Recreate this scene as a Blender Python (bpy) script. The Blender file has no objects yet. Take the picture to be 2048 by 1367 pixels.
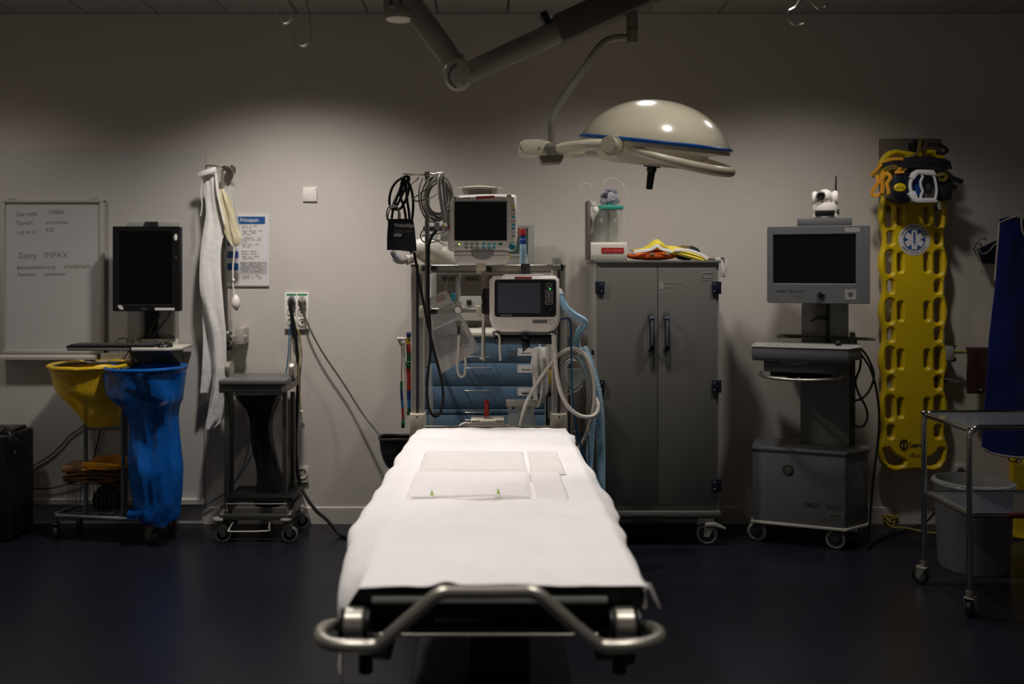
import bpy, bmesh, math, random
from mathutils import Vector, Matrix, noise

C = bpy.context.scene.collection
sc = bpy.context.scene
PI = math.pi
random.seed(7)

# ------------------------------------------------------------------ camera
F, CX, CY, CZ = 1800.0, 975.0, 540.0, 1.51      # focal length in pixels, principal axis, eye height
WALL = 5.37                                      # distance of the back wall
cd = bpy.data.cameras.new('camera')
cd.sensor_width = 36.0
cd.lens = F / 2048 * 36
cd.shift_x = (1024 - CX) / 2048
cd.shift_y = (CY - 683.5) / 2048
cd.clip_start = 0.05
cd.dof.use_dof = True
cd.dof.focus_distance = 4.05
cd.dof.aperture_fstop = 1.7
cam = bpy.data.objects.new('camera', cd)
cam.location = (0, 0, CZ)
cam.rotation_euler = (PI / 2, 0, 0)
C.objects.link(cam)
sc.camera = cam

# ------------------------------------------------------------------ light
w = bpy.data.worlds.new('room_ambient')
w.use_nodes = True
w.node_tree.nodes['Background'].inputs[0].default_value = (1.0, 0.96, 0.92, 1)
w.node_tree.nodes['Background'].inputs[1].default_value = 0.045
sc.world = w

def spot(name, loc, target, watts, half, blend, col=(1.0, 0.96, 0.92), r=0.05):
    l = bpy.data.lights.new(name, 'SPOT')
    l.energy, l.color, l.spot_size, l.spot_blend, l.shadow_soft_size = watts, col, math.radians(half * 2), blend, r
    o = bpy.data.objects.new(name, l)
    o.location = loc
    o.rotation_euler = (Vector(target) - Vector(loc)).to_track_quat('-Z', 'Y').to_euler()
    C.objects.link(o)
    return o

# recessed ceiling downlights: three over the stretcher, a row along the back wall
for _x in (-0.9, 0.9):
    for _y, _w in ((1.4, 64), (2.85, 29)):
        spot('downlight_bed', (_x, _y, 2.99), (_x * 0.12, _y * 0.7 + 1.05, 0.8), _w, 40, 0.8)
spot('downlight_wall', (-1.10, 4.32, 2.99), (-1.10, 4.40, 0), 150, 66, 1.0, r=0.08)
spot('downlight_wall', (0.75, 4.32, 2.99), (0.75, 4.40, 0), 62, 66, 1.0, r=0.08)
spot('downlight_wall', (1.80, 4.32, 2.99), (1.80, 4.40, 0), 58, 66, 1.0, r=0.08)
spot('downlight_wall', (-2.95, 4.32, 2.99), (-2.95, 4.40, 0), 36, 66, 1.0, r=0.08)

vs = sc.view_settings
vs.view_transform, vs.look, vs.exposure, vs.gamma = 'Standard', 'None', 0.0, 1.0
vs.use_curve_mapping = False

# ------------------------------------------------------------------ helpers
def P(px, py, Y):
    return Vector(((px - CX) / F * Y, Y, CZ - (py - CY) / F * Y))
def X(px, Y): return (px - CX) / F * Y
def Z(py, Y): return CZ - (py - CY) / F * Y
def S(n, Y): return n / F * Y

def lin(c):
    c = c / 255.0
    return c / 12.92 if c <= 0.04045 else ((c + 0.055) / 1.055) ** 2.4

MATS = {}
def mat(name, rgb, rough=0.5, metal=0.0, var=0.06, vscale=14, bump=0.0, bscale=180, spec=0.5,
        see=0.0, trans=0.0, emit=0.0, coat=0.0, sss=0.0, voronoi=False):
    """procedural material; rgb in sRGB 0..255, var = brightness variation by noise, see = share let through"""
    m = bpy.data.materials.new(name)
    m.use_nodes = True
    nt = m.node_tree
    N, L = nt.nodes, nt.links
    b = N['Principled BSDF']
    col = [lin(v) for v in rgb] + [1]
    tc = N.new('ShaderNodeTexCoord')
    nz = N.new('ShaderNodeTexNoise')
    nz.inputs['Scale'].default_value = vscale
    nz.inputs['Detail'].default_value = 3
    L.new(tc.outputs['Object'], nz.inputs['Vector'])
    mr = N.new('ShaderNodeMapRange')
    mr.inputs['From Min'].default_value, mr.inputs['From Max'].default_value = 0.3, 0.7
    mr.inputs['To Min'].default_value, mr.inputs['To Max'].default_value = 1 - var, 1 + var
    L.new(nz.outputs['Fac'], mr.inputs['Value'])
    mx = N.new('ShaderNodeVectorMath')
    mx.operation = 'SCALE'
    mx.inputs[0].default_value = col[:3]
    L.new(mr.outputs['Result'], mx.inputs['Scale'])
    L.new(mx.outputs['Vector'], b.inputs['Base Color'])
    b.inputs['Roughness'].default_value = rough
    b.inputs['Metallic'].default_value = metal
    b.inputs['Specular IOR Level'].default_value = spec
    b.inputs['Transmission Weight'].default_value = trans
    b.inputs['Coat Weight'].default_value = coat
    if emit:
        b.inputs['Emission Color'].default_value = col
        b.inputs['Emission Strength'].default_value = emit
    if bump:
        n2 = N.new('ShaderNodeTexNoise')
        n2.inputs['Scale'].default_value = bscale
        n2.inputs['Detail'].default_value = 4
        L.new(tc.outputs['Object'], n2.inputs['Vector'])
        bp = N.new('ShaderNodeBump')
        bp.inputs['Strength'].default_value = bump
        bp.inputs['Distance'].default_value = 0.01
        L.new(n2.outputs['Fac'], bp.inputs['Height'])
        L.new(bp.outputs['Normal'], b.inputs['Normal'])
    if see:
        t = N.new('ShaderNodeBsdfTransparent')
        ms = N.new('ShaderNodeMixShader')
        ms.inputs[0].default_value = see
        L.new(b.outputs[0], ms.inputs[1])
        L.new(t.outputs[0], ms.inputs[2])
        L.new(ms.outputs[0], N['Material Output'].inputs['Surface'])
    MATS[name] = m
    return m

class MB:
    """collects shapes, built as one mesh object"""
    def __init__(s): s.bm = bmesh.new()
    def add(s, verts, faces):
        vs_ = [s.bm.verts.new(v) for v in verts]
        for f in faces:
            try: s.bm.faces.new([vs_[i] for i in f])
            except ValueError: pass
        return s
    def merge(s, b2, M=None):
        b2.verts.ensure_lookup_table()
        for i, v in enumerate(b2.verts): v.index = i
        vs_ = [s.bm.verts.new(M @ v.co if M else v.co) for v in b2.verts]
        for f in b2.faces:
            try: s.bm.faces.new([vs_[v.index] for v in f.verts])
            except ValueError: pass
        b2.free()
        return s
    def box(s, x0, x1, y0, y1, z0, z1, bev=0.0, seg=2, M=None):
        b = bmesh.new()
        bmesh.ops.create_cube(b, size=1)
        for v in b.verts:
            v.co = Vector(((x0 + x1) / 2 + v.co.x * (x1 - x0), (y0 + y1) / 2 + v.co.y * (y1 - y0), (z0 + z1) / 2 + v.co.z * (z1 - z0)))
        if bev:
            bmesh.ops.bevel(b, geom=list(b.edges), offset=min(bev, 0.49 * min(abs(x1 - x0), abs(y1 - y0), abs(z1 - z0))), segments=seg, profile=0.5, affect='EDGES')
        return s.merge(b, M)
    def prism(s, poly, a0, a1, plane='XZ', bev=0.0, seg=2, M=None):
        """polygon extruded along the remaining axis from a0 to a1"""
        def pt(p, a):
            return Vector((p[0], a, p[1])) if plane == 'XZ' else Vector((p[0], p[1], a)) if plane == 'XY' else Vector((a, p[0], p[1]))
        b = bmesh.new()
        n = len(poly)
        va = [b.verts.new(pt(p, a0)) for p in poly]
        vb = [b.verts.new(pt(p, a1)) for p in poly]
        b.faces.new(va)
        b.faces.new(vb[::-1])
        for i in range(n):
            j = (i + 1) % n
            b.faces.new([va[j], va[i], vb[i], vb[j]])
        bmesh.ops.recalc_face_normals(b, faces=list(b.faces))
        if bev:
            ed = [e for e in b.edges if len(e.link_faces) == 2 and (len(e.link_faces[0].verts) == n or len(e.link_faces[1].verts) == n or n <= 8)]
            bmesh.ops.bevel(b, geom=ed, offset=bev, segments=seg, profile=0.5, affect='EDGES', clamp_overlap=True)
        return s.merge(b, M)
    def cyl(s, p0, p1, r, r2=None, n=14, caps=True):
        p0, p1 = Vector(p0), Vector(p1)
        r2 = r if r2 is None else r2
        d = (p1 - p0).normalized()
        a = d.orthogonal().normalized()
        b = d.cross(a)
        vs_, fs = [], []
        for p, rr in ((p0, r), (p1, r2)):
            for i in range(n):
                t = 2 * PI * i / n
                vs_.append(p + a * math.cos(t) * rr + b * math.sin(t) * rr)
        for i in range(n):
            j = (i + 1) % n
            fs.append((i, j, n + j, n + i))
        if caps:
            fs.append(tuple(range(n))[::-1])
            fs.append(tuple(range(n, 2 * n)))
        return s.add(vs_, fs)
    def tube(s, pts, r, n=8, sub=0, closed=False, flat=None, nrm=None, radii=None):
        """round tube along pts (Catmull-Rom smoothed by sub); flat=(w,t): ribbon with its flat side towards nrm"""
        pts = [Vector(p) for p in pts]
        if sub: 
            pts, radii = catmull(pts, sub, closed, radii)
        m = len(pts)
        tan = []
        for i in range(m):
            a = pts[(i - 1) % m] if closed or i > 0 else pts[0]
            b = pts[(i + 1) % m] if closed or i < m - 1 else pts[-1]
            d = b - a
            tan.append(d.normalized() if d.length > 1e-9 else Vector((0, 0, 1)))
        u = tan[0].orthogonal().normalized()
        if nrm is not None: u = Vector(nrm)
        vs_, fs = [], []
        for i in range(m):
            t = tan[i]
            if nrm is not None:
                nn = Vector(nrm) - t * t.dot(Vector(nrm))
                u = nn.normalized() if nn.length > 1e-4 else u
            else:
                u = (u - t * t.dot(u))
                u = u.normalized() if u.length > 1e-6 else t.orthogonal().normalized()
            v = t.cross(u)
            rr = radii[i] if radii else r
            for k in range(n):
                th = 2 * PI * (k + 0.5) / n
                if flat:
                    c_, s_ = math.cos(th), math.sin(th)
                    e = 0.35
                    vs_.append(pts[i] + u * (math.copysign(abs(c_) ** e, c_) * flat[1] / 2) + v * (math.copysign(abs(s_) ** e, s_) * flat[0] / 2))
                else:
                    vs_.append(pts[i] + (u * math.cos(th) + v * math.sin(th)) * rr)
        for i in range(m if closed else m - 1):
            i2 = (i + 1) % m
            for k in range(n):
                k2 = (k + 1) % n
                fs.append((i * n + k, i * n + k2, i2 * n + k2, i2 * n + k))
        if not closed:
            fs.append(tuple(range(n))[::-1])
            fs.append(tuple(range((m - 1) * n, m * n)))
        return s.add(vs_, fs)
    def lathe(s, prof, c=(0, 0, 0), axis='Z', n=24, M=None, a0=0.0, a1=2 * PI, caps=True):
        c = Vector(c)
        full = abs(a1 - a0 - 2 * PI) < 1e-6
        k = n if full else n + 1
        vs_, fs = [], []
        for r, h in prof:
            for i in range(k):
                t = a0 + (a1 - a0) * i / n
                q = (r * math.cos(t), r * math.sin(t), h)
                if axis == 'Y': q = (q[0], q[2], q[1])
                if axis == 'X': q = (q[2], q[0], q[1])
                q = Vector(q)
                vs_.append((M @ q if M else q) + c)
        for j in range(len(prof) - 1):
            for i in range(k if full else k - 1):
                i2 = (i + 1) % k
                fs.append((j * k + i, j * k + i2, (j + 1) * k + i2, (j + 1) * k + i))
        if full and caps and prof[0][0] > 1e-5: fs.append(tuple(range(k))[::-1])
        if full and caps and prof[-1][0] > 1e-5: fs.append(tuple(range((len(prof) - 1) * k, len(prof) * k)))
        return s.add(vs_, fs)
    def ball(s, c, r, sc_=(1, 1, 1), n=16, m=10):
        prof = [(max(1e-6, r * math.sin(PI * i / m)), -r * math.cos(PI * i / m)) for i in range(m + 1)]
        return s.lathe(prof, c, n=n, M=Matrix.Diagonal(sc_))
    def surf(s, f, nu, nv, closed=False):
        """grid surface from f(u, v), u and v in 0..1"""
        vs_ = [f(i / (nu if closed else nu - 1), j / (nv - 1)) for j in range(nv) for i in range(nu)]
        fs = []
        for j in range(nv - 1):
            for i in range(nu if closed else nu - 1):
                i2 = (i + 1) % nu
                fs.append((j * nu + i, j * nu + i2, (j + 1) * nu + i2, (j + 1) * nu + i))
        return s.add(vs_, fs)
    def mesh(s, name, org, smooth=38):
        bm = s.bm
        bmesh.ops.remove_doubles(bm, verts=list(bm.verts), dist=1e-6)
        bmesh.ops.recalc_face_normals(bm, faces=list(bm.faces))
        if org is not None:
            for v in bm.verts: v.co -= org
        lim = math.radians(smooth)
        for f in bm.faces: f.smooth = True
        for e in bm.edges:
            if len(e.link_faces) == 2 and e.calc_face_angle(0) > lim: e.smooth = False
        me = bpy.data.meshes.new(name)
        bm.to_mesh(me)
        bm.free()
        return me

def catmull(pts, sub, closed=False, radii=None):
    out, ro = [], []
    m = len(pts)
    for i in range(m if closed else m - 1):
        g = (lambda k: pts[k % m]) if closed else (lambda k: pts[max(0, min(m - 1, k))])
        p0, p1, p2, p3 = g(i - 1), g(i), g(i + 1), g(i + 2)
        for j in range(sub):
            t = j / sub
            out.append(0.5 * ((2 * p1) + (p2 - p0) * t + (2 * p0 - 5 * p1 + 4 * p2 - p3) * t * t + (3 * p1 - p0 - 3 * p2 + p3) * t ** 3))
            if radii: ro.append(radii[i] + (radii[(i + 1) % m] - radii[i]) * t)
    if not closed:
        out.append(pts[-1])
        if radii: ro.append(radii[-1])
    return out, (ro if radii else None)

ORG = {}
def root_of(o):
    while o.parent is not None: o = o.parent
    return o

def props(o, label=None, cat=None, group=None, kind=None):
    if label: o['label'] = label
    if cat: o['category'] = cat
    if group: o['group'] = group
    if kind: o['kind'] = kind
    return o

def thing(name, label, cat, loc, rotz=0.0, group=None, local=False):
    """an Empty at the thing's base; its parts are given in room coordinates, or in its own when local"""
    o = bpy.data.objects.new(name, None)
    o.empty_display_size = 0.05
    C.objects.link(o)
    o.location = loc
    o.rotation_euler = (0, 0, rotz)
    ORG[o.name] = None if local else Vector(loc)
    return props(o, label, cat, group)

def part(name, mb, m, parent, label=None, kind=None, smooth=38):
    org = ORG[root_of(parent).name]
    me = mb.mesh(name, org, smooth) if isinstance(mb, MB) else mb
    me.materials.append(m)
    o = bpy.data.objects.new(name, me)
    C.objects.link(o)
    o.parent = parent
    return props(o, label, kind=kind)

def single(name, mb, m, label, cat, group=None, kind=None, smooth=38):
    """a thing of one mesh; its origin goes to the middle of its base"""
    cs = [v.co for v in mb.bm.verts]
    org = Vector(((min(c.x for c in cs) + max(c.x for c in cs)) / 2, (min(c.y for c in cs) + max(c.y for c in cs)) / 2, min(c.z for c in cs)))
    me = mb.mesh(name, org, smooth)
    me.materials.append(m)
    o = bpy.data.objects.new(name, me)
    o.location = org
    C.objects.link(o)
    ORG[o.name] = org
    return props(o, label, cat, group, kind)

def struct(name, mb, m, parent=None):
    me = mb.mesh(name, None)
    me.materials.append(m)
    o = bpy.data.objects.new(name, me)
    C.objects.link(o)
    if parent:
        o.parent = parent
    else:
        o['kind'] = 'structure'
        ORG[o.name] = None
    return o

def evaluated(data):
    tmp = bpy.data.objects.new('temporary', data)
    C.objects.link(tmp)
    dg = bpy.context.evaluated_depsgraph_get()
    dg.update()
    me = bpy.data.meshes.new_from_object(tmp.evaluated_get(dg))
    bpy.data.objects.remove(tmp)
    return me

def lettering(s, x0, x1, z0, z1, y, m, parent, name='lettering', roll=0.0, shear=0.0, thick=0.0, M=None):
    """flat lettering that fills the box x0..x1, z0..z1 on a front at depth y"""
    cu = bpy.data.curves.new('letters', 'FONT')
    cu.body = s
    cu.size = 1
    cu.shear = shear
    cu.offset = thick
    cu.resolution_u = 3
    me = evaluated(cu)
    bpy.data.curves.remove(cu)
    xs = [v.co.x for v in me.vertices]
    ys = [v.co.y for v in me.vertices]
    ax, bx, ay, by = min(xs), max(xs), min(ys), max(ys)
    org = ORG[root_of(parent).name]
    mid = Vector(((x0 + x1) / 2, y, (z0 + z1) / 2))
    R = Matrix.Rotation(roll, 4, 'Y')
    for v in me.vertices:
        q = Vector((x0 + (v.co.x - ax) / (bx - ax) * (x1 - x0), y, z0 + (v.co.y - ay) / (by - ay) * (z1 - z0)))
        if roll: q = mid + R @ (q - mid)
        if M: q = M @ q
        v.co = q - org if org else q
    me.materials.clear()
    return part(name, me, m, parent)

def inside(p, ring):
    c = False
    j = len(ring) - 1
    for i in range(len(ring)):
        (xi, yi), (xj, yj) = ring[i], ring[j]
        if (yi > p[1]) != (yj > p[1]) and p[0] < (xj - xi) * (p[1] - yi) / (yj - yi) + xi: c = not c
        j = i
    return c

def inset(ring, d):
    """ring moved to its inner side by d (to the outer side when d < 0)"""
    n = len(ring)
    area = sum(ring[i][0] * ring[(i + 1) % n][1] - ring[(i + 1) % n][0] * ring[i][1] for i in range(n))
    out = []
    for i in range(n):
        a, b, c = (Vector(ring[k % n]) for k in (i - 1, i, i + 1))
        t1, t2 = (b - a), (c - b)
        n1 = Vector((-t1.y, t1.x)).normalized() if t1.length > 1e-9 else Vector((0, 0))
        n2 = Vector((-t2.y, t2.x)).normalized() if t2.length > 1e-9 else n1
        m = n1 + n2
        m = m.normalized() / max(.5, m.normalized().dot(n1)) if m.length > 1e-6 else n1
        if area < 0: m = -m
        out.append((b.x + m.x * d, b.y + m.y * d))
    return out

def plate(outer, holes, y0, y1, bev, name):
    """plate with holes in the XZ plane, chamfered rims; returns an MB"""
    from mathutils.geometry import delaunay_2d_cdt
    def clean(r):
        o = [r[0]]
        for q in r[1:]:
            if (Vector(q) - Vector(o[-1])).length > 1e-5: o.append(q)
        if (Vector(o[0]) - Vector(o[-1])).length < 1e-5: o.pop()
        return o
    rings = [clean(outer)] + [clean(h) for h in holes]
    flat_ = [inset(rings[0], bev)] + [inset(h, -bev) for h in rings[1:]]
    pts, edges, start = [], [], []
    for r in flat_:
        k = len(pts)
        start.append(k)
        pts += [Vector(q) for q in r]
        edges += [(k + i, k + (i + 1) % len(r)) for i in range(len(r))]
    vo, _, fo, *_ = delaunay_2d_cdt(pts, edges, [], 0, 1e-7)
    tris = []
    for f in fo:
        c = (sum(vo[i].x for i in f) / 3, sum(vo[i].y for i in f) / 3)
        if inside(c, flat_[0]) and not any(inside(c, h) for h in flat_[1:]): tris.append(tuple(f))
    mb = MB()
    nv = len(vo)
    vs_ = [(v.x, y0, v.y) for v in vo] + [(v.x, y1, v.y) for v in vo]
    mb.add(vs_, tris + [tuple(i + nv for i in t[::-1]) for t in tris])
    for r, q in zip(rings, flat_):
        n = len(r)
        L_ = [(q, y0), (r, y0 + bev), (r, y1 - bev), (q, y1)]
        v2 = [(p[0], y, p[1]) for rr, y in L_ for p in rr]
        mb.add(v2, [(k * n + i, k * n + (i + 1) % n, (k + 1) * n + (i + 1) % n, (k + 1) * n + i) for k in range(3) for i in range(n)])
    return mb

def rrect(x0, x1, z0, z1, r, n=5):
    """rounded rectangle outline"""
    out = []
    for cx, cz, a in ((x1 - r, z1 - r, 0), (x0 + r, z1 - r, PI / 2), (x0 + r, z0 + r, PI), (x1 - r, z0 + r, 1.5 * PI)):
        for i in range(n + 1):
            t = a + PI / 2 * i / n
            out.append((cx + r * math.cos(t), cz + r * math.sin(t)))
    return out

def pxpoly(pts, Y): return [(X(a, Y), Z(b, Y)) for a, b in pts]
def pxpath(pts, Y): return [P(p[0], p[1], p[2] if len(p) > 2 else Y) for p in pts]

def sack(rows, Y, ratio=0.8, amp=0.012, seed=0.0, n=30, sub=5, depth=None, closed_top=False):
    """limp bag hanging down: rows of (left, right, y) along its outline, wrinkled by noise"""
    vec = [Vector((X(a, Y), X(b, Y), Z(c, Y))) for a, b, c in rows]
    vec, _ = catmull(vec, sub)
    vs_, fs = [], []
    m = len(vec)
    for j, q in enumerate(vec):
        cx, a = (q.x + q.y) / 2, abs(q.y - q.x) / 2
        b = min(a * ratio, depth) if depth else a * ratio
        for i in range(n):
            t = 2 * PI * i / n
            k = noise.noise(Vector((math.cos(t) * 2.2 + seed, math.sin(t) * 2.2, q.z * 5))) * amp
            k += abs(noise.noise(Vector((math.cos(t) * 5 + seed, math.sin(t) * 5, q.z * 2.2)))) * amp * 0.9
            k *= min(1, j / 6)
            vs_.append((cx + math.cos(t) * (a + k * 0.5), Y + math.sin(t) * (b + k), q.z))
    for j in range(m - 1):
        for i in range(n):
            i2 = (i + 1) % n
            fs.append((j * n + i, j * n + i2, (j + 1) * n + i2, (j + 1) * n + i))
    fs.append(tuple(range((m - 1) * n, m * n)))
    if closed_top: fs.append(tuple(range(n))[::-1])
    return MB().add(vs_, fs)

def cloth(rows, Y, amp=0.01, waves=2.0, seed=0.0, nx=14, sub=4, th=0.002, dy=None):
    """hanging cloth: rows of (left, right, y); folds run down it; built with a front and a back"""
    vec = [Vector((X(a, Y), X(b, Y), Z(c, Y))) for a, b, c in rows]
    vec, _ = catmull(vec, sub)
    m = len(vec)
    vs_, fs = [], []
    for side in (0, 1):
        for j, q in enumerate(vec):
            for i in range(nx):
                u = i / (nx - 1)
                o = amp * math.sin(waves * 2 * PI * u + seed + q.z * 2) + amp * noise.noise(Vector((u * 4 + seed, q.z * 6, 1.3)))
                o += dy(u, j / (m - 1)) if dy else 0
                vs_.append((q.x + (q.y - q.x) * u, Y + o + side * th, q.z))
    K = m * nx
    for j in range(m - 1):
        for i in range(nx - 1):
            a = j * nx + i
            fs.append((a, a + 1, a + nx + 1, a + nx))
            fs.append((K + a, K + a + nx, K + a + nx + 1, K + a + 1))
    for j in range(m - 1):
        for i in (0, nx - 1):
            a = j * nx + i
            fs.append((a, a + nx, K + a + nx, K + a))
    for i in range(nx - 1):
        for j in (0, m - 1):
            a = j * nx + i
            fs.append((a, K + a, K + a + 1, a + 1))
    return MB().add(vs_, fs)

def strokes(x0, x1, z0, z1, y, seed=0, words=2, slant=0.0):
    """a row of illegible small print: short upright strokes in word-like runs"""
    rnd = random.Random(seed)
    mb = MB()
    x, h = x0, z1 - z0
    gaps = sorted(rnd.uniform(0.25, 0.8) for _ in range(words - 1))
    while x < x1:
        u = (x - x0) / (x1 - x0)
        wd = h * rnd.uniform(0.25, 0.55)
        if any(abs(u - g) < 0.035 for g in gaps):
            x += h * 0.8
            continue
        e = min(x + wd, x1)
        hh = h * rnd.choice((0.65, 0.65, 0.75, 1.0))
        zz = z0 + slant * (x - x0)
        mb.box(x, e, y - 0.0006, y, zz, zz + hh)
        x += wd + h * 0.22
    return mb

def lump(x0, x1, y0, y1, z, h, seed, nx=20, ny=8, top=None):
    def f(u, v):
        a = 2 * PI * v
        k = noise.noise(Vector((u * 5 + seed, math.cos(a), math.sin(a))))
        e = max(.02, math.sin(PI * min(1, max(0, u * .96 + .02))) ** .35)
        hh = h * (top(u) if top else 1)
        return Vector((x0 + (x1 - x0) * u, (y0 + y1) / 2 + (y1 - y0) / 2 * math.cos(a) * e * (1 + .1 * k), z + hh / 2 + hh / 2 * math.sin(a) * e * (1 + .12 * k)))
    return MB().surf(f, nx, 16)

def caster(parent, x, y, r, m_wheel, m_fork, top, face=0.0, wd=0.022, name='caster', m_hub=None):
    """swivel caster: fork with stem, wheel and hub as its own pieces; face turns it about the upright"""
    R = Matrix.Translation((x, y, 0)) @ Matrix.Rotation(face, 4, 'Z')
    f = MB()
    off = r * 0.45
    f.box(-wd * 0.75, wd * 0.75, -r * 0.5, r * 0.8, r * 2.02, r * 2.18, 0.003, M=R)
    for s in (-1, 1):
        f.prism([(-r * 0.35, r * 2.05), (r * 0.7, r * 2.05), (off + r * 0.25, r * 0.8), (off - r * 0.2, r * 0.8)], s * wd * 0.72 - 0.0015, s * wd * 0.72 + 0.0015, 'YZ', M=R)
    f.cyl(R @ Vector((0, 0, r * 2.1)), R @ Vector((0, 0, top)), r * 0.28, n=10)
    fo = part(name, f, m_fork, parent)
    wm = MB()
    k = r * 0.16
    wm.lathe([(r * 0.74, -wd / 2), (r - k, -wd / 2), (r, -wd / 2 + k), (r, wd / 2 - k), (r - k, wd / 2), (r * 0.74, wd / 2), (r * 0.74, -wd / 2)], (0, 0, 0), 'X', 24, caps=False)
    h = MB()
    h.lathe([(r * 0.12, -wd * 0.62), (r * 0.2, -wd * 0.6), (r * 0.745, -wd * 0.3), (r * 0.745, wd * 0.3), (r * 0.2, wd * 0.6), (r * 0.12, wd * 0.62)], (0, 0, 0), 'X', 18)
    T = R @ Matrix.Translation((0, off, r))
    for b in (wm, h):
        for v in b.bm.verts: v.co = T @ v.co
    part('wheel', wm, m_wheel, fo)
    part('wheel_hub', h, m_hub or m_fork, fo)
    return fo

# ------------------------------------------------------------------ materials
M_wall = mat('wall_paint', (207, 198, 188), 0.75, var=0.025, vscale=3, bump=0.12, bscale=90)
M_panel = mat('wall_panel_laminate', (192, 187, 180), 0.55, var=0.02, vscale=3)
M_ceil = mat('ceiling_panel_paint', (166, 163, 156), 0.8, var=0.04, vscale=4)
M_joint = mat('dark_joint', (60, 56, 50), 0.9)
M_steel = mat('brushed_steel', (190, 184, 172), 0.34, 0.85, var=0.05, vscale=40)
M_dsteel = mat('dull_steel', (128, 126, 120), 0.45, 1.0, var=0.06, vscale=30)
M_chrome = mat('chrome', (205, 205, 205), 0.1, 1.0, var=0.02)
M_alu = mat('anodised_aluminium', (176, 170, 160), 0.5, 0.0, var=0.03)
M_galv = mat('grey_painted_tube', (108, 116, 120), 0.42, 0.5, var=0.05)
M_black = mat('black_plastic', (15, 15, 16), 0.42, var=0.08)
M_bmatt = mat('matt_black', (9, 9, 10), 0.8, var=0.08)
M_brub = mat('black_rubber', (17, 18, 19), 0.5, var=0.08)
M_screen = mat('dark_screen_glass', (7, 7, 8), 0.12, var=0.02, coat=0.5)
M_screen2 = mat('bluish_glass_with_sheen', (82, 86, 100), 0.25, var=0.03, coat=0.3)  # base colour lightened in place of a bright reflection
M_white = mat('white_plastic', (240, 231, 222), 0.42, var=0.02)
M_white2 = mat('off_white_plastic', (206, 199, 186), 0.5, var=0.03)
M_cream = mat('cream_plastic', (216, 206, 184), 0.5, var=0.02)
M_lgrey = mat('light_grey_plastic', (150, 148, 142), 0.5, var=0.03)
M_grey = mat('grey_plastic', (100, 100, 98), 0.5, var=0.04)
M_dgrey = mat('dark_grey_plastic', (52, 52, 52), 0.5, var=0.05)
M_cabinet = mat('cabinet_grey_lacquer', (106, 104, 98), 0.45, var=0.03, vscale=6)
M_navy = mat('navy_plastic', (18, 22, 40), 0.4, var=0.05)
M_cart = mat('cart_grey_lacquer', (100, 100, 100), 0.5, var=0.03)
M_cartdk = mat('cart_side_grey', (104, 100, 92), 0.55, var=0.03)
M_drawer = mat('blue_drawer_lacquer', (90, 116, 140), 0.45, var=0.03)
M_sheet = mat('white_paper_sheet', (247, 241, 239), 0.8, var=0.02, vscale=9, bump=0.3, bscale=38)
M_pad = mat('absorbent_pad_fleece', (240, 233, 230), 0.85, var=0.02, vscale=25, bump=0.18, bscale=70)
M_padgrey = mat('absorbent_pad_folded_layers', (233, 225, 222), 0.85, var=0.02, bump=0.15, bscale=70)
M_green = mat('lime_green_tab', (168, 206, 70), 0.6)
M_matt = mat('black_mattress_vinyl', (8, 8, 10), 0.55, var=0.06)
M_frame = mat('stretcher_grey_frame', (150, 152, 144), 0.5, 0.0, var=0.05)
M_yfilm = mat('yellow_sack_film', (226, 186, 30), 0.4, var=0.08, vscale=9, bump=0.3, bscale=26, see=0.08)
M_bfilm = mat('blue_sack_film', (8, 88, 168), 0.3, var=0.1, vscale=8, bump=0.45, bscale=20, see=0.05)
M_dfilm = mat('black_sack_film', (13, 13, 20), 0.4, var=0.1, vscale=8, bump=0.5, bscale=24)
M_binfilm = mat('dark_grey_bin_film', (46, 44, 41), 0.4, var=0.12, vscale=9, bump=0.5, bscale=30)
M_wfilm = mat('white_sack_film', (214, 208, 202), 0.45, var=0.05, vscale=8, bump=0.4, bscale=30, see=0.22)
M_gown = mat('white_gown_film', (232, 228, 222), 0.55, var=0.03, vscale=8, bump=0.3, bscale=26, see=0.03)
M_clear = mat('clear_plastic', (196, 202, 200), 0.2, var=0.02, see=0.8)
M_film = mat('thin_clear_film', (220, 222, 222), 0.15, var=0.02, see=0.95)
M_clear2 = mat('cloudy_plastic', (206, 206, 198), 0.35, var=0.03, see=0.5)
M_smoke = mat('smoky_bin_plastic', (66, 58, 52), 0.35, var=0.05, see=0.15)
M_paper = mat('white_paper', (222, 216, 214), 0.7, var=0.015)
M_paperg = mat('grey_print_area', (182, 177, 175), 0.75, var=0.08, vscale=120)
M_ink = mat('black_ink', (48, 46, 46), 0.7, var=0.02)
M_gink = mat('grey_ink', (132, 128, 126), 0.7, var=0.02)
M_bink = mat('blue_print', (22, 82, 142), 0.6, var=0.03)
M_bink2 = mat('pale_blue_print', (66, 92, 150), 0.6, var=0.03)
M_rink = mat('red_marker', (140, 106, 102), 0.7, var=0.02)
M_mink = mat('brown_marker', (124, 104, 100), 0.7, var=0.02)
M_board = mat('whiteboard_enamel', (188, 188, 184), 0.32, var=0.02, vscale=3)
M_red = mat('red_label', (168, 30, 26), 0.5, var=0.04)
M_redl = mat('pale_red_print', (214, 120, 110), 0.6)
M_knob = mat('red_lever', (170, 14, 16), 0.25, var=0.03)
M_greenp = mat('green_label', (20, 150, 96), 0.5, var=0.03)
M_teal = mat('teal_key', (10, 130, 132), 0.45, var=0.03)
M_cyan = mat('cyan_key', (70, 180, 205), 0.45, var=0.03)
M_key = mat('grey_key', (150, 154, 146), 0.5, var=0.03)
M_yel = mat('yellow_key', (226, 190, 10), 0.5, var=0.03)
M_led = mat('yellow_green_led', (200, 255, 60), 0.4, emit=2.2)
M_led2 = mat('green_led', (40, 255, 120), 0.4, emit=1.4)
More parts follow.
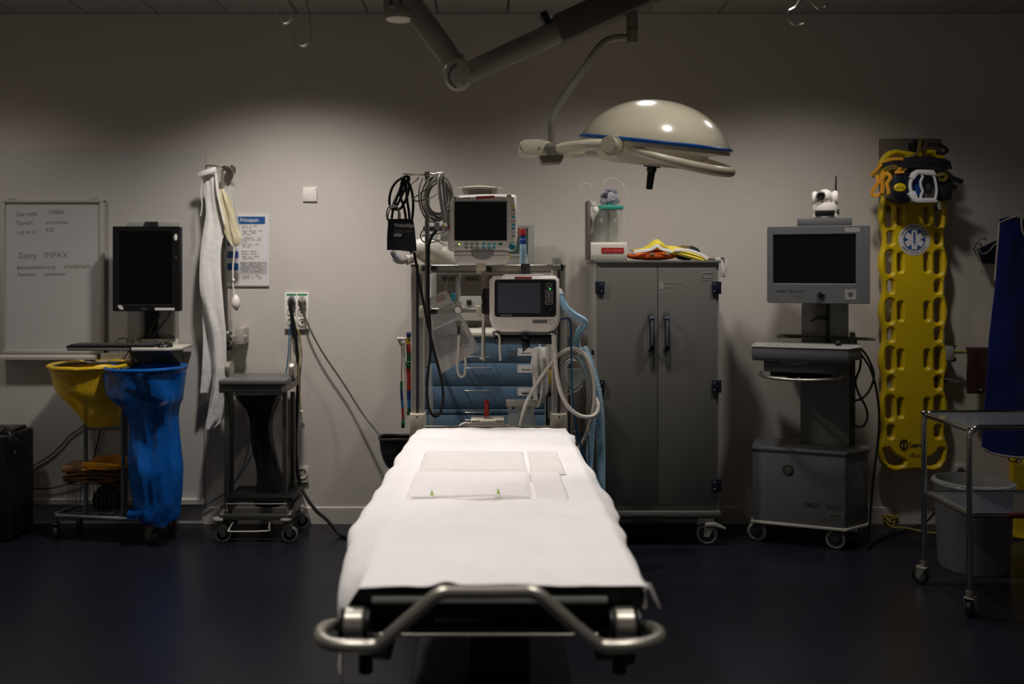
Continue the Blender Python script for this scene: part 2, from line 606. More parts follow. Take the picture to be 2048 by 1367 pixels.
M_hose = mat('blue_corrugated_hose', (166, 206, 228), 0.35, var=0.04, see=0.12)
M_bluet = mat('dark_blue_tube', (14, 70, 110), 0.35, var=0.03)
M_wcable = mat('white_cable', (222, 214, 202), 0.45, var=0.03)
M_gcable = mat('grey_cable', (134, 130, 122), 0.5, var=0.04)
M_ggreen = mat('grey_green_cable', (84, 86, 70), 0.5, var=0.04)
M_bcable = mat('blue_cable', (40, 96, 130), 0.5, var=0.04)
M_ycable = mat('yellow_green_cable', (150, 134, 62), 0.5, var=0.04)
M_spine = mat('yellow_board_plastic', (222, 190, 12), 0.45, var=0.04, vscale=6)
M_strapy = mat('yellow_webbing', (222, 152, 30), 0.65, var=0.12, vscale=60)
M_strapd = mat('olive_webbing', (110, 90, 36), 0.7, var=0.12, vscale=60)
M_strapk = mat('black_webbing', (14, 14, 18), 0.75, var=0.1, vscale=60)
M_collar = mat('white_collar_plastic', (228, 226, 228), 0.4, var=0.03)
M_apron = mat('blue_apron_vinyl', (8, 26, 96), 0.5, var=0.06, vscale=7, bump=0.1, bscale=30)
M_pipe = mat('pale_piping', (150, 140, 128), 0.7)
M_maroon = mat('maroon_cloth', (56, 26, 26), 0.8, var=0.08)
M_lamp = mat('lamp_cream_lacquer', (222, 212, 186), 0.2, var=0.015, coat=0.6)
M_lamp2 = mat('lamp_shell_plastic', (216, 206, 180), 0.32, var=0.015)
M_arm = mat('lamp_arm_lacquer', (124, 121, 106), 0.4, var=0.02)
M_armcov = mat('lamp_arm_cover', (84, 76, 68), 0.6, var=0.03)
M_ring = mat('blue_ring', (20, 82, 158), 0.25, var=0.02)
M_orange = mat('orange_vest', (226, 98, 26), 0.6, var=0.08)
M_yvest = mat('yellow_vest', (222, 200, 60), 0.6, var=0.06)
M_brown = mat('brown_kraft_paper', (116, 80, 46), 0.75, var=0.1, vscale=18, bump=0.2, bscale=40)
M_obag = mat('orange_folded_bags', (208, 140, 22), 0.45, var=0.12, vscale=22, bump=0.5, bscale=36)
M_ypouch = mat('yellowish_pouch', (224, 212, 176), 0.4, var=0.08, vscale=20, bump=0.4, bscale=24, see=0.25)
M_teallid = mat('turquoise_lid', (60, 158, 140), 0.4, var=0.05)
M_violet = mat('greyish_tubing', (176, 174, 186), 0.3, var=0.1, see=0.5)
M_bottle = mat('pale_blue_cylinder', (150, 186, 206), 0.3, var=0.04, see=0.25)
M_bcap = mat('blue_cap', (24, 66, 140), 0.4, var=0.04)
M_cuff = mat('navy_cuff_nylon', (20, 24, 36), 0.6, var=0.08, vscale=40)
M_print = mat('pale_print', (222, 216, 210), 0.6, var=0.02)
M_tapered = mat('dark_red_tape', (92, 26, 26), 0.5, var=0.05)

# speckled vinyl floor
M_floor = bpy.data.materials.new('speckled_navy_vinyl')
M_floor.use_nodes = True
_nt = M_floor.node_tree
_b = _nt.nodes['Principled BSDF']
_tc = _nt.nodes.new('ShaderNodeTexCoord')
_vo = _nt.nodes.new('ShaderNodeTexVoronoi')
_vo.inputs['Scale'].default_value = 15
_vo.inputs['Randomness'].default_value = 1
_cr = _nt.nodes.new('ShaderNodeValToRGB')
_cr.color_ramp.elements[0].position, _cr.color_ramp.elements[0].color = 0.026, (0.16, 0.17, 0.19, 1)
_cr.color_ramp.elements[1].position, _cr.color_ramp.elements[1].color = 0.036, (0.0150, 0.0152, 0.0245, 1)
_no = _nt.nodes.new('ShaderNodeTexNoise')
_no.inputs['Scale'].default_value = 260
_mx = _nt.nodes.new('ShaderNodeMix')
_mx.data_type = 'RGBA'
_mx.blend_type = 'MULTIPLY'
_mx.inputs['Factor'].default_value = 0.7
_nt.links.new(_tc.outputs['Object'], _vo.inputs['Vector'])
_nt.links.new(_tc.outputs['Object'], _no.inputs['Vector'])
_nt.links.new(_vo.outputs['Distance'], _cr.inputs['Fac'])
_nt.links.new(_cr.outputs['Color'], _mx.inputs['A'])
_nt.links.new(_no.outputs['Fac'], _mx.inputs['B'])
_nt.links.new(_mx.outputs['Result'], _b.inputs['Base Color'])
_b.inputs['Roughness'].default_value = 0.3
_b.inputs['Specular IOR Level'].default_value = 0.35

# ================================================================== the room
XL, XR, YF, H = -3.45, 3.9, -1.4, 3.04
struct('floor', MB().box(XL - .1, XR + .1, YF, WALL + .1, -0.1, 0.0), M_floor)
struct('wall_back', MB().box(XL - .1, XR + .1, WALL, WALL + .12, 0, H + .12), M_wall)
struct('wall_left', MB().box(XL - .1, XL, YF, WALL, 0, H + .12), M_wall)
struct('wall_right', MB().box(XR, XR + .1, YF, WALL, 0, H + .12), M_wall)
ceiling = struct('ceiling', MB().box(XL, XR, YF, WALL, H + .03, H + .12), M_joint)
_first = None
for i in range(-7, 9):                                     # long metal ceiling panels, joints recessed
    x0 = X(38, WALL) + (i + 7) * 0.4165 - 0.4165
    if x0 > XR - .05: break
    p_ = MB().box(max(XL, x0 + .003), min(XR, x0 + .4135), YF, WALL - .012, H, H + .03, 0.004, 1)
    struct('ceiling_panel', p_, M_ceil, ceiling)
struct('trim_1', MB().box(XL, XR, WALL - .012, WALL, H - .004, H + .03), M_ceil)
struct('baseboard_back', MB().prism([(WALL, 0), (WALL - .012, 0), (WALL - .012, .095), (WALL - .004, .1), (WALL, .1)], X(408, WALL), XR, 'YZ'), M_wall)
struct('trim_2', MB().box(XL, X(408.5, 5.35), 5.348, WALL, Z(1000, 5.35), Z(300, 5.35), 0.003, 1), M_panel)   # laminate cladding sheet
struct('trim_3', MB().box(XL, X(408, 5.33), 5.318, WALL, Z(1008, 5.33), Z(997, 5.33), 0.003, 1), M_panel)     # its bottom ledge
struct('trim_4', MB().box(X(409, 5.35), X(413, 5.35), 5.356, WALL, 0.1, Z(300, 5.35), 0.001, 1), M_panel)    # cover strip at its edge
struct('baseboard_left', MB().box(XL, X(408, 5.36), 5.356, WALL, 0, .12, 0.004, 1), M_panel)

# ================================================================== on the back wall
YW = WALL
def socket_insert(mb_holes, mb_ring, px, py, r, y):
    c = P(px, py, y)
    mb_ring.lathe([(r, .004), (r, -.006), (r * .86, -.006), (r * .8, -.0012), (1e-6, -.001)], c, 'Y', 20)
    for a in (0.1, 2.2, 4.2):
        h = c + Vector((math.cos(a) * r * .42, -.0016, math.sin(a) * r * .42))
        mb_holes.cyl(h, h + Vector((0, .003, 0)), r * .15, n=8)

t = thing('wall_cover_plate', 'small square white blank cover plate on bare wall', 'cover plate', P(620, 403, YW))
part('plate', MB().box(X(606, YW), X(634.5, YW), YW - .012, YW, Z(403, YW), Z(374.5, YW), .004), M_white, t)
for a, b in ((610.5, 399), (630, 378.5)):
    part('screw', MB().cyl(P(a, b, YW - .0135), P(a, b, YW - .011), .003, n=8), M_gcable, t)

t = thing('socket_panel', 'tall white panel of six power sockets with green strips', 'socket', P(594, 657, YW), group='power sockets on the back wall')
y = YW - .014
part('backplate', MB().box(X(570, YW), X(618.5, YW), y, YW, Z(657, YW), Z(585, YW), .004), M_white, t)
part('shadow_lip', MB().box(X(570, YW), X(618.5, YW), y - .006, YW, Z(658.5, YW), Z(655.5, YW), .002, 1), M_lgrey, t)  # grey lip stands in for the shadow edge under the panel
for a, b in ((573, 592.5), (594.5, 614.5)):
    part('green_strip', MB().box(X(a, y), X(b, y), y - .002, y + .001, Z(590, y), Z(587, y)), M_greenp, t)
for a, b in ((583, 603), (604, 603), (583, 622), (604, 622), (583.5, 643)):
    hb, rb = MB(), MB()
    socket_insert(hb, rb, a, b, .026, y)
    s_ = part('socket_insert', rb, M_white2, t)
    part('pin_holes', hb, M_black, s_)
s_ = part('socket_insert', MB().lathe([(.027, .004), (.027, -.007), (.02, -.009), (.02, -.004), (1e-6, -.004)], P(604.5, 643, y), 'Y', 22), M_white, t)
part('earth_pin', MB().cyl(P(604.5, 643, y - .012), P(604.5, 643, y), .007, n=10), M_black, s_)

t = thing('wall_socket', 'white square wall socket low on wall behind the black cable', 'socket', P(609, 963, YW), group='power sockets on the back wall')
part('backplate', MB().box(X(591, YW), X(617.5, YW), YW - .012, YW, Z(962, YW), Z(931, YW), .004), M_white2, t)
part('shadow_lip', MB().box(X(591, YW), X(617.5, YW), YW - .016, YW, Z(963.5, YW), Z(961, YW), .002, 1), M_lgrey, t)  # same grey lip in place of a shadow edge
hb, rb = MB(), MB()
socket_insert(hb, rb, 604.5, 946, .032, YW - .012)
s_ = part('socket_insert', rb, M_white2, t)
part('pin_holes', hb, M_black, s_)

t = thing('wall_socket', 'dim wall socket with dark plug under the yellow spine board', 'socket', P(1921, 945, YW), group='power sockets on the back wall')
part('backplate', MB().box(X(1908, YW), X(1934, YW), YW - .012, YW, Z(955, YW), Z(927, YW), .004), M_white2, t)
part('plug', MB().cyl(P(1922, 942, YW - .012), P(1922, 942, YW - .05), .024, .018, n=14), M_dgrey, t)

# cables plugged into the tall panel
t = thing('power_cable', 'thick black mains cable running from socket panel down to floor', 'cable', P(708, 1062, 5.1))
part('plug', MB().cyl(P(583, 603, YW - .012), P(583, 597, YW - .055), .024, .019, n=14), M_black, t)
cp = pxpath([(583, 597, 5.315), (581, 612, 5.31), (584, 632, 5.33), (590, 660, 5.335), (594, 700, 5.34), (596, 745, 5.34), (594, 820, 5.34), (591, 880, 5.338),
             (594, 935, 5.335), (606, 980, 5.32), (630, 1018, 5.25)], 5.33)
cp += [P(655, 1040, 5.15), Vector((X(680, 5.1), 5.1, .013)), Vector((X(704, 5.02), 5.02, .011)), Vector((X(735, 4.9), 4.9, .011)), Vector((X(800, 4.7), 4.7, .011))]
part('cord', MB().tube(cp, .0105, 8, 5), M_black, t)
part('strain_relief', MB().tube(pxpath([(585, 645), (588, 660), (590, 676)], 5.33), .016, 8, 3), M_black, t)
t = thing('power_cable', 'thin grey green cable slanting from socket panel to black bin', 'cable', P(770, 880, 5.2))
part('plug', MB().cyl(P(604, 603, YW - .012), P(604, 597, YW - .055), .024, .019, n=14), M_gcable, t)
part('cord', MB().tube(pxpath([(604, 597, 5.315), (605, 610, 5.3), (611, 636, 5.3), (627, 672, 5.3), (650, 712, 5.3), (688, 768, 5.3), (722, 822, 5.27), (748, 856, 5.22), (764, 874, 5.18),
                              (778, 884, 5.12)], 5.3), .0055, 7, 5), M_ggreen, t)
t = thing('thin_cable', 'thin blue cable hanging from socket panel to steel trolley', 'cable', P(573, 742, 5.32))
part('cord', MB().tube(pxpath([(583, 643, 5.352), (580, 652, 5.33), (578, 680, 5.32), (576, 715, 5.32), (572, 744, 5.33), (566, 762, 5.34), (545, 800, 5.34), (520, 850, 5.34), (508, 900, 5.34), (480, 950, 5.34), (450, 985, 5.34), (410, 1010, 5.335)], 5.33), .004, 6, 5), M_bcable, t)
t = thing('thin_cable', 'thin yellow green cable with white end dangling under socket panel', 'cable', P(603, 824, 5.34))
part('cord', MB().tube(pxpath([(594, 655, 5.345), (598, 666), (601, 680), (600, 705), (597, 740), (598, 780), (602, 820)], 5.33), .0035, 6, 5), M_ycable, t)
part('connector', MB().tube(pxpath([(599, 821), (606, 823)], 5.33), .006, 8), M_white, t)

# ------------------------------------------------------------------ whiteboard
YB = 5.325
t = thing('whiteboard', 'framed whiteboard with faded handwriting on the left wall panel', 'whiteboard', P(107, 720, 5.348))
part('writing_surface', MB().box(X(9, YB), X(204, YB), YB + .006, 5.348, Z(706, YB), Z(402, YB)), M_board, t)
fr = [('frame_rail', 4.5, 208.5, 399, 405), ('frame_rail', 4.5, 208.5, 700, 707)]
for nm, a, b, c, d in fr:
    part(nm, MB().box(X(a, YB), X(b, YB), YB - .006, 5.347, Z(d, YB), Z(c, YB), .003), M_alu, t)
for a, b in ((4.5, 10), (199, 208.5)):
    part('frame_stile', MB().box(X(a, YB), X(b, YB), YB - .005, 5.347, Z(706, YB), Z(400, YB), .003), M_alu, t)
for a in (22, 185):
    part('hanging_clip', MB().box(X(a - 7, YB), X(a + 7, YB), YB, 5.347, Z(400, YB), Z(396, YB), .002, 1), M_lgrey, t)
part('pen_tray', MB().prism([(5.347, Z(707, YB)), (YB - .05, Z(712, 5.27)), (YB - .055, Z(714, 5.27)), (YB - .055, Z(719, 5.27)), (YB - .045, Z(719, 5.27)), (5.347, Z(717, YB))], X(6, YB), X(197, YB), 'YZ'), M_alu, t)
yl = YB + .0052
def hand(s, a, b, c, d, m, sh=0.15):
    lettering(s, X(a, yl), X(b, yl), Z(d, yl), Z(c, yl), yl, m, t, 'handwriting', roll=-0.02, shear=sh)
hand('User name', 32, 74, 422, 432, M_mink)
hand('TM0060', 96, 127, 420, 428, M_mink)
hand('Passwort', 33, 66, 440, 450, M_rink)
hand('schockraum', 90, 136, 440, 448, M_rink)
hand('Log on to', 33, 73, 459, 470, M_rink)
hand('KSL', 92, 109, 455, 463, M_rink)
hand('Zugang', 36, 73, 505, 519, M_gink, 0.1)
hand('IMPAX', 89, 136, 504, 515, M_gink, 0)
hand('Benutzerkennung', 34, 111, 530, 540, M_mink)
hand('schockraum', 127, 180, 527, 536, M_rink)
hand('Passwort', 35, 72, 544, 552, M_mink)
hand('schockraum', 87, 131, 544, 551, M_mink)

# ------------------------------------------------------------------ wall monitor, its mount, keyboard and mouse
t = thing('monitor_mount', 'grey wall plate with keyboard tray carrying the black monitor', 'monitor mount', P(306, 725, 5.348))
part('wall_plate', MB().box(X(255, 5.33), X(356, 5.33), 5.325, 5.348, Z(684, 5.33), Z(444, 5.33), .003), M_lgrey, t)
part('slot_rail', MB().box(X(290, 5.32), X(316, 5.32), 5.31, 5.326, Z(676, 5.32), Z(443, 5.32), .002), M_black, t)
part('monitor_arm', MB().box(X(294, 5.25), X(312, 5.25), 5.22, 5.315, Z(560, 5.25), Z(500, 5.25), .004), M_bmatt, t)
ty = 5.12
tp = [(X(262, ty), 5.325), (X(258, ty), 5.14), (X(275, ty), 5.03), (X(345, ty), 5.03), (X(367, ty), 5.10), (X(362, ty), 5.325)]
part('mouse_tray', MB().prism(tp, Z(699, ty), Z(693, ty), 'XY', .004), M_white2, t)
part('keyboard_shelf', MB().prism([(X(138, 5.08), 5.22), (X(138, 5.08), 5.05), (X(262, 5.08), 5.05), (X(262, 5.08), 5.22)], Z(699, ty), Z(694, ty), 'XY', .004), M_grey, t)
part('tray_bracket', MB().prism([(5.325, Z(698, 5.2)), (5.1, Z(698.5, 5.2)), (5.3, Z(728, 5.3)), (5.325, Z(728, 5.3))], X(268, 5.2), X(352, 5.2), 'YZ'), M_grey, t)
part('back_lip', MB().box(X(268, 5.3), X(356, 5.3), 5.29, 5.325, Z(694, 5.3), Z(677, 5.3), .01), M_white2, t)
for a in (280, 310):
    part('screw', MB().cyl(P(a, 682, 5.287), P(a, 682, 5.291), .004, n=8), M_black, t)

t = thing('wall_monitor', 'black flat monitor switched off beside the whiteboard', 'monitor', P(292, 622, 5.2))
ym = 5.17
part('housing', MB().box(X(226.5, ym), X(359.5, ym), ym, ym + .05, Z(622, ym), Z(453, ym), .006), M_navy, t)
bez = plate(rrect(X(226, ym), X(360, ym), Z(622, ym), Z(452.5, ym), .006), [rrect(X(238.5, ym), X(344, ym), Z(608.5, ym), Z(463, ym), .002)], ym - .008, ym + .012, .003, 'bezel')
part('bezel', bez, M_black, t)
part('screen', MB().box(X(237, ym), X(346, ym), ym - .001, ym + .002, Z(610, ym), Z(462, ym)), M_screen, t)
part('sticker', MB().lathe([(.0005, 0), (.01, 0), (.01, .001), (.0005, .001)], P(351.5, 474, ym - .009), 'Y', 14, M=Matrix.Diagonal((1, 1, 1.9))), M_print, t)
part('asset_label', MB().box(X(311, ym), X(350, ym), ym - .0095, ym - .007, Z(620, ym), Z(615, ym)), M_print, t)
part('power_key', MB().cyl(P(352, 514, ym - .01), P(352, 514, ym - .007), .004, n=10), M_grey, t)
part('maker_mark', strokes(X(283, ym), X(296, ym), Z(618.5, ym), Z(616, ym), ym - .0085, 3, 1), M_grey, t)
part('corner_sticker', MB().prism(pxpoly([(236, 611), (242, 609.5), (247, 613), (248, 619), (241, 618)], ym), ym - .0095, ym - .007, 'XZ'), M_print, t)
part('video_cable', MB().tube(pxpath([(316, 622, 5.22), (318, 632, 5.23), (306, 650, 5.25), (301, 664, 5.28), (302, 676, 5.3)], 5.25), .005, 7, 5), M_black, t)
part('video_cable', MB().tube(pxpath([(340, 618, 5.22), (338, 630, 5.24), (322, 652, 5.27), (308, 668, 5.29), (304, 676, 5.3)], 5.25), .006, 7, 5), M_black, t)

kz = Z(694, ty)
t = thing('keyboard', 'flat black keyboard seen edge on at the monitor tray', 'keyboard', (X(222, 5.08), 5.14, kz))
part('case', MB().box(X(135, 5.08), X(310, 5.08), 5.06, 5.21, kz + .0005, kz + .014, .004), M_black, t)
kb = MB()
for r in range(5):
    for k in range(19):
        x = X(138, 5.08) + .008 + k * .0249
        kb.box(x, x + .021, 5.068 + r * .027, 5.09 + r * .027, kz + .013, kz + .021, .002, 1)
part('keys', kb, M_dgrey, t, kind='stuff')
part('cord', MB().tube([P(232, 688, 5.2), P(234, 680, 5.24), P(245, 676, 5.27), P(256, 680, 5.28), P(252, 688, 5.25), P(262, 684, 5.26), P(280, 676, 5.28), P(296, 670, 5.3)], .003, 6, 5), M_black, t)
t = thing('computer_mouse', 'black computer mouse on the white tray under the monitor', 'mouse', (X(334, ty), 5.08, kz))
mz = kz + .0005
part('body', MB().lathe([(.001, .031), (.02, .029), (.036, .019), (.042, .006), (.041, 0)], (X(334, ty), 5.09, mz), 'Z', 20, M=Matrix.Diagonal((1.0, 1.2, 1))), M_black, t)
part('scroll_wheel', MB().cyl((X(334, ty) - .004, 5.055, mz + .024), (X(334, ty) + .004, 5.055, mz + .024), .007, n=10), M_grey, t)
part('cord', MB().tube([P(334, 685, 5.12), P(340, 678, 5.18), P(350, 682, 5.22), P(346, 672, 5.27), P(330, 668, 5.3), P(305, 676, 5.305)], .0025, 6, 5), M_black, t)
# small pale adapter box and wire under the tray, fixed to the cladding sheet
t = thing('adapter_box', 'small cream box on the wall panel under the keyboard', 'adapter', P(240, 726, 5.345))
part('box', MB().box(X(205, 5.34), X(264, 5.34), 5.31, 5.348, Z(724, 5.34), Z(705, 5.34), .004), M_cream, t)
part('wire', MB().tube(pxpath([(246, 724, 5.32), (248, 716, 5.3), (256, 704, 5.3), (258, 690, 5.31)], 5.3), .003, 6, 4), M_black, t)

# ------------------------------------------------------------------ poster, rail pole with gown and pouch
yp = YW - .004
t = thing('wall_poster', 'white printed poster with blue title band behind the gown pole', 'poster', P(498, 572, YW))
part('sheet', MB().box(X(455, YW), X(538, YW), yp, YW - .0005, Z(571.5, YW), Z(427, YW)), M_paper, t)
part('bottom_rail', MB().box(X(455, YW), X(538.5, YW), yp - .004, YW, Z(573.5, YW), Z(570.5, YW), .001, 1), M_gcable, t)
ya = yp - .0008
part('title_band', MB().box(X(466, YW), X(530.5, YW), ya, yp + .001, Z(448, YW), Z(433, YW)), M_bink, t)
lettering('Prinzipien', X(481, ya), X(517, ya), Z(445.5, ya), Z(436, ya), ya - .0004, M_paper, t, 'title_lettering', thick=.01)
for a, b, m in ((502, 516, M_bink2), (526, 540, M_bink), (475, 491, M_bink2)):
    part('blue_square', MB().box(X(454, ya), X(477, ya), ya, yp + .001, Z(b, ya), Z(a, ya)), m, t)
part('grey_band', MB().box(X(479, ya), X(534, ya), ya + .0003, yp + .001, Z(548, ya), Z(523, ya)), M_paperg, t)
pr = MB()
for k, (py, a, b) in enumerate([(451, 484, 514), (455, 484, 503), (461, 485, 524), (465, 485, 511), (468.5, 486, 501), (475, 488, 522), (479, 484, 522), (483, 484, 494),
                                (488, 484, 517), (492.5, 486, 501), (502, 483, 512), (507, 483, 514), (512, 484, 518), (516, 485, 507), (525, 482, 522), (529, 484, 521),
                                (533, 483, 520), (537.5, 482, 525), (542, 484, 521), (551, 484, 520), (555, 484, 524)]):
    m2 = strokes(X(a, ya), X(b, ya), Z(py + 1.2, ya), Z(py - 1.2, ya), ya - .0006, k, 3 + (b - a) // 12)
    pr.merge(m2.bm)
part('printed_lines', pr, M_gink, t, kind='stuff')

yr = 5.27
t = thing('pole_rail', 'steel upright pole clamped to wall block behind white gown', 'pole', P(453, 720, YW))
part('pole', MB().cyl(P(447.5, 395, yr), P(453, 722, yr), .014, n=14), M_dsteel, t)
part('top_bracket', MB().box(X(446, yr), X(462, yr), yr - .01, YW, Z(340, yr), Z(331, yr), .003), M_dsteel, t)
part('top_rod', MB().cyl(P(445, 338, yr), P(445.5, 398, yr), .009, n=10), M_steel, t)
part('top_collar', MB().cyl(P(446, 366, yr), P(446, 378, yr), .018, n=14), M_steel, t)
part('hook', MB().tube(pxpath([(455, 333, yr), (466, 331), (470, 336), (469, 344)], yr), .004, 7, 4), M_dsteel, t)
part('hook', MB().tube(pxpath([(446, 334, yr), (430, 332), (414, 331), (412, 337)], yr), .004, 7, 4), M_dsteel, t)
part('ring_plate', MB().surf(lambda u, v: P(448 + (21 - 2 * v) * math.cos(PI + PI * u * 1.0 + .0) * 1.0, 352 + (20 + 4 * v) * math.sin(-PI * u + PI) * -1.0 + 0, yr - .005), 18, 2), M_clear2, t)
part('clamp_block', MB().box(X(473, yr), X(489, yr), yr - .02, YW, Z(688, yr), Z(655, yr), .005), M_alu, t)
part('clamp_arm', MB().box(X(452, yr), X(494, yr), yr - .014, yr + .012, Z(676, yr), Z(669, yr), .004), M_alu, t)
part('clamp_body', MB().lathe([(.02, -.03), (.027, -.018), (.027, .018), (.02, .03)], P(455, 672, yr), 'Z', 16), M_dsteel, t)
part('clamp_knob', MB().lathe([(.006, -.03), (.018, -.028), (.02, -.006), (.008, .004), (.006, .02)], P(458, 690, yr - .015), 'Z', 12), M_black, t)

gown_rows = [(400, 432, 348), (404, 434, 372), (408, 438, 400), (409, 445, 425), (405, 451, 452), (402, 445, 470), (399, 440, 500), (398, 440, 530), (398, 442, 560), (401, 445, 590),
             (408, 447, 615), (415, 449, 640), (421, 451, 662), (424, 452, 690), (424, 452, 720), (424, 453, 750), (421, 452, 780), (417, 450, 805), (414, 447, 828), (412, 440, 846)]
t = thing('plastic_gown', 'long white plastic gown hanging from the wall pole', 'gown', P(425, 850, 5.2))
part('front_panel', cloth(gown_rows, 5.2, .006, 1.1, 1.0, 16, 4, .003, dy=lambda u, v: .03 * (1 - v) + .008 * math.sin(v * 9) - .02 * math.sin(u * PI)), M_gown, t)
part('back_panel', cloth([(405, 424, 500), (404, 426, 560), (405, 430, 620), (407, 432, 680), (404, 425, 740), (400, 416, 785)], 5.245, .005, 1.0, 2.0, 10, 4, .003), M_gown, t)
part('hem_corner', cloth([(428, 452, 785), (420, 450, 815), (413, 446, 838), (411, 424, 858)], 5.16, .007, 1.1, 0.5, 10, 4, .002), M_gown, t)
part('shoulder_fold', MB().tube(pxpath([(399, 350, 5.2), (408, 346, 5.19), (420, 342, 5.19), (432, 338, 5.2)], 5.2), .012, 10, 4, flat=(.03, .02), nrm=(0, -1, 0)), M_gown, t)
part('front_edge', MB().tube(pxpath([(431, 340, 5.2), (433, 372, 5.185), (440, 410, 5.18), (449, 448, 5.18)], 5.2), .006, 8, 4), M_gown, t)
part('tie', MB().tube(pxpath([(405, 360), (402, 385), (404, 410), (401, 432)], 5.19), .003, 6, 4), M_gown, t)

t = thing('infusion_pouch', 'yellowish clear pouch with tube and white bulb on the pole', 'pouch', P(472, 618, 5.22))
part('pouch', sack([(436, 449, 378), (436, 456, 392), (439, 463, 412), (443, 470, 435), (449, 475, 458), (455, 480, 475), (461, 478, 487), (466, 472, 492)], 5.215, .35, .02, 3.0, closed_top=True), M_ypouch, t)
part('sleeve', sack([(447, 468, 372), (450, 470, 390), (454, 473, 420), (458, 478, 450), (464, 476, 468)], 5.235, .3, .01, 5.0, closed_top=True), M_clear2, t)
part('tube', MB().tube(pxpath([(468.5, 490), (468, 510), (466, 535), (466, 556), (466.5, 575), (469, 592)], 5.215), .0045, 8, 5), M_white, t)
part('tube_clip', MB().ball(P(467, 560, 5.213), .008, (1, 1, 1.3), 10, 8), M_white, t)
part('bulb', MB().lathe([(.002, -.047), (.006, -.045), (.02, -.03), (.025, -.01), (.024, .012), (.016, .03), (.007, .04), (.005, .045)], P(472, 604, 5.212), 'Z', 18), M_white, t)
part('bulb_valve', MB().cyl(P(474, 615, 5.212), P(475, 620, 5.212), .007, .005, n=10), M_grey, t)

# ================================================================== left side, standing on the floor
# black equipment case at the left edge of the picture
t = thing('equipment_case', 'black upright equipment case with tangled cords at the far left', 'case', (X(-22, 5.05), 5.1, 0))
part('body', MB().box(X(-70, 5.0), X(24, 5.0), 4.98, 5.25, .012, Z(868, 5.0), .022, 3), M_black, t)
part('top_panel', MB().box(X(-66, 5.0), X(12, 5.0), 5.0, 5.23, Z(869, 5.0), Z(862, 5.0), .008), M_dgrey, t)
for a in (-50, 10):
    for b in (5.02, 5.21):
        part('foot', MB().cyl((X(a, 5), b, 0), (X(a, 5), b, .014), .018, n=10), M_brub, t)
t = thing('tangled_cord', 'tangle of thin black cord lying on the black case', 'cord', P(15, 868, 5.1))
zt = Z(862, 5.0)
part('cord', MB().tube([P(-12, 858, 5.12), P(4, 852, 5.08), P(14, 858, 5.05), P(22, 868, 5.0), P(12, 860, 5.02), P(9, 853, 5.06), P(20, 857, 5.02), P(28, 864, 4.98), P(40, 866, 4.97), P(45, 873, 4.97), P(40, 880, 4.97),
                       P(30, 876, 4.965), P(27, 869, 4.965), P(34, 864, 4.97), P(38, 872, 4.97), P(31, 884, 4.965), P(27, 896, 4.965), P(32, 906, 4.965), P(40, 898, 4.965), P(45, 888, 4.965), P(38, 886, 4.965), P(28, 894, 4.965), P(26, 906, 4.965)], .0035, 6, 5), M_black, t)
part('cord', MB().tube([P(2, 862, 5.0), P(8, 858, 4.99), P(6, 853, 5.03), P(14, 860, 4.98), P(22, 872, 4.97), P(24, 884, 4.965), P(16, 868, 4.97), P(10, 864, 5.0)], .004, 6, 5), M_black, t)
# wall cables drooping from the case
t = thing('drooping_cable', 'thin dark cord rising along the wall behind the waste trolley', 'cord', P(24, 956, 5.3))
part('cord', MB().tube(pxpath([(14, 958, 5.27), (30, 955), (60, 935), (95, 914), (120, 893), (138, 872), (152, 862), (165, 852), (176, 841), (192, 815), (215, 780), (240, 735), (252, 712)], 5.338), .0042, 6, 5), M_black, t)
t = thing('drooping_cable', 'thin dark cord sagging low between the black case and the wire basket', 'cord', P(24, 960, 5.3))
part('cord', MB().tube(pxpath([(14, 957, 5.27), (28, 961), (45, 970), (70, 976), (100, 976), (130, 969), (160, 960), (180, 940), (190, 905), (200, 862), (204, 830), (212, 770), (240, 720)], 5.33), .0042, 6, 5), M_black, t)

# ------------------------------------------------------------------ waste sack trolley
FL, FR = Vector((X(106, 5.05), 5.05, 0)), Vector((X(311, 4.95), 4.95, 0))
du = (FR - FL).normalized()
dv = Vector((-du.y, du.x, 0))
BL, BR = FL + dv * .225, FR + dv * .27
zb = .135
t = thing('waste_trolley', 'grey tubular trolley holding a yellow and a blue waste sack', 'trolley', (FL + BR) / 2)
R = .0115
def up(v, z): return Vector((v.x, v.y, z))
part('base_frame', MB().tube([up(FL + du * .02, zb), up(FR - du * .02, zb), up(FR + dv * .02, zb), up(BR - dv * .02, zb), up(BR - du * .02, zb), up(BL + du * .02, zb), up(BL - dv * .02, zb), up(FL + dv * .02, zb)], R, 8, closed=True), M_galv, t)
for a in (.40, .60):
    part('base_crossbar', MB().tube([up(FL + (FR - FL) * a, zb), up(BL + (BR - BL) * a, zb)], .008, 8), M_galv, t)
def front(px):                              # point on the front base rail below a picture column
    k = (px - CX) / F
    s = (k * FL.y - FL.x) / (du.x - k * du.y)
    return FL + du * s
U1, U2 = front(165) + dv * .03, front(240) + dv * .03
for Uq, zt_ in ((U1, Z(795, U1.y)), (U2, Z(760, U2.y))):
    part('upright', MB().tube([up(Uq, zb), up(Uq, zt_)], R, 10), M_galv, t)
part('crossbar', MB().tube([up(U1, Z(856, U1.y)), up(U2, Z(856, U2.y))], .0105, 8), M_galv, t)
Um = (BL + BR) / 2 - dv * .03
part('upright', MB().tube([up(Um, zb), up(Um, Z(760, Um.y))], R, 8), M_galv, t)
part('crossbar', MB().tube([up(U2, Z(838, U2.y)), up(Um, Z(838, Um.y))], .009, 8), M_galv, t)
yR, bR = Vector((X(181, 5.1), 5.1, Z(731, 5.1))), Vector((X(292, 5.02), 5.02, Z(735, 5.02)))
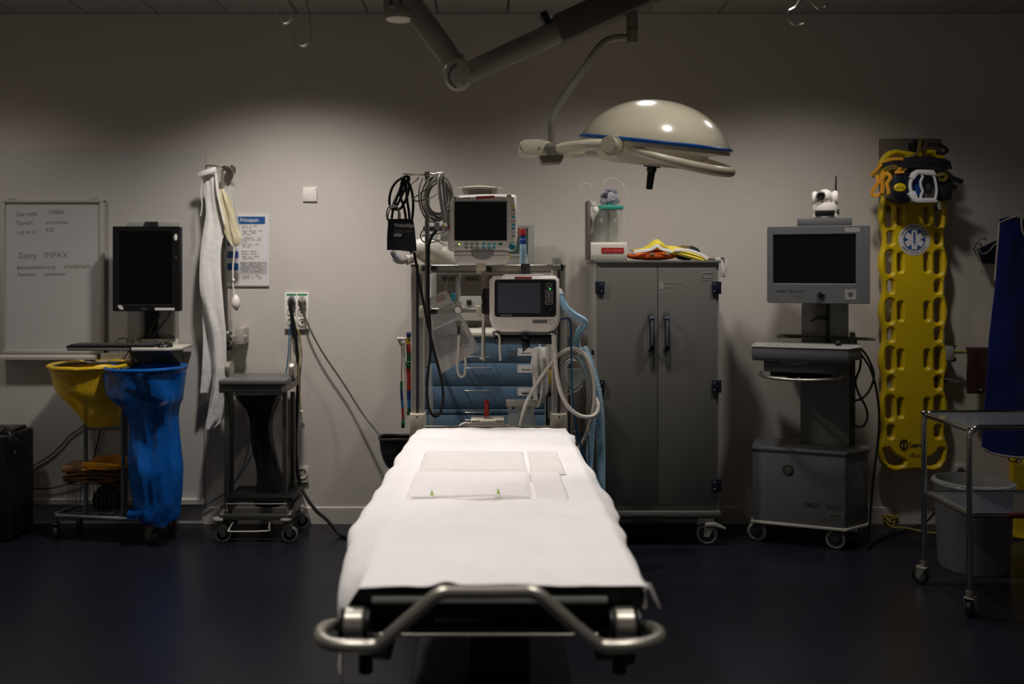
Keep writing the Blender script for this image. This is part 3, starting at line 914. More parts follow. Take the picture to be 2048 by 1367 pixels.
def ring_pts(c, r, n=24): return [c + Vector((math.cos(2 * PI * i / n) * r, math.sin(2 * PI * i / n) * r, 0)) for i in range(n)]
part('sack_ring', MB().tube(ring_pts(yR, .197), .009, 8, closed=True), M_galv, t)
part('sack_ring', MB().tube(ring_pts(bR, .198), .009, 8, closed=True), M_galv, t)
part('ring_bracket', MB().tube([up(U1, Z(796, U1.y)), up(U1, yR.z - .03), Vector((U1.x, yR.y - .19, yR.z))], .008, 8), M_galv, t)
part('ring_bracket', MB().tube([up(U2, Z(761, U2.y)), up(U2, yR.z - .01), Vector((bR.x - .1, bR.y + .165, bR.z))], .008, 8), M_galv, t)
for v, r in ((FL + du * .01 + dv * .01, .042), (FR - du * .02 + dv * .01, .046), (BR - du * .02 - dv * .02, .046), (BL + du * .03 - dv * .03, .042)):
    caster(t, v.x, v.y, r, M_dgrey, M_dsteel, zb, face=1.25 if v.x > -1.95 else .25, m_hub=M_dsteel)
# basket of thin wire on the base
bx0, bx1, by0, by1 = FL.x + .085, FL.x + .34, 4.99 + .06, 5.22
wb = MB()
zt_ = Z(968, 5.05)
for x in [bx0 + (bx1 - bx0) * i / 11 for i in range(12)]:
    for y in (by0, by1): wb.cyl((x, y, zb + .008), (x, y, zt_), .0016, n=5)
for i in range(1, 7):
    y = by0 + (by1 - by0) * i / 7
    for x in (bx0, bx1): wb.cyl((x, y, zb + .008), (x, y, zt_), .0016, n=5)
    wb.cyl((bx0, y, zb + .01), (bx1, y, zb + .01), .0016, n=5)
part('basket_wires', wb, M_dsteel, t, kind='stuff')
for z in (zb + .012, zt_):
    part('basket_rim', MB().tube([Vector((bx0, by0, z)), Vector((bx1, by0, z)), Vector((bx1, by1, z)), Vector((bx0, by1, z))], .003, 6, closed=True), M_dsteel, t)

# the sacks themselves
def lip(c, r, n=26, seed=0.0):
    pts = []
    for i in range(n):
        a = 2 * PI * i / n
        pts.append(c + Vector((math.cos(a) * (r + .004), math.sin(a) * (r + .004), .004 + .004 * noise.noise(Vector((math.cos(a) * 3 + seed, math.sin(a) * 3, 0))))))
    return pts
t = thing('waste_sack', 'yellow plastic waste sack half full in the trolley ring', 'waste sack', up(yR, Z(852, 5.1)))
yrow = [(105, 257, 728), (104, 258, 738), (107, 255, 748), (111, 253, 762), (117, 250, 778), (126, 246, 790), (138, 243, 800), (148, 240, 812), (160, 238, 826), (170, 236, 838), (178, 233, 849), (186, 226, 852)]
yy = sack(yrow, 5.1, .95, .02, 2.0)
part('bag', yy, M_yfilm, t)
part('rolled_lip', MB().tube(lip(yR, .212, seed=2), .012, 8, closed=True), M_yfilm, t)
part('loose_flap', MB().surf(lambda u, v: Vector((X(188, 5.0) + u * .14, 4.91 + .1 * u - .012 * math.sin(v * 3), yR.z + .018 * math.sin(u * PI) + .004 - v * .035 * (1 + .4 * math.sin(u * 7)))), 12, 5), M_yfilm, t)
t = thing('waste_sack', 'long blue plastic waste sack reaching down to the trolley base', 'waste sack', up(bR, .08))
brow = [(218, 366, 734), (217, 366, 742), (216, 364, 752), (218, 362, 770), (221, 362, 788), (232, 361, 800), (248, 356, 812), (256, 353, 824), (263, 351, 840), (265, 351, 865), (264, 354, 890),
        (262, 358, 912), (262, 363, 935), (262, 363, 958), (266, 361, 980), (269, 359, 1000), (271, 358, 1020), (276, 356, 1034), (286, 350, 1040)]
part('bag', sack(brow, 5.02, .85, .035, 9.0, 40), M_bfilm, t)
part('rolled_lip', MB().tube(lip(bR, .206, seed=5), .011, 8, closed=True), M_bfilm, t)
part('bottom_corner', sack([(312, 352, 1005), (310, 345, 1022), (309, 338, 1038), (311, 332, 1052)], 4.9, .5, .02, 4.0, 16), M_bfilm, t)
part('bottom_corner', sack([(258, 290, 1018), (254, 286, 1028), (258, 280, 1036)], 4.92, .8, .02, 6.0, 16), M_bfilm, t)

# contents of the basket
t = thing('kraft_paper_bags', 'brown folded kraft paper bags stacked on the wire basket', 'paper bags', (bx0 + .12, 5.13, zt_))
zq = zt_ + .004
part('bag', MB().surf(lambda u, v: Vector((bx0 - .01 + u * .3, 5.04 + v * .16 + u * .0, zq + .0 + .012 * math.sin(u * 5 + v * 2))), 14, 8), M_brown, t)
def slab(x0, x1, y0, y1, z, th, amp, seed, rot=0.0):
    """sagging folded stack: rounded block with a wavy top"""
    mb = MB().box(x0, x1, y0, y1, 0, th, .004, 2)
    bmesh.ops.subdivide_edges(mb.bm, edges=[e for e in mb.bm.edges if e.calc_length() > .05], cuts=7, use_grid_fill=True)
    cx, cy = (x0 + x1) / 2, (y0 + y1) / 2
    ca, sa = math.cos(rot), math.sin(rot)
    for v in mb.bm.verts:
        k = amp * noise.noise(Vector((v.co.x * 9 + seed, v.co.y * 9, seed)))
        x, y = v.co.x - cx, v.co.y - cy
        v.co = Vector((cx + x * ca - y * sa, cy + x * sa + y * ca, v.co.z + k + z))
    return mb
for k, (dx, th) in enumerate(((.0, .014), (-.006, .016), (.01, .018), (-.012, .03))):
    part('bag', slab(bx0 - .02 + dx, bx1 + .02 + dx, 5.03, 5.21, zq + .012 + k * .018, th, .012, k * 3.1, .04 * (k - 1)), M_brown, t)
t = thing('orange_bag_stack', 'bright orange folded bags on top of the kraft paper bags', 'bags', (bx1 - .03, 5.1, zt_ + .09))
for k in range(3):
    part('bag', slab(bx1 - .16 + k * .004, bx1 + .06, 5.0, 5.2, zt_ + .088 + k * .013, .014, .02, 11 + k * 2, -.05 * k), M_obag, t)
t = thing('black_bag_bundle', 'crumpled black bag standing inside the wire basket', 'bag', (bx1 - .05, 5.12, zb + .02))
part('bundle', MB().surf(lambda u, v: Vector((bx1 - .055 + math.cos(2 * PI * u) * (.002 + .095 * math.sin(PI * (.08 + .92 * v) * .62 + .25)) * (1 + .15 * noise.noise(Vector((math.cos(2 * PI * u) * 3, math.sin(2 * PI * u) * 3, v * 4)))),
                                              5.13 + math.sin(2 * PI * u) * .065 * (1 - v * v * .5), zb + .016 + (zt_ - zb - .03) * (1 - v) if v < .999 else zb + .016)), 22, 12, True), M_dfilm, t)

# ------------------------------------------------------------------ steel instrument trolley with black sack
t = thing('steel_trolley', 'steel sack trolley with flat grey lid and round bumper discs', 'trolley', (X(515, 5.13), 5.13, 0))
x0, x1, y0, y1 = X(447, 4.99), X(577, 4.99), 4.99, 5.29
zl = Z(770, 4.97)
part('lid', MB().box(X(437, 4.97), X(572, 4.97), 4.965, 5.3, zl, Z(759, 4.97), .008), M_grey, t)
part('lid_frame', MB().box(X(438, 4.98), X(571, 4.98), 4.975, 5.3, Z(785, 4.98), zl - .001, .003), M_dsteel, t)
part('corner_strip', MB().box(X(564, 4.975), X(569, 4.975), 4.97, 4.98, Z(784, 4.975), Z(772, 4.975), .001, 1), M_steel, t)
for x, y in ((X(453, 5.02), 5.03), (X(574, 5.1), 5.05), (X(585, 5.26), 5.27), (X(462, 5.26), 5.27)):
    part('post', MB().box(x - .013, x + .013, y - .012, y + .012, .2, Z(783, y), .003), M_dsteel, t)
for px, y in ((459, 5.16), (586, 5.16)):
    s_ = part('bumper_disc', MB().lathe([(.001, -.015), (.045, -.015), (.05, -.011), (.05, .011), (.045, .015), (.001, .015)], P(px, 739, y), 'X', 26), M_steel, t)
    part('bumper_stem', MB().box(X(px, y) - .01, X(px, y) + .01, y - .012, y + .012, zl + .0, Z(752, y), .002), M_black, s_)
zf = .165
part('foot_shelf', MB().box(x0 + .01, x1 + .02, y0 + .02, y1 - .02, zf + .055, zf + .085, .006), M_black, t)
part('base_bar', MB().box(x0 - .0, x1 + .01, y0 - .02, y0 + .012, zf - .035, zf - .004, .005), M_dsteel, t)
for x in (x0 - .01, x1 + .005):
    part('base_side', MB().prism([(y0 - .015, zf - .03), (y1, zf - .03), (y1, zf + .03), (y0 + .12, zf + .03), (y0 - .015, zf - .004)], x - .012, x + .012, 'YZ', .003), M_dsteel, t)
part('shelf_rail', MB().tube([Vector((x0 + .015, y0 + .02, zf)), Vector((x0 + .015, y0 - .0, zf + .05)), Vector((x1 - .01, y0 - .0, zf + .05)), Vector((x1 - .01, y0 + .02, zf))], .004, 8), M_steel, t)
part('pedal', MB().tube([Vector((X(464, 4.95), 4.99, .12)), Vector((X(458, 4.93), 4.93, .092)), Vector((X(462, 4.92), 4.92, .082)), Vector((X(534, 4.92), 4.92, .085)), Vector((X(538, 4.93), 4.93, .1)), Vector((X(536, 4.95), 4.99, .125))], .005, 8, 3), M_steel, t)
for x, y, a in ((X(437, 4.98), 4.99, -1.3), (X(571, 4.98), 4.99, -1.35), (X(597, 5.25), 5.25, -1.2), (X(452, 5.25), 5.25, -1.2)):
    part('bumper_cap', MB().lathe([(.001, .142), (.03, .14), (.034, .131), (.03, .124), (.001, .122)], (x, y, 0), 'Z', 18), M_lgrey, t)
    caster(t, x, y, .046, M_grey, M_dsteel, .13, face=a, wd=.026, m_hub=M_black)
t = thing('black_sack', 'long black plastic sack hanging under the steel trolley lid', 'waste sack', (X(520, 5.14), 5.14, .25))
part('bag', sack([(468, 566, 786), (474, 562, 795), (484, 556, 806), (494, 550, 820), (499, 546, 835), (501, 543, 855), (503, 546, 880), (508, 551, 905), (513, 556, 930), (515, 562, 955), (514, 567, 980), (511, 569, 1000), (513, 567, 1009)],
                  5.14, .75, .02, 1.5, 28, closed_top=True), M_dfilm, t)

# ================================================================== stretcher in the middle
ZB, YN, YFAR = .806, 2.02, 3.97                    # mattress top, near and far end
t = thing('stretcher', 'hospital stretcher with black mattress and curved steel push handle', 'stretcher', (.01, 3.0, 0))
mx0, mx1 = -.285, .345
part('mattress', MB().prism([(mx0 + .012, ZB - .003), (mx0 - .008, ZB - .014), (mx0 - .026, ZB - .04), (mx0 - .03, ZB - .07), (mx0 + .01, ZB - .085), (mx1 - .03, ZB - .085), (mx1 + .005, ZB - .075), (mx1 + .012, ZB - .03), (mx1, ZB - .003)], YN + .015, YFAR, 'XZ', .006), M_matt, t)
part('deck', MB().box(mx0 + .01, mx1 - .01, YN + .08, YFAR - .02, ZB - .11, ZB - .086, .005), M_bmatt, t)
zr = Z(1196, 2.09)
part('frame_bar', MB().box(X(752, 2.09), X(1206, 2.09), 2.005, 2.03, Z(1203, 2.02), Z(1187, 2.02), .004), M_frame, t)
part('frame_bar', MB().box(X(757, 2.13), X(1200, 2.13), 2.04, 2.06, Z(1219, 2.05), Z(1209, 2.05), .003), M_frame, t)
for s in (-1, 1):
    xs = .014 + s * .285
    part('side_rail', MB().box(xs - .022, xs + .022, 2.12, 3.95, .69, .72, .005), M_frame, t)
    part('corner_block', MB().prism([(2.05, .70), (2.3, .70), (2.3, .60), (2.1, .60), (2.03, .635)], xs + (.006 if s < 0 else -.046), xs + (.046 if s < 0 else -.006), 'YZ', .006), M_black, t)
    dx = X(711, 2.0) if s < 0 else X(1247, 2.0)
    d = part('bumper_roller', MB().lathe([(.012, -.0235), (.03, -.0235), (.036, -.018), (.036, .018), (.03, .0235), (.012, .0235)], (dx, 1.99, Z(1257, 1.96)), 'X', 30), M_steel, t)
    for q in (-.03, .03):
        part('roller_cheek', MB().cyl((dx + q - .003, 1.99, Z(1257, 1.96)), (dx + q + .003, 1.99, Z(1257, 1.96)), .034, n=20), M_black, d)
part('foot_rod', MB().tube([(X(745, 2.03), 2.03, Z(1268, 2.03)), (X(1194, 2.03), 2.03, Z(1268, 2.03))], .005, 8), M_steel, t)
part('foot_crossbar', MB().box(X(742, 2.16), X(1215, 2.16), 2.15, 2.19, Z(1266, 2.16), Z(1252, 2.16), .004), M_dgrey, t)
part('actuator_box', MB().box(X(985, 2.3), X(1215, 2.3), 2.25, 2.4, Z(1255, 2.3), Z(1215, 2.3), .01), M_bmatt, t)
part('back_tilt_box', MB().box(X(760, 2.3), X(870, 2.3), 2.28, 2.4, Z(1250, 2.3), Z(1225, 2.3), .01), M_bmatt, t)
hp = [(702, 1256, 2.03), (688, 1252, 2.02), (664, 1250, 1.98), (644, 1258, 1.93), (640, 1272, 1.88), (656, 1286, 1.845), (684, 1291, 1.83), (720, 1292, 1.825), (748, 1291, 1.825), (764, 1283, 1.825),
      (800, 1252, 1.825), (840, 1217, 1.825), (870, 1192, 1.825), (888, 1184, 1.825), (910, 1183, 1.825), (975, 1183, 1.825), (1040, 1182, 1.825), (1062, 1183, 1.825), (1082, 1192, 1.825), (1112, 1218, 1.825),
      (1152, 1253, 1.825), (1190, 1283, 1.825), (1206, 1291, 1.825), (1236, 1292, 1.825), (1268, 1290, 1.83), (1298, 1285, 1.845), (1318, 1273, 1.88), (1316, 1262, 1.93), (1300, 1254, 1.98), (1284, 1254, 2.02), (1262, 1257, 2.03)]
part('push_handle', MB().tube(pxpath(hp, 2), .0138, 14, 4), M_steel, t)
for s in (-1, 1):
    xs = .012 + s * .285
    part('handle_socket', MB().cyl((xs, 2.03, Z(1256, 2.03)), (xs, 2.14, Z(1256, 2.03)), .02, n=14), M_black, t)
# undercarriage
part('chassis', MB().box(-.24, .26, 2.3, 3.75, .2, .27, .03, 3), M_bmatt, t)
for y in (2.72, 3.4):
    part('lift_column', MB().box(-.02, .085, y - .07, y + .07, .26, .70, .012), M_black, t)
    part('column_boot', MB().box(-.06, .125, y - .11, y + .11, .26, .44, .02), M_black, t)
for s in (-1, 1):
    part('brake_lever', MB().tube([(.012 + s * .2, 2.3, .235), (.012 + s * .24, 2.12, .25), (.012 + s * .25, 1.98, .2)], .012, 8, 3), M_black, t)
    part('pedal_pad', MB().ball((.012 + s * .25, 1.97, .2), .035, (1.0, 1.5, .5), 12, 8), M_brub, t)
    for y in (2.2, 3.8):
        caster(t, .012 + s * .27, y, .095, M_brub, M_dgrey, .24, face=.2 * s, wd=.04)
    part('drip_pole_socket', MB().cyl((.012 + s * .3, 2.13, .56), (.012 + s * .3, 2.13, .72), .017, n=12), M_black, t)
    part('corner_leg', MB().prism([(X(705 if s < 0 else 1262, 2.1), .70), (X(742 if s < 0 else 1295, 2.1), .70), (X(730 if s < 0 else 1285, 2.1), .55), (X(714 if s < 0 else 1268, 2.1), .54)], 2.2, 2.24, 'XZ', .005), M_black, t)
part('head_bar', MB().tube([(X(850, 4.03), 4.03, Z(853, 4.03)), (X(1106, 4.03), 4.03, Z(853, 4.03))], .0055, 8), M_steel, t)
for px in (856, 1100):
    part('head_bar_post', MB().tube([(X(px, 4.03), 4.03, Z(853, 4.03)), (X(px, 4.03), 4.03, .69), (X(px, 4.03), 3.9, .69)], .006, 8), M_steel, t)
part('utility_tray', MB().box(-.2, .22, 2.9, 3.35, .5, .515, .005), M_dgrey, t)

# ------------------------------------------------------------------ paper sheet
def hang_l(Y):
    pts = [(2.02, .235), (2.1, .25), (2.2, .17), (2.35, .125), (2.45, .115), (2.6, .10), (2.8, .075), (3.0, .065), (3.3, .04), (3.5, .045), (3.7, .02), (3.97, .012)]
    return interp(pts, Y)
def out_l(Y):
    return interp([(2.02, .042), (2.12, .07), (2.3, .092), (2.45, .102), (2.6, .112), (2.8, .095), (3.0, .09), (3.3, .072), (3.5, .075), (3.7, .055), (3.97, .042)], Y)
def hang_r(Y):
    return interp([(2.02, .012), (2.2, .03), (2.5, .045), (2.75, .06), (2.9, .075), (3.1, .065), (3.4, .05), (3.7, .03), (3.85, .03), (3.97, .02)], Y)
def out_r(Y):
    return interp([(2.02, .02), (2.2, .02), (2.5, .03), (2.75, .05), (2.9, .06), (3.1, .055), (3.4, .035), (3.7, .02), (3.85, .03), (3.97, .012)], Y)
def interp(pts, x):
    for (a, p), (b, q) in zip(pts, pts[1:]):
        if x <= b:
            k = max(0, min(1, (x - a) / (b - a)))
            return p + (q - p) * k
    return pts[-1][1]
def sheet_pt(u, v):
    Y = 2.0 + (3.975 - 2.0) * v
    xl, xr = mx0 + .004, mx1 - .002
    hl, hr = hang_l(Y) + .018 * noise.noise(Vector((Y * 6, 1, 0))), hang_r(Y) + .016 * noise.noise(Vector((Y * 6, 5, 0)))
    W_ = xr - xl
    tot = hl + W_ + hr
    s = u * tot
    wr = .006 * noise.noise(Vector((s * 7, Y * 5, 0))) + 0.005 * noise.noise(Vector((s * 3, Y * 16, 4))) + .0022 * noise.noise(Vector((s * 22, Y * 22, 8)))
    if s < hl:
        k = (hl - s)
        e = k / hl
        x = xl - out_l(Y) * math.sin(min(1, e * (1.0 + 1.6 * min(1, hl / .15))) * PI / 2) - .02 * noise.noise(Vector((k * 8, Y * 7, 2))) * e
        z = ZB - k * .93 + .004 * math.exp(-k * 60)
        Yq = Y + (.05 * e if v < .02 else 0)
        return Vector((x, Y, z))
    if s > hl + W_:
        k = s - hl - W_
        e = k / hr
        x = xr + out_r(Y) * math.sin(min(1, e) * PI / 2) + .016 * noise.noise(Vector((k * 8, Y * 7, 7))) * e
        return Vector((x, Y, ZB - k * .8 + .004))
    q = (s - hl) / W_
    edge = min(1, min(q, 1 - q) * 9)
    z = ZB + .004 + wr * edge + .0015
    if Y < 2.06:                                             # front hem lifts and dips
        f = (2.06 - Y) / .06
        z += f * (.0115 * math.exp(-((q - .30) / .045) ** 2) - .006 * abs(q - .62) - .002 + .002 * math.sin(q * 16) + .006 * max(0, q - .75) - .010 * max(0, .3 - q))
    return Vector((xl + q * W_, Y, z))
sb = MB().surf(sheet_pt, 96, 120)
sh = single('paper_sheet', sb, M_sheet, 'white paper sheet draped over the stretcher, loose at its edges', 'sheet', smooth=80)
mod = sh.modifiers.new('thickness', 'SOLIDIFY')
mod.thickness, mod.offset = .0012, 1
t = thing('sheet_tie', 'pair of thin white ties hanging off the sheet corner near the handle', 'tie', P(1305, 1215, 2.06))
part('tie', cloth([(1292, 1301, 1165), (1300, 1309, 1182), (1307, 1315, 1198), (1316, 1322, 1216)], 2.03, .002, .5, 0, 4, 3, .001), M_sheet, t)
part('tie', cloth([(1283, 1294, 1168), (1284, 1292, 1188), (1285, 1293, 1204), (1286, 1293, 1217)], 2.04, .002, .5, 0, 4, 3, .001), M_sheet, t)
t = thing('sheet_flap', 'small white folded flap at the far sheet corner beside white cables', 'sheet flap', P(1148, 886, 3.9))
part('flap', MB().surf(lambda u, v: P(1126 + 24 * u, 862 + 9 * u + 14 * v * (.3 + .7 * u), 3.94 - .12 * v), 6, 5), M_sheet, t)

# ------------------------------------------------------------------ absorbent pad
zp = ZB + .0115
def pad_block(x0, x1, y0, y1, z, th, seed, nx, ny, amp=.0022):
    def f(u, v):
        x, y = x0 + (x1 - x0) * u, y0 + (y1 - y0) * v
        e = min(1, 26 * min(u, 1 - u, v, 1 - v))
        return Vector((x, y, z - .006 + (th + .006) * e ** .5 + amp * noise.noise(Vector((x * 14 + seed, y * 14, 0))) * e + amp * noise.noise(Vector((x * 5 + seed, y * 34, 3))) * e))
    return MB().surf(f, nx, ny)
t = thing('absorbent_pad', 'folded white absorbent pad with green tabs on the paper sheet', 'pad', (.01, 3.06, zp))
xa, xb = -.252, .27
part('pad_body', pad_block(xa, .142, 2.74, 3.1, zp, .003, 2, 40, 34), M_pad, t)
part('pad_body', pad_block(xa + .01, .142, 3.1, 3.44, zp, .004, 7, 40, 30), M_padgrey, t)
part('folded_side', pad_block(.146, xb - .02, 2.72, 3.1, zp, .0025, 4, 14, 34), M_pad, t)
part('folded_side', pad_block(.146, xb, 3.08, 3.44, zp, .0035, 9, 14, 30), M_padgrey, t)
def lipz(x): return zp + .006 + .0065 * math.sin((x + .2) * 8.5) ** 2
part('front_hem', MB().tube([(x, 2.735 + .004 * math.sin(x * 30), lipz(x) - .003) for x in [xa + .02 + i * .019 for i in range(20)]], .004, 6), M_pad, t)
for px in (865, 997):
    q = X(px, 2.76)
    part('green_tab', MB().prism([(q - .006, lipz(q) - .002), (q + .008, lipz(q) - .002), (q + .003, lipz(q) + .002), (q + .001, lipz(q) + .014), (q - .003, lipz(q) + .014)], 2.742, 2.752, 'XZ', .001), M_green, t)

# ================================================================== equipment behind the stretcher's head end
YP = 4.25
t = thing('equipment_stand', 'aluminium two post equipment stand carrying monitor and ventilator behind stretcher', 'equipment stand', (X(977, YP), YP, 0))
for a, b, py in ((822, 848, 531), (1104, 1131, 531)):
    xa, xb = X(a, YP), X(b, YP)
    p_ = part('post', plate([(xa, .1), (xb, .1), (xb, Z(py, YP)), (xa, Z(py, YP))], [], YP, YP + .06, .004, 'post'), M_alu, t)
    xm = (xa + xb) / 2
    part('groove', MB().box(xm - .006, xm + .006, YP - .0015, YP + .004, .72, Z(py, YP) - .004), M_dgrey, p_)
    part('groove_lip', MB().box(xm + .0075, xm + .0105, YP - .003, YP + .004, .86, Z(py, YP) - .004), M_lgrey, p_)
    part('post_cap', MB().box(xa - .002, xb + .002, YP - .002, YP + .062, Z(py, YP) - .002, Z(py, YP) + .006, .002), M_dgrey, p_)
    c_ = part('base_cover', MB().box(xa - .006, xb + .006, YP - .02, YP + .075, .7, Z(826, YP), .006), M_cream, t)
    part('screw', MB().cyl((xm, YP - .0225, Z(832, YP)), (xm, YP - .018, Z(832, YP)), .005, n=10), M_grey, c_)
    part('foot_beam', MB().box(xm - .03, xm + .03, YP - .2, YP + .25, .08, .13, .008), M_dgrey, t)
    for q in (-.17, .22):
        caster(t, xm, YP + q, .035, M_brub, M_dsteel, .085, face=.4)
part('tie_beam', MB().box(X(848, YP), X(1104, YP), YP + .01, YP + .05, .6, .66, .004), M_dgrey, t)
part('lower_shelf', MB().box(X(850, YP), X(1104, YP), YP - .12, YP + .12, .74, .755, .003), M_lgrey, t)
yr = YP - .035
def rail(x0, x1, yt, yb):
    return MB().box(X(x0, yr), X(x1, yr), yr, yr + .012, Z(yb, yr), Z(yt, yr), .0015, 1)
r1 = part('equipment_rail', rail(846, 1124, 529.5, 540), M_steel, t)
part('end_cap', MB().box(X(1122, yr), X(1126.5, yr), yr - .002, yr + .014, Z(541, yr), Z(528, yr), .001, 1), M_black, r1)
part('end_screw', MB().cyl(P(1126, 530, yr + .006), P(1131, 530, yr + .006), .004, n=8), M_steel, r1)
r2 = part('equipment_rail', rail(848, 968, 616.5, 625), M_steel, t)
r3 = part('upper_back_rail', MB().box(X(838, YP), X(1128, YP), YP + .062, YP + .074, Z(545, YP), Z(538, YP), .0015, 1), M_dsteel, t)
for a, b, c, d in ((838.5, 862, 527, 548), (952.5, 971.5, 526, 547), (838.5, 862, 611.5, 634.5), (952.5, 970.5, 611, 634)):
    part('clamp_block', MB().box(X(a, yr), X(b, yr), yr - .022, YP + .001, Z(d, yr), Z(c, yr), .003), M_cream, t)
part('number_plate', MB().box(X(844, yr), X(853, yr), yr - .0235, yr - .02, Z(542, yr), Z(531, yr)), M_grey, t)
lettering('3', X(846, yr), X(851, yr), Z(540.5, yr), Z(533, yr), yr - .0242, M_black, t, 'number')
for a, b in ((868, 537), (977, 538), (868, 623)):
    k = part('clamp_knob', MB().lathe([(.004, -.016), (.011, -.014), (.013, 0), (.011, .014), (.004, .016)], P(a, b, yr - .012), 'X', 12), M_black, t)
part('clear_tab', MB().box(X(1093, yr), X(1107, yr), yr - .004, yr + .016, Z(529.5, yr), Z(525, yr), .001, 1), M_paper, t)
part('rail_stop', MB().box(X(1104, YP), X(1124, YP), YP + .03, YP + .06, Z(530, YP), Z(513, YP), .002), M_clear2, t)
# drip pole with two hooks at the left, and a second short pole
yq = YP - .06
part('drip_pole', MB().cyl(P(854.5, 735, yq), P(854.5, 350, yq), .0115, n=14), M_dsteel, t)
part('pole_sleeve', MB().cyl(P(854.5, 733, yq), P(854.5, 645, yq), .0145, n=14), M_steel, t)
part('pole_head', MB().box(X(849, yq), X(859, yq), yq - .012, yq + .012, Z(353, yq), Z(343, yq), .003), M_steel, t)
part('hook_arm', MB().tube(pxpath([(850, 350, yq), (832, 349, yq), (812, 347.5, yq - .01), (804, 348, yq - .02), (803, 353, yq - .03), (808, 359, yq - .03), (817, 355, yq - .02), (822, 350, yq - .01), (848, 348.5, yq)], yq), .0035, 7, 3), M_steel, t)
part('hook_arm', MB().tube(pxpath([(858, 350, yq), (872, 347, yq), (884, 345, yq - .02), (887, 349, yq - .03), (882, 353, yq - .03), (874, 349, yq - .02), (860, 347, yq)], yq), .0035, 7, 3), M_steel, t)
part('hook_brace', MB().tube(pxpath([(822, 369), (838, 355)], yq), .003, 6), M_steel, t)
part('short_pole', MB().cyl(P(967, 722, yq), P(967, 546, yq), .0085, n=12), M_steel, t)
part('ruler_strip', MB().prism(pxpoly([(853, 728), (863, 728), (869, 850), (859, 850)], yq - .005), yq - .006, yq - .005, 'XZ'), M_clear2, t)
ti = MB()
for k in range(15):
    a = 745 + k * 7
    ti.box(X(861 + k * .45, yq), X(865 + k * .45, yq), yq - .0075, yq - .006, Z(a + .8, yq), Z(a, yq))
part('ruler_ticks', ti, M_ink, t, kind='stuff')

# ------------------------------------------------------------------ patient monitor
ym = 4.1
t = thing('patient_monitor', 'white patient monitor with dark screen, coloured keys and teal knob', 'medical monitor', P(964, 526, ym + .06))
outl = [(906, 391.5), (935, 389), (968, 387.5), (1000, 387.5), (1029, 388.5), (1033, 392), (1035.5, 420), (1036.5, 445), (1035, 475), (1032, 497), (1027, 501), (965, 502), (900, 502), (896, 498), (894.5, 460), (894, 440), (897, 410), (901, 394)]
part('housing', plate(pxpoly(outl, ym), [], ym, ym + .12, .012, 'housing'), M_white, t)
yf = ym - .0006
part('screen', MB().box(X(908.5, yf), X(1013.5, yf), yf - .001, yf + .002, Z(481, yf), Z(402, yf)), M_screen, t)
part('screen_rim', plate(pxpoly([(907, 401), (1015, 401), (1015, 482.5), (907, 482.5)], yf), [pxpoly([(909, 402.5), (1013.3, 402.5), (1013.3, 480.7), (909, 480.7)], yf)], yf - .002, yf + .002, .0005, 'rim'), M_white2, t)
def key(px, py, m, w=4.2, h=2.6, nm='key'):
    part(nm, MB().lathe([(.0005, -.0015), (.8, -.0015), (1, 0.001)], P(px, py, yf), 'Y', 16, M=Matrix.Diagonal((S(w, ym), 1, S(h, ym)))), m, t)
key(1026, 412, M_yel)
for q, m in ((420, M_key), (433.5, M_cyan), (449, M_cyan), (457, M_cyan), (471.5, M_key)): key(1027, q, m)
for a in (932.5, 943.5, 954): 
    for b in (487.5, 495): key(a, b, M_key, 4, 2.5)
for a in (967, 978, 988):
    for b in (487.5, 495): key(a, b, M_cyan, 4.1, 2.5)
key(1001, 487.5, M_teal, 4.3, 2.8)
part('knob', MB().lathe([(.001, -.014), (.0125, -.014), (.0152, -.011), (.0155, 0)], P(1024.5, 493.5, yf), 'Y', 22), M_teal, t)
part('power_led', MB().ball(P(918.5, 488, yf), .0028, n=10, m=6), M_led, t)
part('power_ring', MB().lathe([(.0075, -.0005), (.0085, -.001), (.0085, .001)], P(913.5, 491, yf), 'Y', 18, caps=False), M_lgrey, t)
part('red_label', MB().prism(pxpoly([(952, 392.5), (989, 391), (989, 396.3), (952, 398)], yf), yf - .0012, yf + .001, 'XZ'), M_red, t)
part('label_print', strokes(X(954.5, yf), X(986, yf), Z(396.3, yf), Z(393.6, yf), yf - .0013, 5, 2, .04), M_redl, t)
part('maker_disc', MB().lathe([(.0005, -.001), (.006, -.001), (.0062, .001)], P(910.5, 396, yf), 'Y', 18), M_grey, t)
lettering('Datex-Ohmeda', X(915.5, yf), X(939.5, yf), Z(397.6, yf), Z(394.2, yf), yf - .0006, M_ink, t, 'maker_lettering', shear=.25, thick=.02)
part('alarm_light', MB().lathe([(.001, -.004), (.011, -.003), (.013, .001)], P(1018, 392.5, yf), 'Y', 18), M_cream, t)
kl = MB()
for py, a, b in ((426.5, 1020, 1034), (442, 1020, 1034), (464, 1020, 1034)): kl.box(X(a, yf), X(b, yf), yf - .0006, yf + .001, Z(py + .5, yf), Z(py, yf))
part('printed_rules', kl, M_ink, t)
hd = part('carrying_handle', MB().surf(lambda u, v: P(912 + 93 * u, 376.5 - 2.6 * math.sin(PI * u) - (.5 + 2.6 * math.sin(PI * u)) * math.sin(2 * PI * v), ym + .06 + (.012 + .022 * math.sin(PI * u)) * math.cos(2 * PI * v)), 22, 12), M_white2, t)
for a in (930, 990):
    part('handle_post', MB().box(X(a - 7, ym), X(a + 7, ym), ym + .04, ym + .08, Z(390, ym), Z(372, ym), .003), M_clear2, hd)
part('handle_bracket', MB().box(X(926, ym), X(994, ym), ym + .05, ym + .09, Z(389, ym), Z(375, ym), .004), M_lgrey, hd)
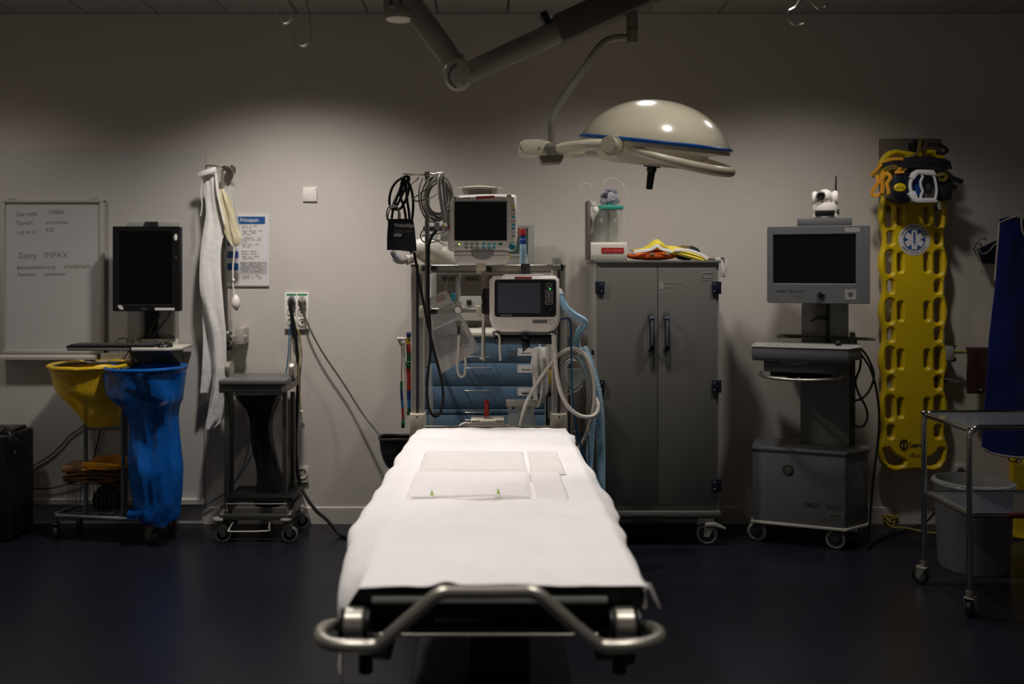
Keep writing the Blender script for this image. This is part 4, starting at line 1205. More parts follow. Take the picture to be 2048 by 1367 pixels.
part('base_module', MB().prism(pxpoly([(914, 503), (1012, 503), (1019, 507), (1016, 523), (1012, 526), (914, 526), (910, 523), (907, 507)], ym), ym + .0, ym + .13, 'XZ', .008), M_white, t)
part('pivot_disc', MB().lathe([(.001, -.008), (.046, -.008), (.053, .0), (.053, .01)], P(965, 502.8, ym), 'Y', 30, M=Matrix.Diagonal((1, 1, .72)), a0=PI, a1=2 * PI), M_lgrey, t)
part('base_seam', MB().box(X(909, ym), X(1017, ym), ym - .001, ym + .01, Z(510.8, ym), Z(510, ym)), M_grey, t)
part('mount_post', MB().box(X(952, ym), X(972, ym), ym + .02, yr - .022, Z(540, ym), Z(525, ym), .003), M_cream, t)
part('side_port', MB().cyl(P(1016, 512, ym + .03), P(1021.5, 512, ym + .03), .007, n=10), M_yel, t)

# ------------------------------------------------------------------ ventilator
yv = 4.06
t = thing('ventilator', 'white transport ventilator with black front panel and green light', 'ventilator', P(1049, 690, yv + .05))
outv = [(987, 552), (1111, 551), (1119, 558), (1119.5, 600), (1120.5, 637), (1117, 651), (1108, 660), (1096, 664), (1004, 664), (992, 661), (983, 652), (979.5, 638), (978.5, 600), (979, 560)]
part('housing', plate(pxpoly(outv, yv), [], yv, yv + .19, .014, 'housing'), M_white, t)
part('top_bulge', MB().prism(pxpoly([(1003, 553), (1010, 549), (1085, 548), (1094, 553)], yv), yv + .02, yv + .15, 'XZ', .004), M_white, t)
yg = yv - .001
part('front_panel', plate(rrect(X(989, yg), X(1112, yg), Z(633.5, yg), Z(558.5, yg), .014), [], yg - .002, yg + .006, .001, 'panel'), M_black, t)
part('screen', MB().box(X(995.5, yg), X(1081, yg), yg - .0035, yg, Z(625.5, yg), Z(565.5, yg)), M_screen2, t)
yk = yg - .0028
part('key_strip', MB().prism([*rrect(X(1088.5, yg), X(1106, yg), Z(610, yg), Z(564, yg), .004)], yk + .0002, yk + .002, 'XZ'), M_dgrey, t)
part('power_key', MB().lathe([(.0085, -.001), (.0098, -.001), (.0098, .001)], P(1098, 570, yk), 'Y', 20, caps=False), M_print, t)
part('green_light', MB().ball(P(1100, 577.3, yk), .0036, n=10, m=6), M_led2, t)
for py in (583, 590.3, 597.5):
    for px in (1094.5, 1102):
        a = rrect(X(px - 3.3, yk), X(px + 3.3, yk), Z(py + 2.7, yk), Z(py - 2.7, yk), .0028, 3)
        b = rrect(X(px - 2.7, yk), X(px + 2.7, yk), Z(py + 2.1, yk), Z(py - 2.1, yk), .0022, 3)
        part('key_outline', plate(a, [b], yk - .001, yk + .001, .0002, 'key'), M_print, t)
a, b = rrect(X(1091.2, yk), X(1105.3, yk), Z(608, yk), Z(602.3, yk), .0028, 3), rrect(X(1091.8, yk), X(1104.7, yk), Z(607.4, yk), Z(602.9, yk), .0022, 3)
part('key_outline', plate(a, [b], yk - .001, yk + .001, .0002, 'key'), M_print, t)
part('alarm_key_dot', MB().cyl(P(1097.5, 605.2, yk - .0006), P(1097.5, 605.2, yk + .001), .0025, n=8), M_red, t)
part('knob', MB().lathe([(.001, -.012), (.010, -.012), (.013, -.008), (.0155, .001)], P(1099.5, 619.5, yk), 'Y', 24), M_black, t)
lettering('HAMILTON-C1', X(1001.5, yk), X(1023.5, yk), Z(631.8, yk), Z(629, yk), yk - .0002, M_print, t, 'maker_lettering')
part('red_label', MB().box(X(1030, yv), X(1063.5, yv), yv - .0012, yv + .012, Z(557, yv), Z(553, yv)), M_red, t)
part('label_print', strokes(X(1032, yv), X(1061, yv), Z(556.3, yv), Z(553.9, yv), yv - .0014, 9, 2), M_redl, t)
part('grey_label', MB().prism(rrect(X(1064.5, yv), X(1095, yv), Z(646.2, yv), Z(639, yv), .003, 3), yv - .0015, yv + .002, 'XZ'), M_lgrey, t)
part('label_print', strokes(X(1068, yv), X(1093, yv), Z(643, yv), Z(640.2, yv), yv - .002, 4, 2), M_ink, t)
part('label_print', strokes(X(1068, yv), X(1083, yv), Z(645.4, yv), Z(643.4, yv), yv - .002, 8, 1), M_bink2, t)
part('round_emblem', MB().lathe([(.0095, -.001), (.0112, -.0015), (.0118, .001)], P(1104, 643.5, yv), 'Y', 22, caps=False), M_lgrey, t)
part('clamp_lever', MB().lathe([(.012, -.06), (.022, -.055), (.026, -.02), (.02, 0), (.026, .02), (.022, .055), (.012, .06)], P(973.5, 602, yv + .06), 'Z', 14), M_black, t)
mb = part('mount_bracket', MB().box(X(985, yv), X(1113, yv), yv + .01, yv + .12, Z(669, yv), Z(664.6, yv), .003), M_grey, t)
part('mount_bar', MB().box(X(989, yv), X(1112, yv), yv + .02, yv + .08, Z(689, yv), Z(673, yv), .006), M_black, mb)
part('mount_plate', MB().box(X(986, yv), X(1114, yv), yv + .05, yr + .02, Z(676, yv), Z(668, yv), .003), M_dsteel, mb)
for a in (998.5, 1109.5):
    part('cable_hook', MB().tube(pxpath([(a - 8, 667, yv + .005), (a, 672, yv), (a + 1, 690, yv), (a + 2, 716 if a < 1050 else 706, yv), (a + 2, 719 if a < 1050 else 709, yv - .01)], yv), .0055, 8, 3), M_white2, mb)
for a in (993, 1106):
    part('bar_screw', MB().cyl(P(a, 680, yv + .017), P(a, 680, yv + .021), .004, n=8), M_steel, mb)
part('mount_knob', MB().prism(pxpoly([(1042, 678), (1061, 690), (1046, 704)], yv - .02), yv - .03, yv + .02, 'XZ', .003), M_black, mb)
part('knob_stem', MB().box(X(1043, yv), X(1058, yv), yv - .005, yv + .03, Z(679, yv), Z(668, yv), .004), M_black, mb)
part('rail_arm', MB().box(X(1040, yr), X(1062, yr), yv + .19, yr + .02, Z(620, yr), Z(600, yr), .004), M_dgrey, t)
part('rail_hook', MB().box(X(1042, yr), X(1060, yr), yr - .01, yr + .018, Z(640, yr), Z(527, yr), .003), M_dgrey, t)
# hoses and cables of the ventilator
def hose(pts, r, ringstep=.0075):
    q, _ = catmull([Vector(p) for p in pts], 24)
    L = [0]
    for a, b in zip(q, q[1:]): L.append(L[-1] + (b - a).length)
    n = int(L[-1] / (ringstep / 2))
    out, rad, j = [], [], 0
    for k in range(n + 1):
        d = L[-1] * k / n
        while j < len(L) - 2 and L[j + 1] < d: j += 1
        f = (d - L[j]) / max(1e-9, L[j + 1] - L[j])
        out.append(q[j].lerp(q[j + 1], max(0, min(1, f))))
        rad.append(r if k % 2 else r * .88)
    return MB().tube(out, r, 12, radii=rad)
t = thing('ventilator_hose', 'pale blue corrugated breathing hose bending down beside the ventilator', 'hose', P(1204, 1000, 4.3))
part('hose', hose(pxpath([(1119, 588, 4.14), (1124, 603, 4.12), (1136, 619, 4.1), (1152, 632, 4.1), (1168, 642, 4.12), (1168, 652, 4.14), (1158, 664, 4.17), (1153, 684, 4.2), (1158, 706, 4.23), (1166, 724, 4.26)], 4.1), .0175), M_hose, t)
part('hose', hose(pxpath([(1166, 694, 4.34), (1180, 730, 4.33), (1193, 775, 4.31), (1199, 820, 4.3), (1201, 870, 4.3), (1202, 930, 4.3), (1202, 1010, 4.28)], 4.3), .022), M_hose, t)
part('hose', hose(pxpath([(1168, 726, 4.26), (1180, 775, 4.27), (1184, 830, 4.27), (1181, 880, 4.26), (1178, 940, 4.25), (1178, 1000, 4.22)], 4.26), .019), M_hose, t)
part('port_collar', MB().cyl(P(1117, 583, 4.16), P(1121, 593, 4.13), .021, .019, n=16), M_clear2, t)
part('blue_stripe_tube', MB().tube(pxpath([(1176, 870, 4.2), (1178, 900), (1180, 950), (1186, 1000)], 4.2), .003, 6, 4), M_bluet, t)
t = thing('pressure_tube', 'thin dark blue tube hanging straight down beside the ventilator', 'tube', P(1180, 950, 4.1))
part('tube', MB().tube(pxpath([(1117, 640, 4.17), (1132, 636, 4.11), (1141, 646, 4.08), (1142.5, 700, 4.08), (1144, 770, 4.08), (1148, 825, 4.08), (1156, 870, 4.08), (1168, 910, 4.08), (1182, 945, 4.1)], 4.08), .0048, 8, 5), M_bluet, t)
t = thing('white_cable', 'thick white cable looped in big rings at the right stand post', 'cable', P(1045, 856, 4.15))
wc = pxpath([(1107, 672, 4.07), (1109, 700, 4.06), (1113, 745, 4.06), (1122, 785, 4.06), (1138, 815, 4.06), (1160, 831, 4.06), (1182, 833, 4.07), (1194, 824, 4.09), (1196, 808, 4.11), (1190, 795, 4.13)], 4.06)
part('loop', MB().tube(wc, .0098, 10, 5), M_wcable, t)
part('loop', MB().tube(pxpath([(1040, 862, 4.1), (1044, 836, 4.1), (1052, 808, 4.1), (1068, 775, 4.1), (1090, 742, 4.1), (1112, 714, 4.1), (1132, 700, 4.1), (1150, 697, 4.11), (1162, 706, 4.12)], 4.1), .0088, 10, 5), M_wcable, t)
part('loop', MB().tube(pxpath([(1150, 697, 4.13), (1166, 704, 4.12), (1180, 728, 4.11), (1188, 765, 4.11), (1188, 805, 4.11), (1180, 845, 4.12), (1168, 878, 4.14), (1156, 898, 4.16)], 4.12), .0082, 10, 5), M_wcable, t)
part('loop', MB().tube(pxpath([(1134, 702, 4.15), (1152, 700, 4.15), (1168, 716, 4.15), (1180, 748, 4.15), (1182, 790, 4.16), (1179, 830, 4.17)], 4.15), .0082, 10, 5), M_gcable, t)
part('loop', MB().tube(pxpath([(1122, 728, 4.19), (1140, 712, 4.18), (1158, 722, 4.18), (1172, 756, 4.18), (1176, 800, 4.18), (1174, 850, 4.18)], 4.18), .007, 8, 5), M_gcable, t)
part('hook_loop', MB().tube(pxpath([(1126, 712, 4.24), (1140, 706, 4.2), (1160, 708, 4.18)], 4.2), .005, 8, 4), M_steel, t)
t = thing('breathing_mask', 'clear breathing mask and thin tubing hung behind white cable loops', 'mask', P(1140, 805, 4.36))
part('mask_shell', MB().lathe([(.002, -.05), (.02, -.046), (.038, -.02), (.045, .01), (.042, .03)], P(1148, 752, 4.36), 'Z', 18, M=Matrix.Diagonal((1, .6, 1.15))), M_clear, t)
part('mask_rim', MB().tube([P(1148 + 19 * math.cos(a), 752 + 32 * math.sin(a), 4.33) for a in [2 * PI * i / 20 for i in range(20)]], .004, 6, closed=True), M_clear2, t)
part('tubing', MB().tube(pxpath([(1131, 790), (1120, 775), (1130, 755), (1126, 735), (1136, 720), (1150, 716)], 4.34), .003, 6, 4), M_clear2, t)
part('tubing', MB().tube(pxpath([(1128, 792), (1140, 786), (1156, 778), (1165, 770)], 4.34), .004, 6, 4), M_clear2, t)
t = thing('gas_bottle_frame', 'dark upright bottle frame with chrome clamp behind the cable loops', 'bottle frame', (X(1152, 4.45), 4.45, 0))
part('upright', MB().box(X(1136, 4.42), X(1141, 4.42), 4.42, 4.45, .05, Z(672, 4.42), .003), M_dgrey, t)
part('upright', MB().cyl((X(1166, 4.44), 4.44, .05), (X(1166, 4.44), 4.44, Z(716, 4.44)), .008, n=10), M_dsteel, t)
part('chrome_clamp', MB().box(X(1134, 4.42), X(1170, 4.42), 4.41, 4.46, Z(722, 4.42), Z(716, 4.42), .003), M_steel, t)
part('bottle', MB().lathe([(.001, .06), (.05, .06), (.055, .08), (.055, .55), (.04, .62), (.016, .66), (.016, .7), (.001, .7)], (X(1152, 4.52), 4.52, 0), 'Z', 20), M_dgrey, t)
part('foot_plate', MB().box(X(1132, 4.5), X(1172, 4.5), 4.40, 4.6, 0.0, .06, .006), M_dgrey, t)
part('white_clip', MB().prism(pxpoly([(1176, 775), (1184, 786), (1182, 792), (1177, 785)], 4.4), 4.39, 4.42, 'XZ', .001), M_white, t)

# ------------------------------------------------------------------ cuff, hoses and leads on the drip pole
yc = 4.09
t = thing('pressure_cuff', 'navy blood pressure cuff with pale lettering on black hoses', 'pressure cuff', P(803, 504, yc))
part('cuff', MB().prism(pxpoly([(776, 437.5), (826, 437), (829, 455), (831, 475), (833.5, 501), (826, 503), (821, 509), (820, 503), (800, 500.5), (774, 499.5), (774.5, 470), (776, 450)], yc), yc - .011, yc + .011, 'XZ', .004), M_cuff, t)
yl = yc - .0115
lettering('WelchAllyn', X(788, yl), X(828, yl), Z(456.5, yl), Z(446.5, yl), yl, M_white, t, 'maker_lettering', roll=.02, thick=.012)
lettering('FlexiPort  Reusable', X(788.5, yl), X(824, yl), Z(462.6, yl), Z(458, yl), yl, M_gcable, t, 'small_lettering', roll=.04, shear=.2)
lettering('Blood Pressure Cuff', X(788.5, yl), X(821, yl), Z(465.6, yl), Z(461.8, yl), yl, M_gcable, t, 'small_lettering', roll=.03)
part('size_tag', MB().prism(rrect(X(787.5, yl), X(803.5, yl), Z(472.5, yl), Z(467, yl), .006, 4), yl - .0006, yl + .002, 'XZ'), M_print, t)
lettering('ADULT 11', X(789.5, yl), X(801.5, yl), Z(471.3, yl), Z(468.2, yl), yl - .0009, M_cuff, t, 'size_lettering', thick=.02)
part('cuff_valve', MB().cyl(P(798, 439, yc), P(798, 424, yc), .0085, .0075, n=12), M_lgrey, t)
part('grey_tube', MB().tube(pxpath([(775, 440, 4.09), (773, 428, 4.08), (776, 416), (783, 411), (792, 412), (797, 418), (798, 426)], 4.08), .0035, 7, 5), M_gcable, t)
part('grey_tube', MB().tube(pxpath([(777, 442, 4.09), (776, 430, 4.08), (780, 418), (787, 414), (794, 416), (797, 424)], 4.085), .003, 7, 5), M_gcable, t)
hs = [[(806, 355), (794, 362), (784, 376), (779, 395), (780, 412), (786, 418), (795, 408), (802, 394), (810, 376), (812, 358)],
      [(814, 358), (822, 376), (826, 398), (826, 420), (824, 440)],
      [(810, 360), (804, 376), (801, 392), (806, 408), (810, 424), (812, 440)],
      [(812, 362), (813, 384), (815, 405), (818, 424), (819, 442)],
      [(804, 362), (800, 380), (792, 400), (786, 420), (783, 440)],
      [(816, 358), (818, 376), (813, 396), (806, 410), (799, 418), (790, 418), (786, 412), (790, 400), (800, 378), (806, 360)]]
for k, q in enumerate(hs):
    part('hose', MB().tube(pxpath(q, 4.115 + .006 * (k % 3)), .0062, 8, 5), M_bmatt, t)
part('hose', MB().tube(pxpath([(828, 504, 4.09), (834, 535, 4.08), (842, 580, 4.07), (850, 620, 4.06), (860, 668, 4.06), (872, 715, 4.06), (884, 765, 4.06), (886, 800, 4.06), (880, 825, 4.06), (870, 832, 4.06), (860, 822, 4.06), (855, 800, 4.06),
                               (854, 770, 4.06), (857, 735, 4.06), (861, 700, 4.06), (860, 650, 4.06), (857, 600, 4.06), (857, 560, 4.06), (857, 520, 4.06), (858, 490, 4.07), (864, 472, 4.08), (872, 462, 4.1)], 4.06), .0066, 8, 5), M_bmatt, t)
part('hose_knot', MB().tube(pxpath([(806, 356), (812, 352), (818, 356), (814, 364), (806, 362), (808, 354), (816, 352)], 4.12), .008, 8, 4), M_bmatt, t)

t = thing('monitor_leads', 'coiled grey monitor lead bundle hanging from right pole hook', 'cable bundle', P(876, 470, 4.1))
rnd = random.Random(4)
for k in range(9):
    cx, cy = 876 + rnd.uniform(-5, 5), 396 + rnd.uniform(-4, 6)
    rx, ry = 24 + rnd.uniform(-6, 6), 40 + rnd.uniform(-9, 6)
    q = [P(cx + rx * math.cos(a), cy + ry * math.sin(a), 4.115 + .012 * math.sin(a + k) + .004 * (k % 3)) for a in [2 * PI * i / 16 for i in range(16)]]
    part('coil', MB().tube(q, .0042, 6, 3, closed=True), M_gcable if k % 3 else M_lgrey, t)
part('coil', MB().tube(pxpath([(884, 350), (868, 362), (852, 378), (838, 388), (828, 396), (832, 402), (846, 400), (860, 396), (874, 386)], 4.09), .0035, 6, 5), M_gcable, t)
part('coil', MB().tube(pxpath([(845, 356), (838, 380), (840, 410), (850, 434), (866, 444), (882, 438)], 4.095), .0038, 6, 5), M_gcable, t)
part('bundle', MB().tube(pxpath([(884, 347, 4.1), (879, 360), (880, 385), (884, 410), (888, 432), (890, 446)], 4.085), .010, 8, 4), M_lgrey, t)
part('bundle', MB().tube(pxpath([(886, 350, 4.1), (888, 380), (891, 410), (895, 440), (898, 452)], 4.09), .007, 8, 4), M_gcable, t)
part('loop', MB().tube(pxpath([(846, 460), (841, 470), (844, 480), (852, 485), (866, 484), (880, 480)], 4.09), .003, 6, 4), M_gcable, t)
part('loop', MB().tube(pxpath([(845, 471), (860, 470), (876, 467), (892, 464)], 4.085), .0036, 6, 4), M_lgrey, t)
for k, (a, b, m) in enumerate(((887, 451, M_yel), (897, 456, M_red))):
    c_ = part('lead_connector', MB().box(X(a - 4, 4.09), X(a + 4, 4.09), 4.08, 4.1, Z(b + 10, 4.09), Z(b - 3, 4.09), .003), M_clear2, t)
    part('colour_band', MB().box(X(a - 1.6, 4.078), X(a + 1.6, 4.078), 4.074, 4.082, Z(b + 3, 4.078), Z(b - 3, 4.078), .001, 1), m, c_)
part('lead_connector', MB().box(X(869, 4.1), X(879, 4.1), 4.09, 4.11, Z(460, 4.1), Z(445, 4.1), .004), M_lgrey, t)

t = thing('resuscitator_bag', 'white hand resuscitator bag with clear elbow valve behind the drip pole', 'resuscitator', P(850, 535, 4.25))
RB = Matrix.Rotation(.42, 4, 'Y')
part('bag', MB().lathe([(.012, -.12), (.028, -.115), (.058, -.085), (.07, -.03), (.066, .03), (.05, .075), (.026, .1), (.014, .11)], P(872, 508, 4.325), 'X', 24, M=RB.to_3x3() @ Matrix.Diagonal((1, 1, .9))), M_white2, t)
part('bag_collar', MB().box(X(880, 4.275), X(897, 4.275), 4.265, 4.325, Z(482, 4.275), Z(464, 4.275), .008), M_lgrey, t)
part('dark_band', MB().box(X(846, 4.305), X(896, 4.305), 4.300, 4.345, Z(462, 4.305), Z(452, 4.305), .005), M_dgrey, t)
part('bag_valve', MB().cyl(P(826, 517, 4.295), P(812, 520, 4.275), .018, .024, n=16), M_white2, t)
part('elbow', MB().tube(pxpath([(822, 517, 4.285), (808, 522, 4.265), (798, 522, 4.255), (790, 514, 4.245), (785, 503, 4.235)], 4.255), .0125, 10, 3), M_gcable, t)
part('violet_ring', MB().cyl(P(789, 513, 4.245), P(800, 519, 4.245), .024, .024, n=18), M_violet, t)
part('elbow_mouth', MB().cyl(P(789, 509, 4.240), P(784, 500, 4.235), .0145, .0125, n=14), M_clear2, t)
part('bag_strap', MB().tube(pxpath([(848, 531, 4.275), (845, 538, 4.275), (850, 541, 4.285)], 4.275), .004, 6, 3), M_gcable, t)

# ------------------------------------------------------------------ flowmeter and paper
yo = yr - .035
t = thing('flowmeter', 'clear oxygen flowmeter with white dial and drooping white tube', 'flowmeter', P(918, 752, yo))
part('gauge_tube', MB().lathe([(.012, Z(603, yo) - 1.4), (.012, Z(560, yo) - 1.4), (.009, Z(556, yo) - 1.4), (.004, Z(553, yo) - 1.4)], (X(916.5, yo), yo, 1.4), 'Z', 16), M_clear, t)
part('inner_scale', MB().cyl(P(916.5, 602, yo), P(916.5, 562, yo), .004, n=8), M_clear2, t)
part('body', MB().box(X(910.5, yo), X(923, yo), yo - .012, yr, Z(618, yo), Z(603, yo), .004), M_alu, t)
part('dial', MB().lathe([(.001, -.012), (.0135, -.012), (.0155, -.008), (.0155, .01)], P(916, 620, yo - .012), 'Y', 22), M_white, t)
part('dial_rim', MB().lathe([(.0155, -.004), (.0185, -.002), (.0185, .012), (.0155, .014)], P(916, 620, yo - .012), 'Y', 22, caps=False), M_dgrey, t)
part('bowl', MB().lathe([(.006, -.024), (.016, -.016), (.019, 0), (.016, .016), (.01, .02)], P(917, 632, yo), 'Z', 16), M_clear, t)
part('chrome_nut', MB().lathe([(.008, -.014), (.0145, -.012), (.0145, .012), (.01, .014)], P(917, 647, yo), 'Z', 8), M_steel, t)
part('outlet', MB().cyl(P(917.5, 653, yo), P(917.5, 670, yo), .0075, .006, n=12), M_dgrey, t)
part('tube', MB().tube(pxpath([(917.5, 668, yo), (916, 700, yo), (914, 730, yo), (917, 748, yo), (923, 753, yo), (929, 748, yo + .01), (931, 730, yo + .03), (930, 712, yo + .05)], yo), .0062, 8, 5), M_wcable, t)
t = thing('suction_tube', 'ribbed white tube hanging down the short steel pole', 'tube', P(964, 720, yr - .03))
part('tube', hose(pxpath([(966, 590, 4.17), (967, 612), (966, 650), (965, 690), (964.5, 716)], 4.165), .0066, .006), M_wcable, t)
part('end_clip', MB().box(X(959, 4.16), X(969, 4.16), 4.155, 4.17, Z(718, 4.16), Z(714, 4.16), .002), M_wcable, t)
part('clip', MB().box(X(963, 4.16), X(969, 4.16), 4.15, 4.17, Z(603, 4.16), Z(592, 4.16), .002), M_brown, t)

t = thing('paper_in_sleeve', 'printed instruction sheet in clear sleeve hanging tilted below upper rail', 'paper sheet', P(905, 748, 4.33))
ys = 4.33
part('sheet', MB().prism(pxpoly([(892.5, 580), (843, 602), (862, 672), (880, 749), (959, 698), (936, 652)], ys), ys, ys + .0015, 'XZ'), M_paper, t)
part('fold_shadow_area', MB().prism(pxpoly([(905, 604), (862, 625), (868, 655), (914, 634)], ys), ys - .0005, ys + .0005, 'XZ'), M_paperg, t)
part('print_block', MB().prism(pxpoly([(914, 640), (863, 662), (876, 716), (926, 690), (940, 682), (926, 656)], ys), ys - .0006, ys + .0005, 'XZ'), M_paperg, t)
part('sleeve', MB().prism(pxpoly([(893, 577), (841, 601), (861, 672), (879, 751), (962, 699), (938, 651)], ys), ys - .0025, ys - .002, 'XZ'), M_film, t)
pr = MB()
for k in range(17):
    f = k / 16
    a, b = P(866 + 12 * f, 664 + 56 * f, ys), P(920 + 24 * f, 638 + 52 * f, ys)
    d = b - a
    m = 3 + k % 3
    for j in range(m):
        e0, e1 = (j + .06) / m, (j + .9 - .1 * ((j * 7 + k) % 3)) / m
        q0, q1 = a + d * e0, a + d * e1
        pr.add([q0 + Vector((0, -.0008, 0)), q1 + Vector((0, -.0008, 0)), q1 + Vector((0, -.0008, .003)), q0 + Vector((0, -.0008, .003))], [(0, 1, 2, 3)])
part('printed_lines', pr, M_gink, t, kind='stuff')
pr = MB()
for k in range(4):
    a, b = P(870 + k * 1.5, 598 + k * 2.5, ys), P(887 + k * 1.5, 588 + k * 2.7, ys)
    pr.add([a + Vector((0, -.0008, 0)), b + Vector((0, -.0008, 0)), b + Vector((0, -.0008, .0035)), a + Vector((0, -.0008, .0035))], [(0, 1, 2, 3)])
part('red_lines', pr, M_red, t, kind='stuff')
part('hanger_cord', MB().tube(pxpath([(893, 580, ys), (892, 570, ys), (896, 556, 4.325), (894, 543, 4.32)], ys), .0018, 5, 3), M_lgrey, t)
part('blue_tag', MB().box(X(902, 4.3), X(911, 4.3), 4.29, 4.30, Z(601, 4.3), Z(586, 4.3), .001, 1), M_cyan, t)

# ------------------------------------------------------------------ on the lower shelf: control box, clear canister
yx = 4.14
zs = .756
t = thing('control_box', 'cream switch box with upright red lever behind the stretcher head', 'control box', (X(975, yx), yx, zs))
part('housing', MB().prism([(yx - .03, zs), (yx - .03, Z(841, yx - .03)), (yx - .012, Z(835, yx)), (yx + .06, Z(832, yx + .06)), (yx + .06, zs)], X(942, yx), X(1008, yx), 'YZ', .003), M_cream, t)
part('lever', MB().lathe([(.011, Z(834, yx)), (.0115, Z(808, yx)), (.0112, Z(804, yx)), (.008, Z(801.5, yx)), (.001, Z(800, yx))], (X(973, yx), yx + .03, 0), 'Z', 16), M_knob, t)
part('red_mark', MB().prism([(X(967, yx), yx - .016), (X(986, yx), yx - .016), (X(986, yx), yx - .008), (X(967, yx), yx - .008)], Z(836, yx), Z(835.2, yx) + .002, 'XY'), M_rink, t)
for a, s_ in ((945, 'ON'), (992, 'OFF')):
    part('key_print', strokes(X(a, yx), X(a + 14, yx), Z(840.5, yx), Z(836.8, yx), yx - .031, len(s_), 1), M_ink, t)
for a in (953, 963.5, 987, 996.5):
    part('hole', MB().cyl(P(a, 853, yx - .031), P(a, 853, yx - .028), .0038, n=10), M_gink, t)
part('cord', MB().tube(pxpath([(946, 848, yx + .02), (932, 846), (922, 850), (915, 857), (908, 861)], yx), .0075, 8, 4), M_white, t)
part('cord', MB().tube(pxpath([(1006, 848, yx + .02), (1016, 852), (1024, 858), (1030, 861)], yx), .0075, 8, 4), M_white, t)
part('cord', MB().tube(pxpath([(944, 852, yx + .02), (932, 851), (924, 856), (919, 861)], yx), .005, 8, 4), M_wcable, t)
yj = 4.3
t = thing('clear_canister', 'cloudy clear canister with carrying handle behind the stretcher head', 'canister', (X(1042, yj), yj, zs))
part('vessel', MB().lathe([(.001, 0), (.066, 0), (.07, .01), (.07, Z(832, yj) - zs - .02), (.062, Z(826, yj) - zs), (.04, Z(822, yj) - zs)], (X(1042, yj), yj, zs), 'Z', 26, M=Matrix.Diagonal((1, .75, 1))), M_clear2, t)
for a in (1018, 1066):
    part('handle_side', MB().prism(pxpoly([(a - 4.5, 806), (a + 4.5, 806), (a + (8 if a < 1040 else 2), 828), (a - (2 if a < 1040 else 8), 828)], yj), yj - .02, yj + .02, 'XZ', .004), M_clear2, t)
part('handle_bar', MB().box(X(1012, yj), X(1072, yj), yj - .022, yj + .022, Z(812, yj), Z(799, yj), .006), M_white2, t)
part('neck', MB().prism(pxpoly([(1027, 812), (1060, 812), (1053, 826), (1034, 826)], yj), yj - .02, yj + .02, 'XZ', .004), M_clear2, t)

# ------------------------------------------------------------------ blue drawer cart with bins on its back frame
yd = 4.78
t = thing('drawer_cart', 'blue medical drawer cart with grey top behind the stretcher', 'drawer cart', (X(972, 5.0), 5.0, 0))
xa, xb = X(846, yd), X(1092, yd)
part('carcass', MB().box(xa, xb, yd + .012, 5.26, .1, Z(672, yd), .006), M_lgrey, t)
part('top', MB().box(xa - .012, xb + .012, yd - .01, 5.28, Z(674, yd), Z(663, yd), .008), M_white2, t)
rows = [(675.5, 724), (725.5, 770.5), (772, 816.5), (818, 827.5), (829.5, 876), (878, 925), (927, 985)]
for k, (a, b) in enumerate(rows):
    d = part('drawer', MB().box(xa + .006, xb - .006, yd, yd + .02, Z(b, yd), Z(a, yd), .002), M_drawer, t)
    hy = {0: 713, 1: 735.5, 2: 781, 3: 824.5}.get(k, a + 10)
    part('handle', MB().tube(pxpath([(930, hy, yd), (930.5, hy, yd - .022), (934, hy, yd - .026), (975, hy, yd - .026), (979, hy, yd - .022), (979.5, hy, yd)], yd), .0032, 8), M_steel, d)
    if k in (0, 1, 2):
        u = {0: (696, 711), 1: (729, 745), 2: (775, 791)}[k]
        l_ = part('label_card', MB().box(X(1035, yd), X(1064 + (k == 0) * 8, yd), yd - .001, yd + .001, Z(u[1], yd), Z(u[0], yd)), M_paper, d)
        part('card_print', strokes(X(1043, yd), X(1061, yd), Z(u[0] + 10, yd), Z(u[0] + 7.5, yd), yd - .0015, k, 1), M_gink, d)
        if k == 2: part('card_print', strokes(X(1045, yd), X(1061, yd), Z(787.5, yd), Z(785, yd), yd - .0015, 12, 1), M_ink, d)
        if k == 0:
            part('lock', MB().cyl(P(1025.5, 706, yd - .008), P(1025.5, 706, yd), .0145, n=16), M_dsteel, d)
            for e, f in ((1018.5, 698.5), (1032.5, 698.5), (1018.5, 713), (1032.5, 713)):
                part('lock_screw', MB().cyl(P(e, f, yd - .004), P(e, f, yd), .005, n=10), M_dsteel, d)
for x in (xa + .05, xb - .05):
    for y in (4.84, 5.2): caster(t, x, y, .04, M_brub, M_dsteel, .1, face=.5)
for px in (868, 1062):
    part('back_post', MB().box(X(px - 6, 5.24), X(px + 6, 5.24), 5.24, 5.28, 1.1, Z(449, 5.24), .003), M_lgrey, t)
part('back_crossbar', MB().box(X(868, 5.24), X(1062, 5.24), 5.245, 5.275, Z(457, 5.24), Z(449, 5.24), .003), M_lgrey, t)
part('back_crossbar', MB().box(X(868, 5.24), X(1062, 5.24), 5.245, 5.275, Z(513, 5.24), Z(508, 5.24), .003), M_lgrey, t)
part('green_pane', MB().box(X(1020, 5.24), X(1057, 5.24), 5.255, 5.262, Z(508, 5.24), Z(457, 5.24)), mat('dark_green_tint', (66, 84, 76), .3, see=.15), t)
for k in range(4):
    a = 874 + k * 47
    b_ = part('tilt_bin', MB().prism([(5.24, Z(626, 5.2)), (5.24, Z(540, 5.2)), (5.19, Z(540, 5.2)), (5.11, Z(548, 5.15)), (5.13, Z(622, 5.15)), (5.17, Z(628, 5.2))], X(a, 5.18), X(a + 45, 5.18), 'YZ', .004), M_smoke, t)
    part('bin_lip', MB().box(X(a + 8, 5.12), X(a + 37, 5.12), 5.1, 5.125, Z(553, 5.12), Z(548, 5.12), .003), M_smoke, b_)
part('lower_shelf_box', MB().box(X(918, 5.1), X(966, 5.1), 5.05, 5.22, Z(640, 5.1), Z(592, 5.1), .006), M_lgrey, t)
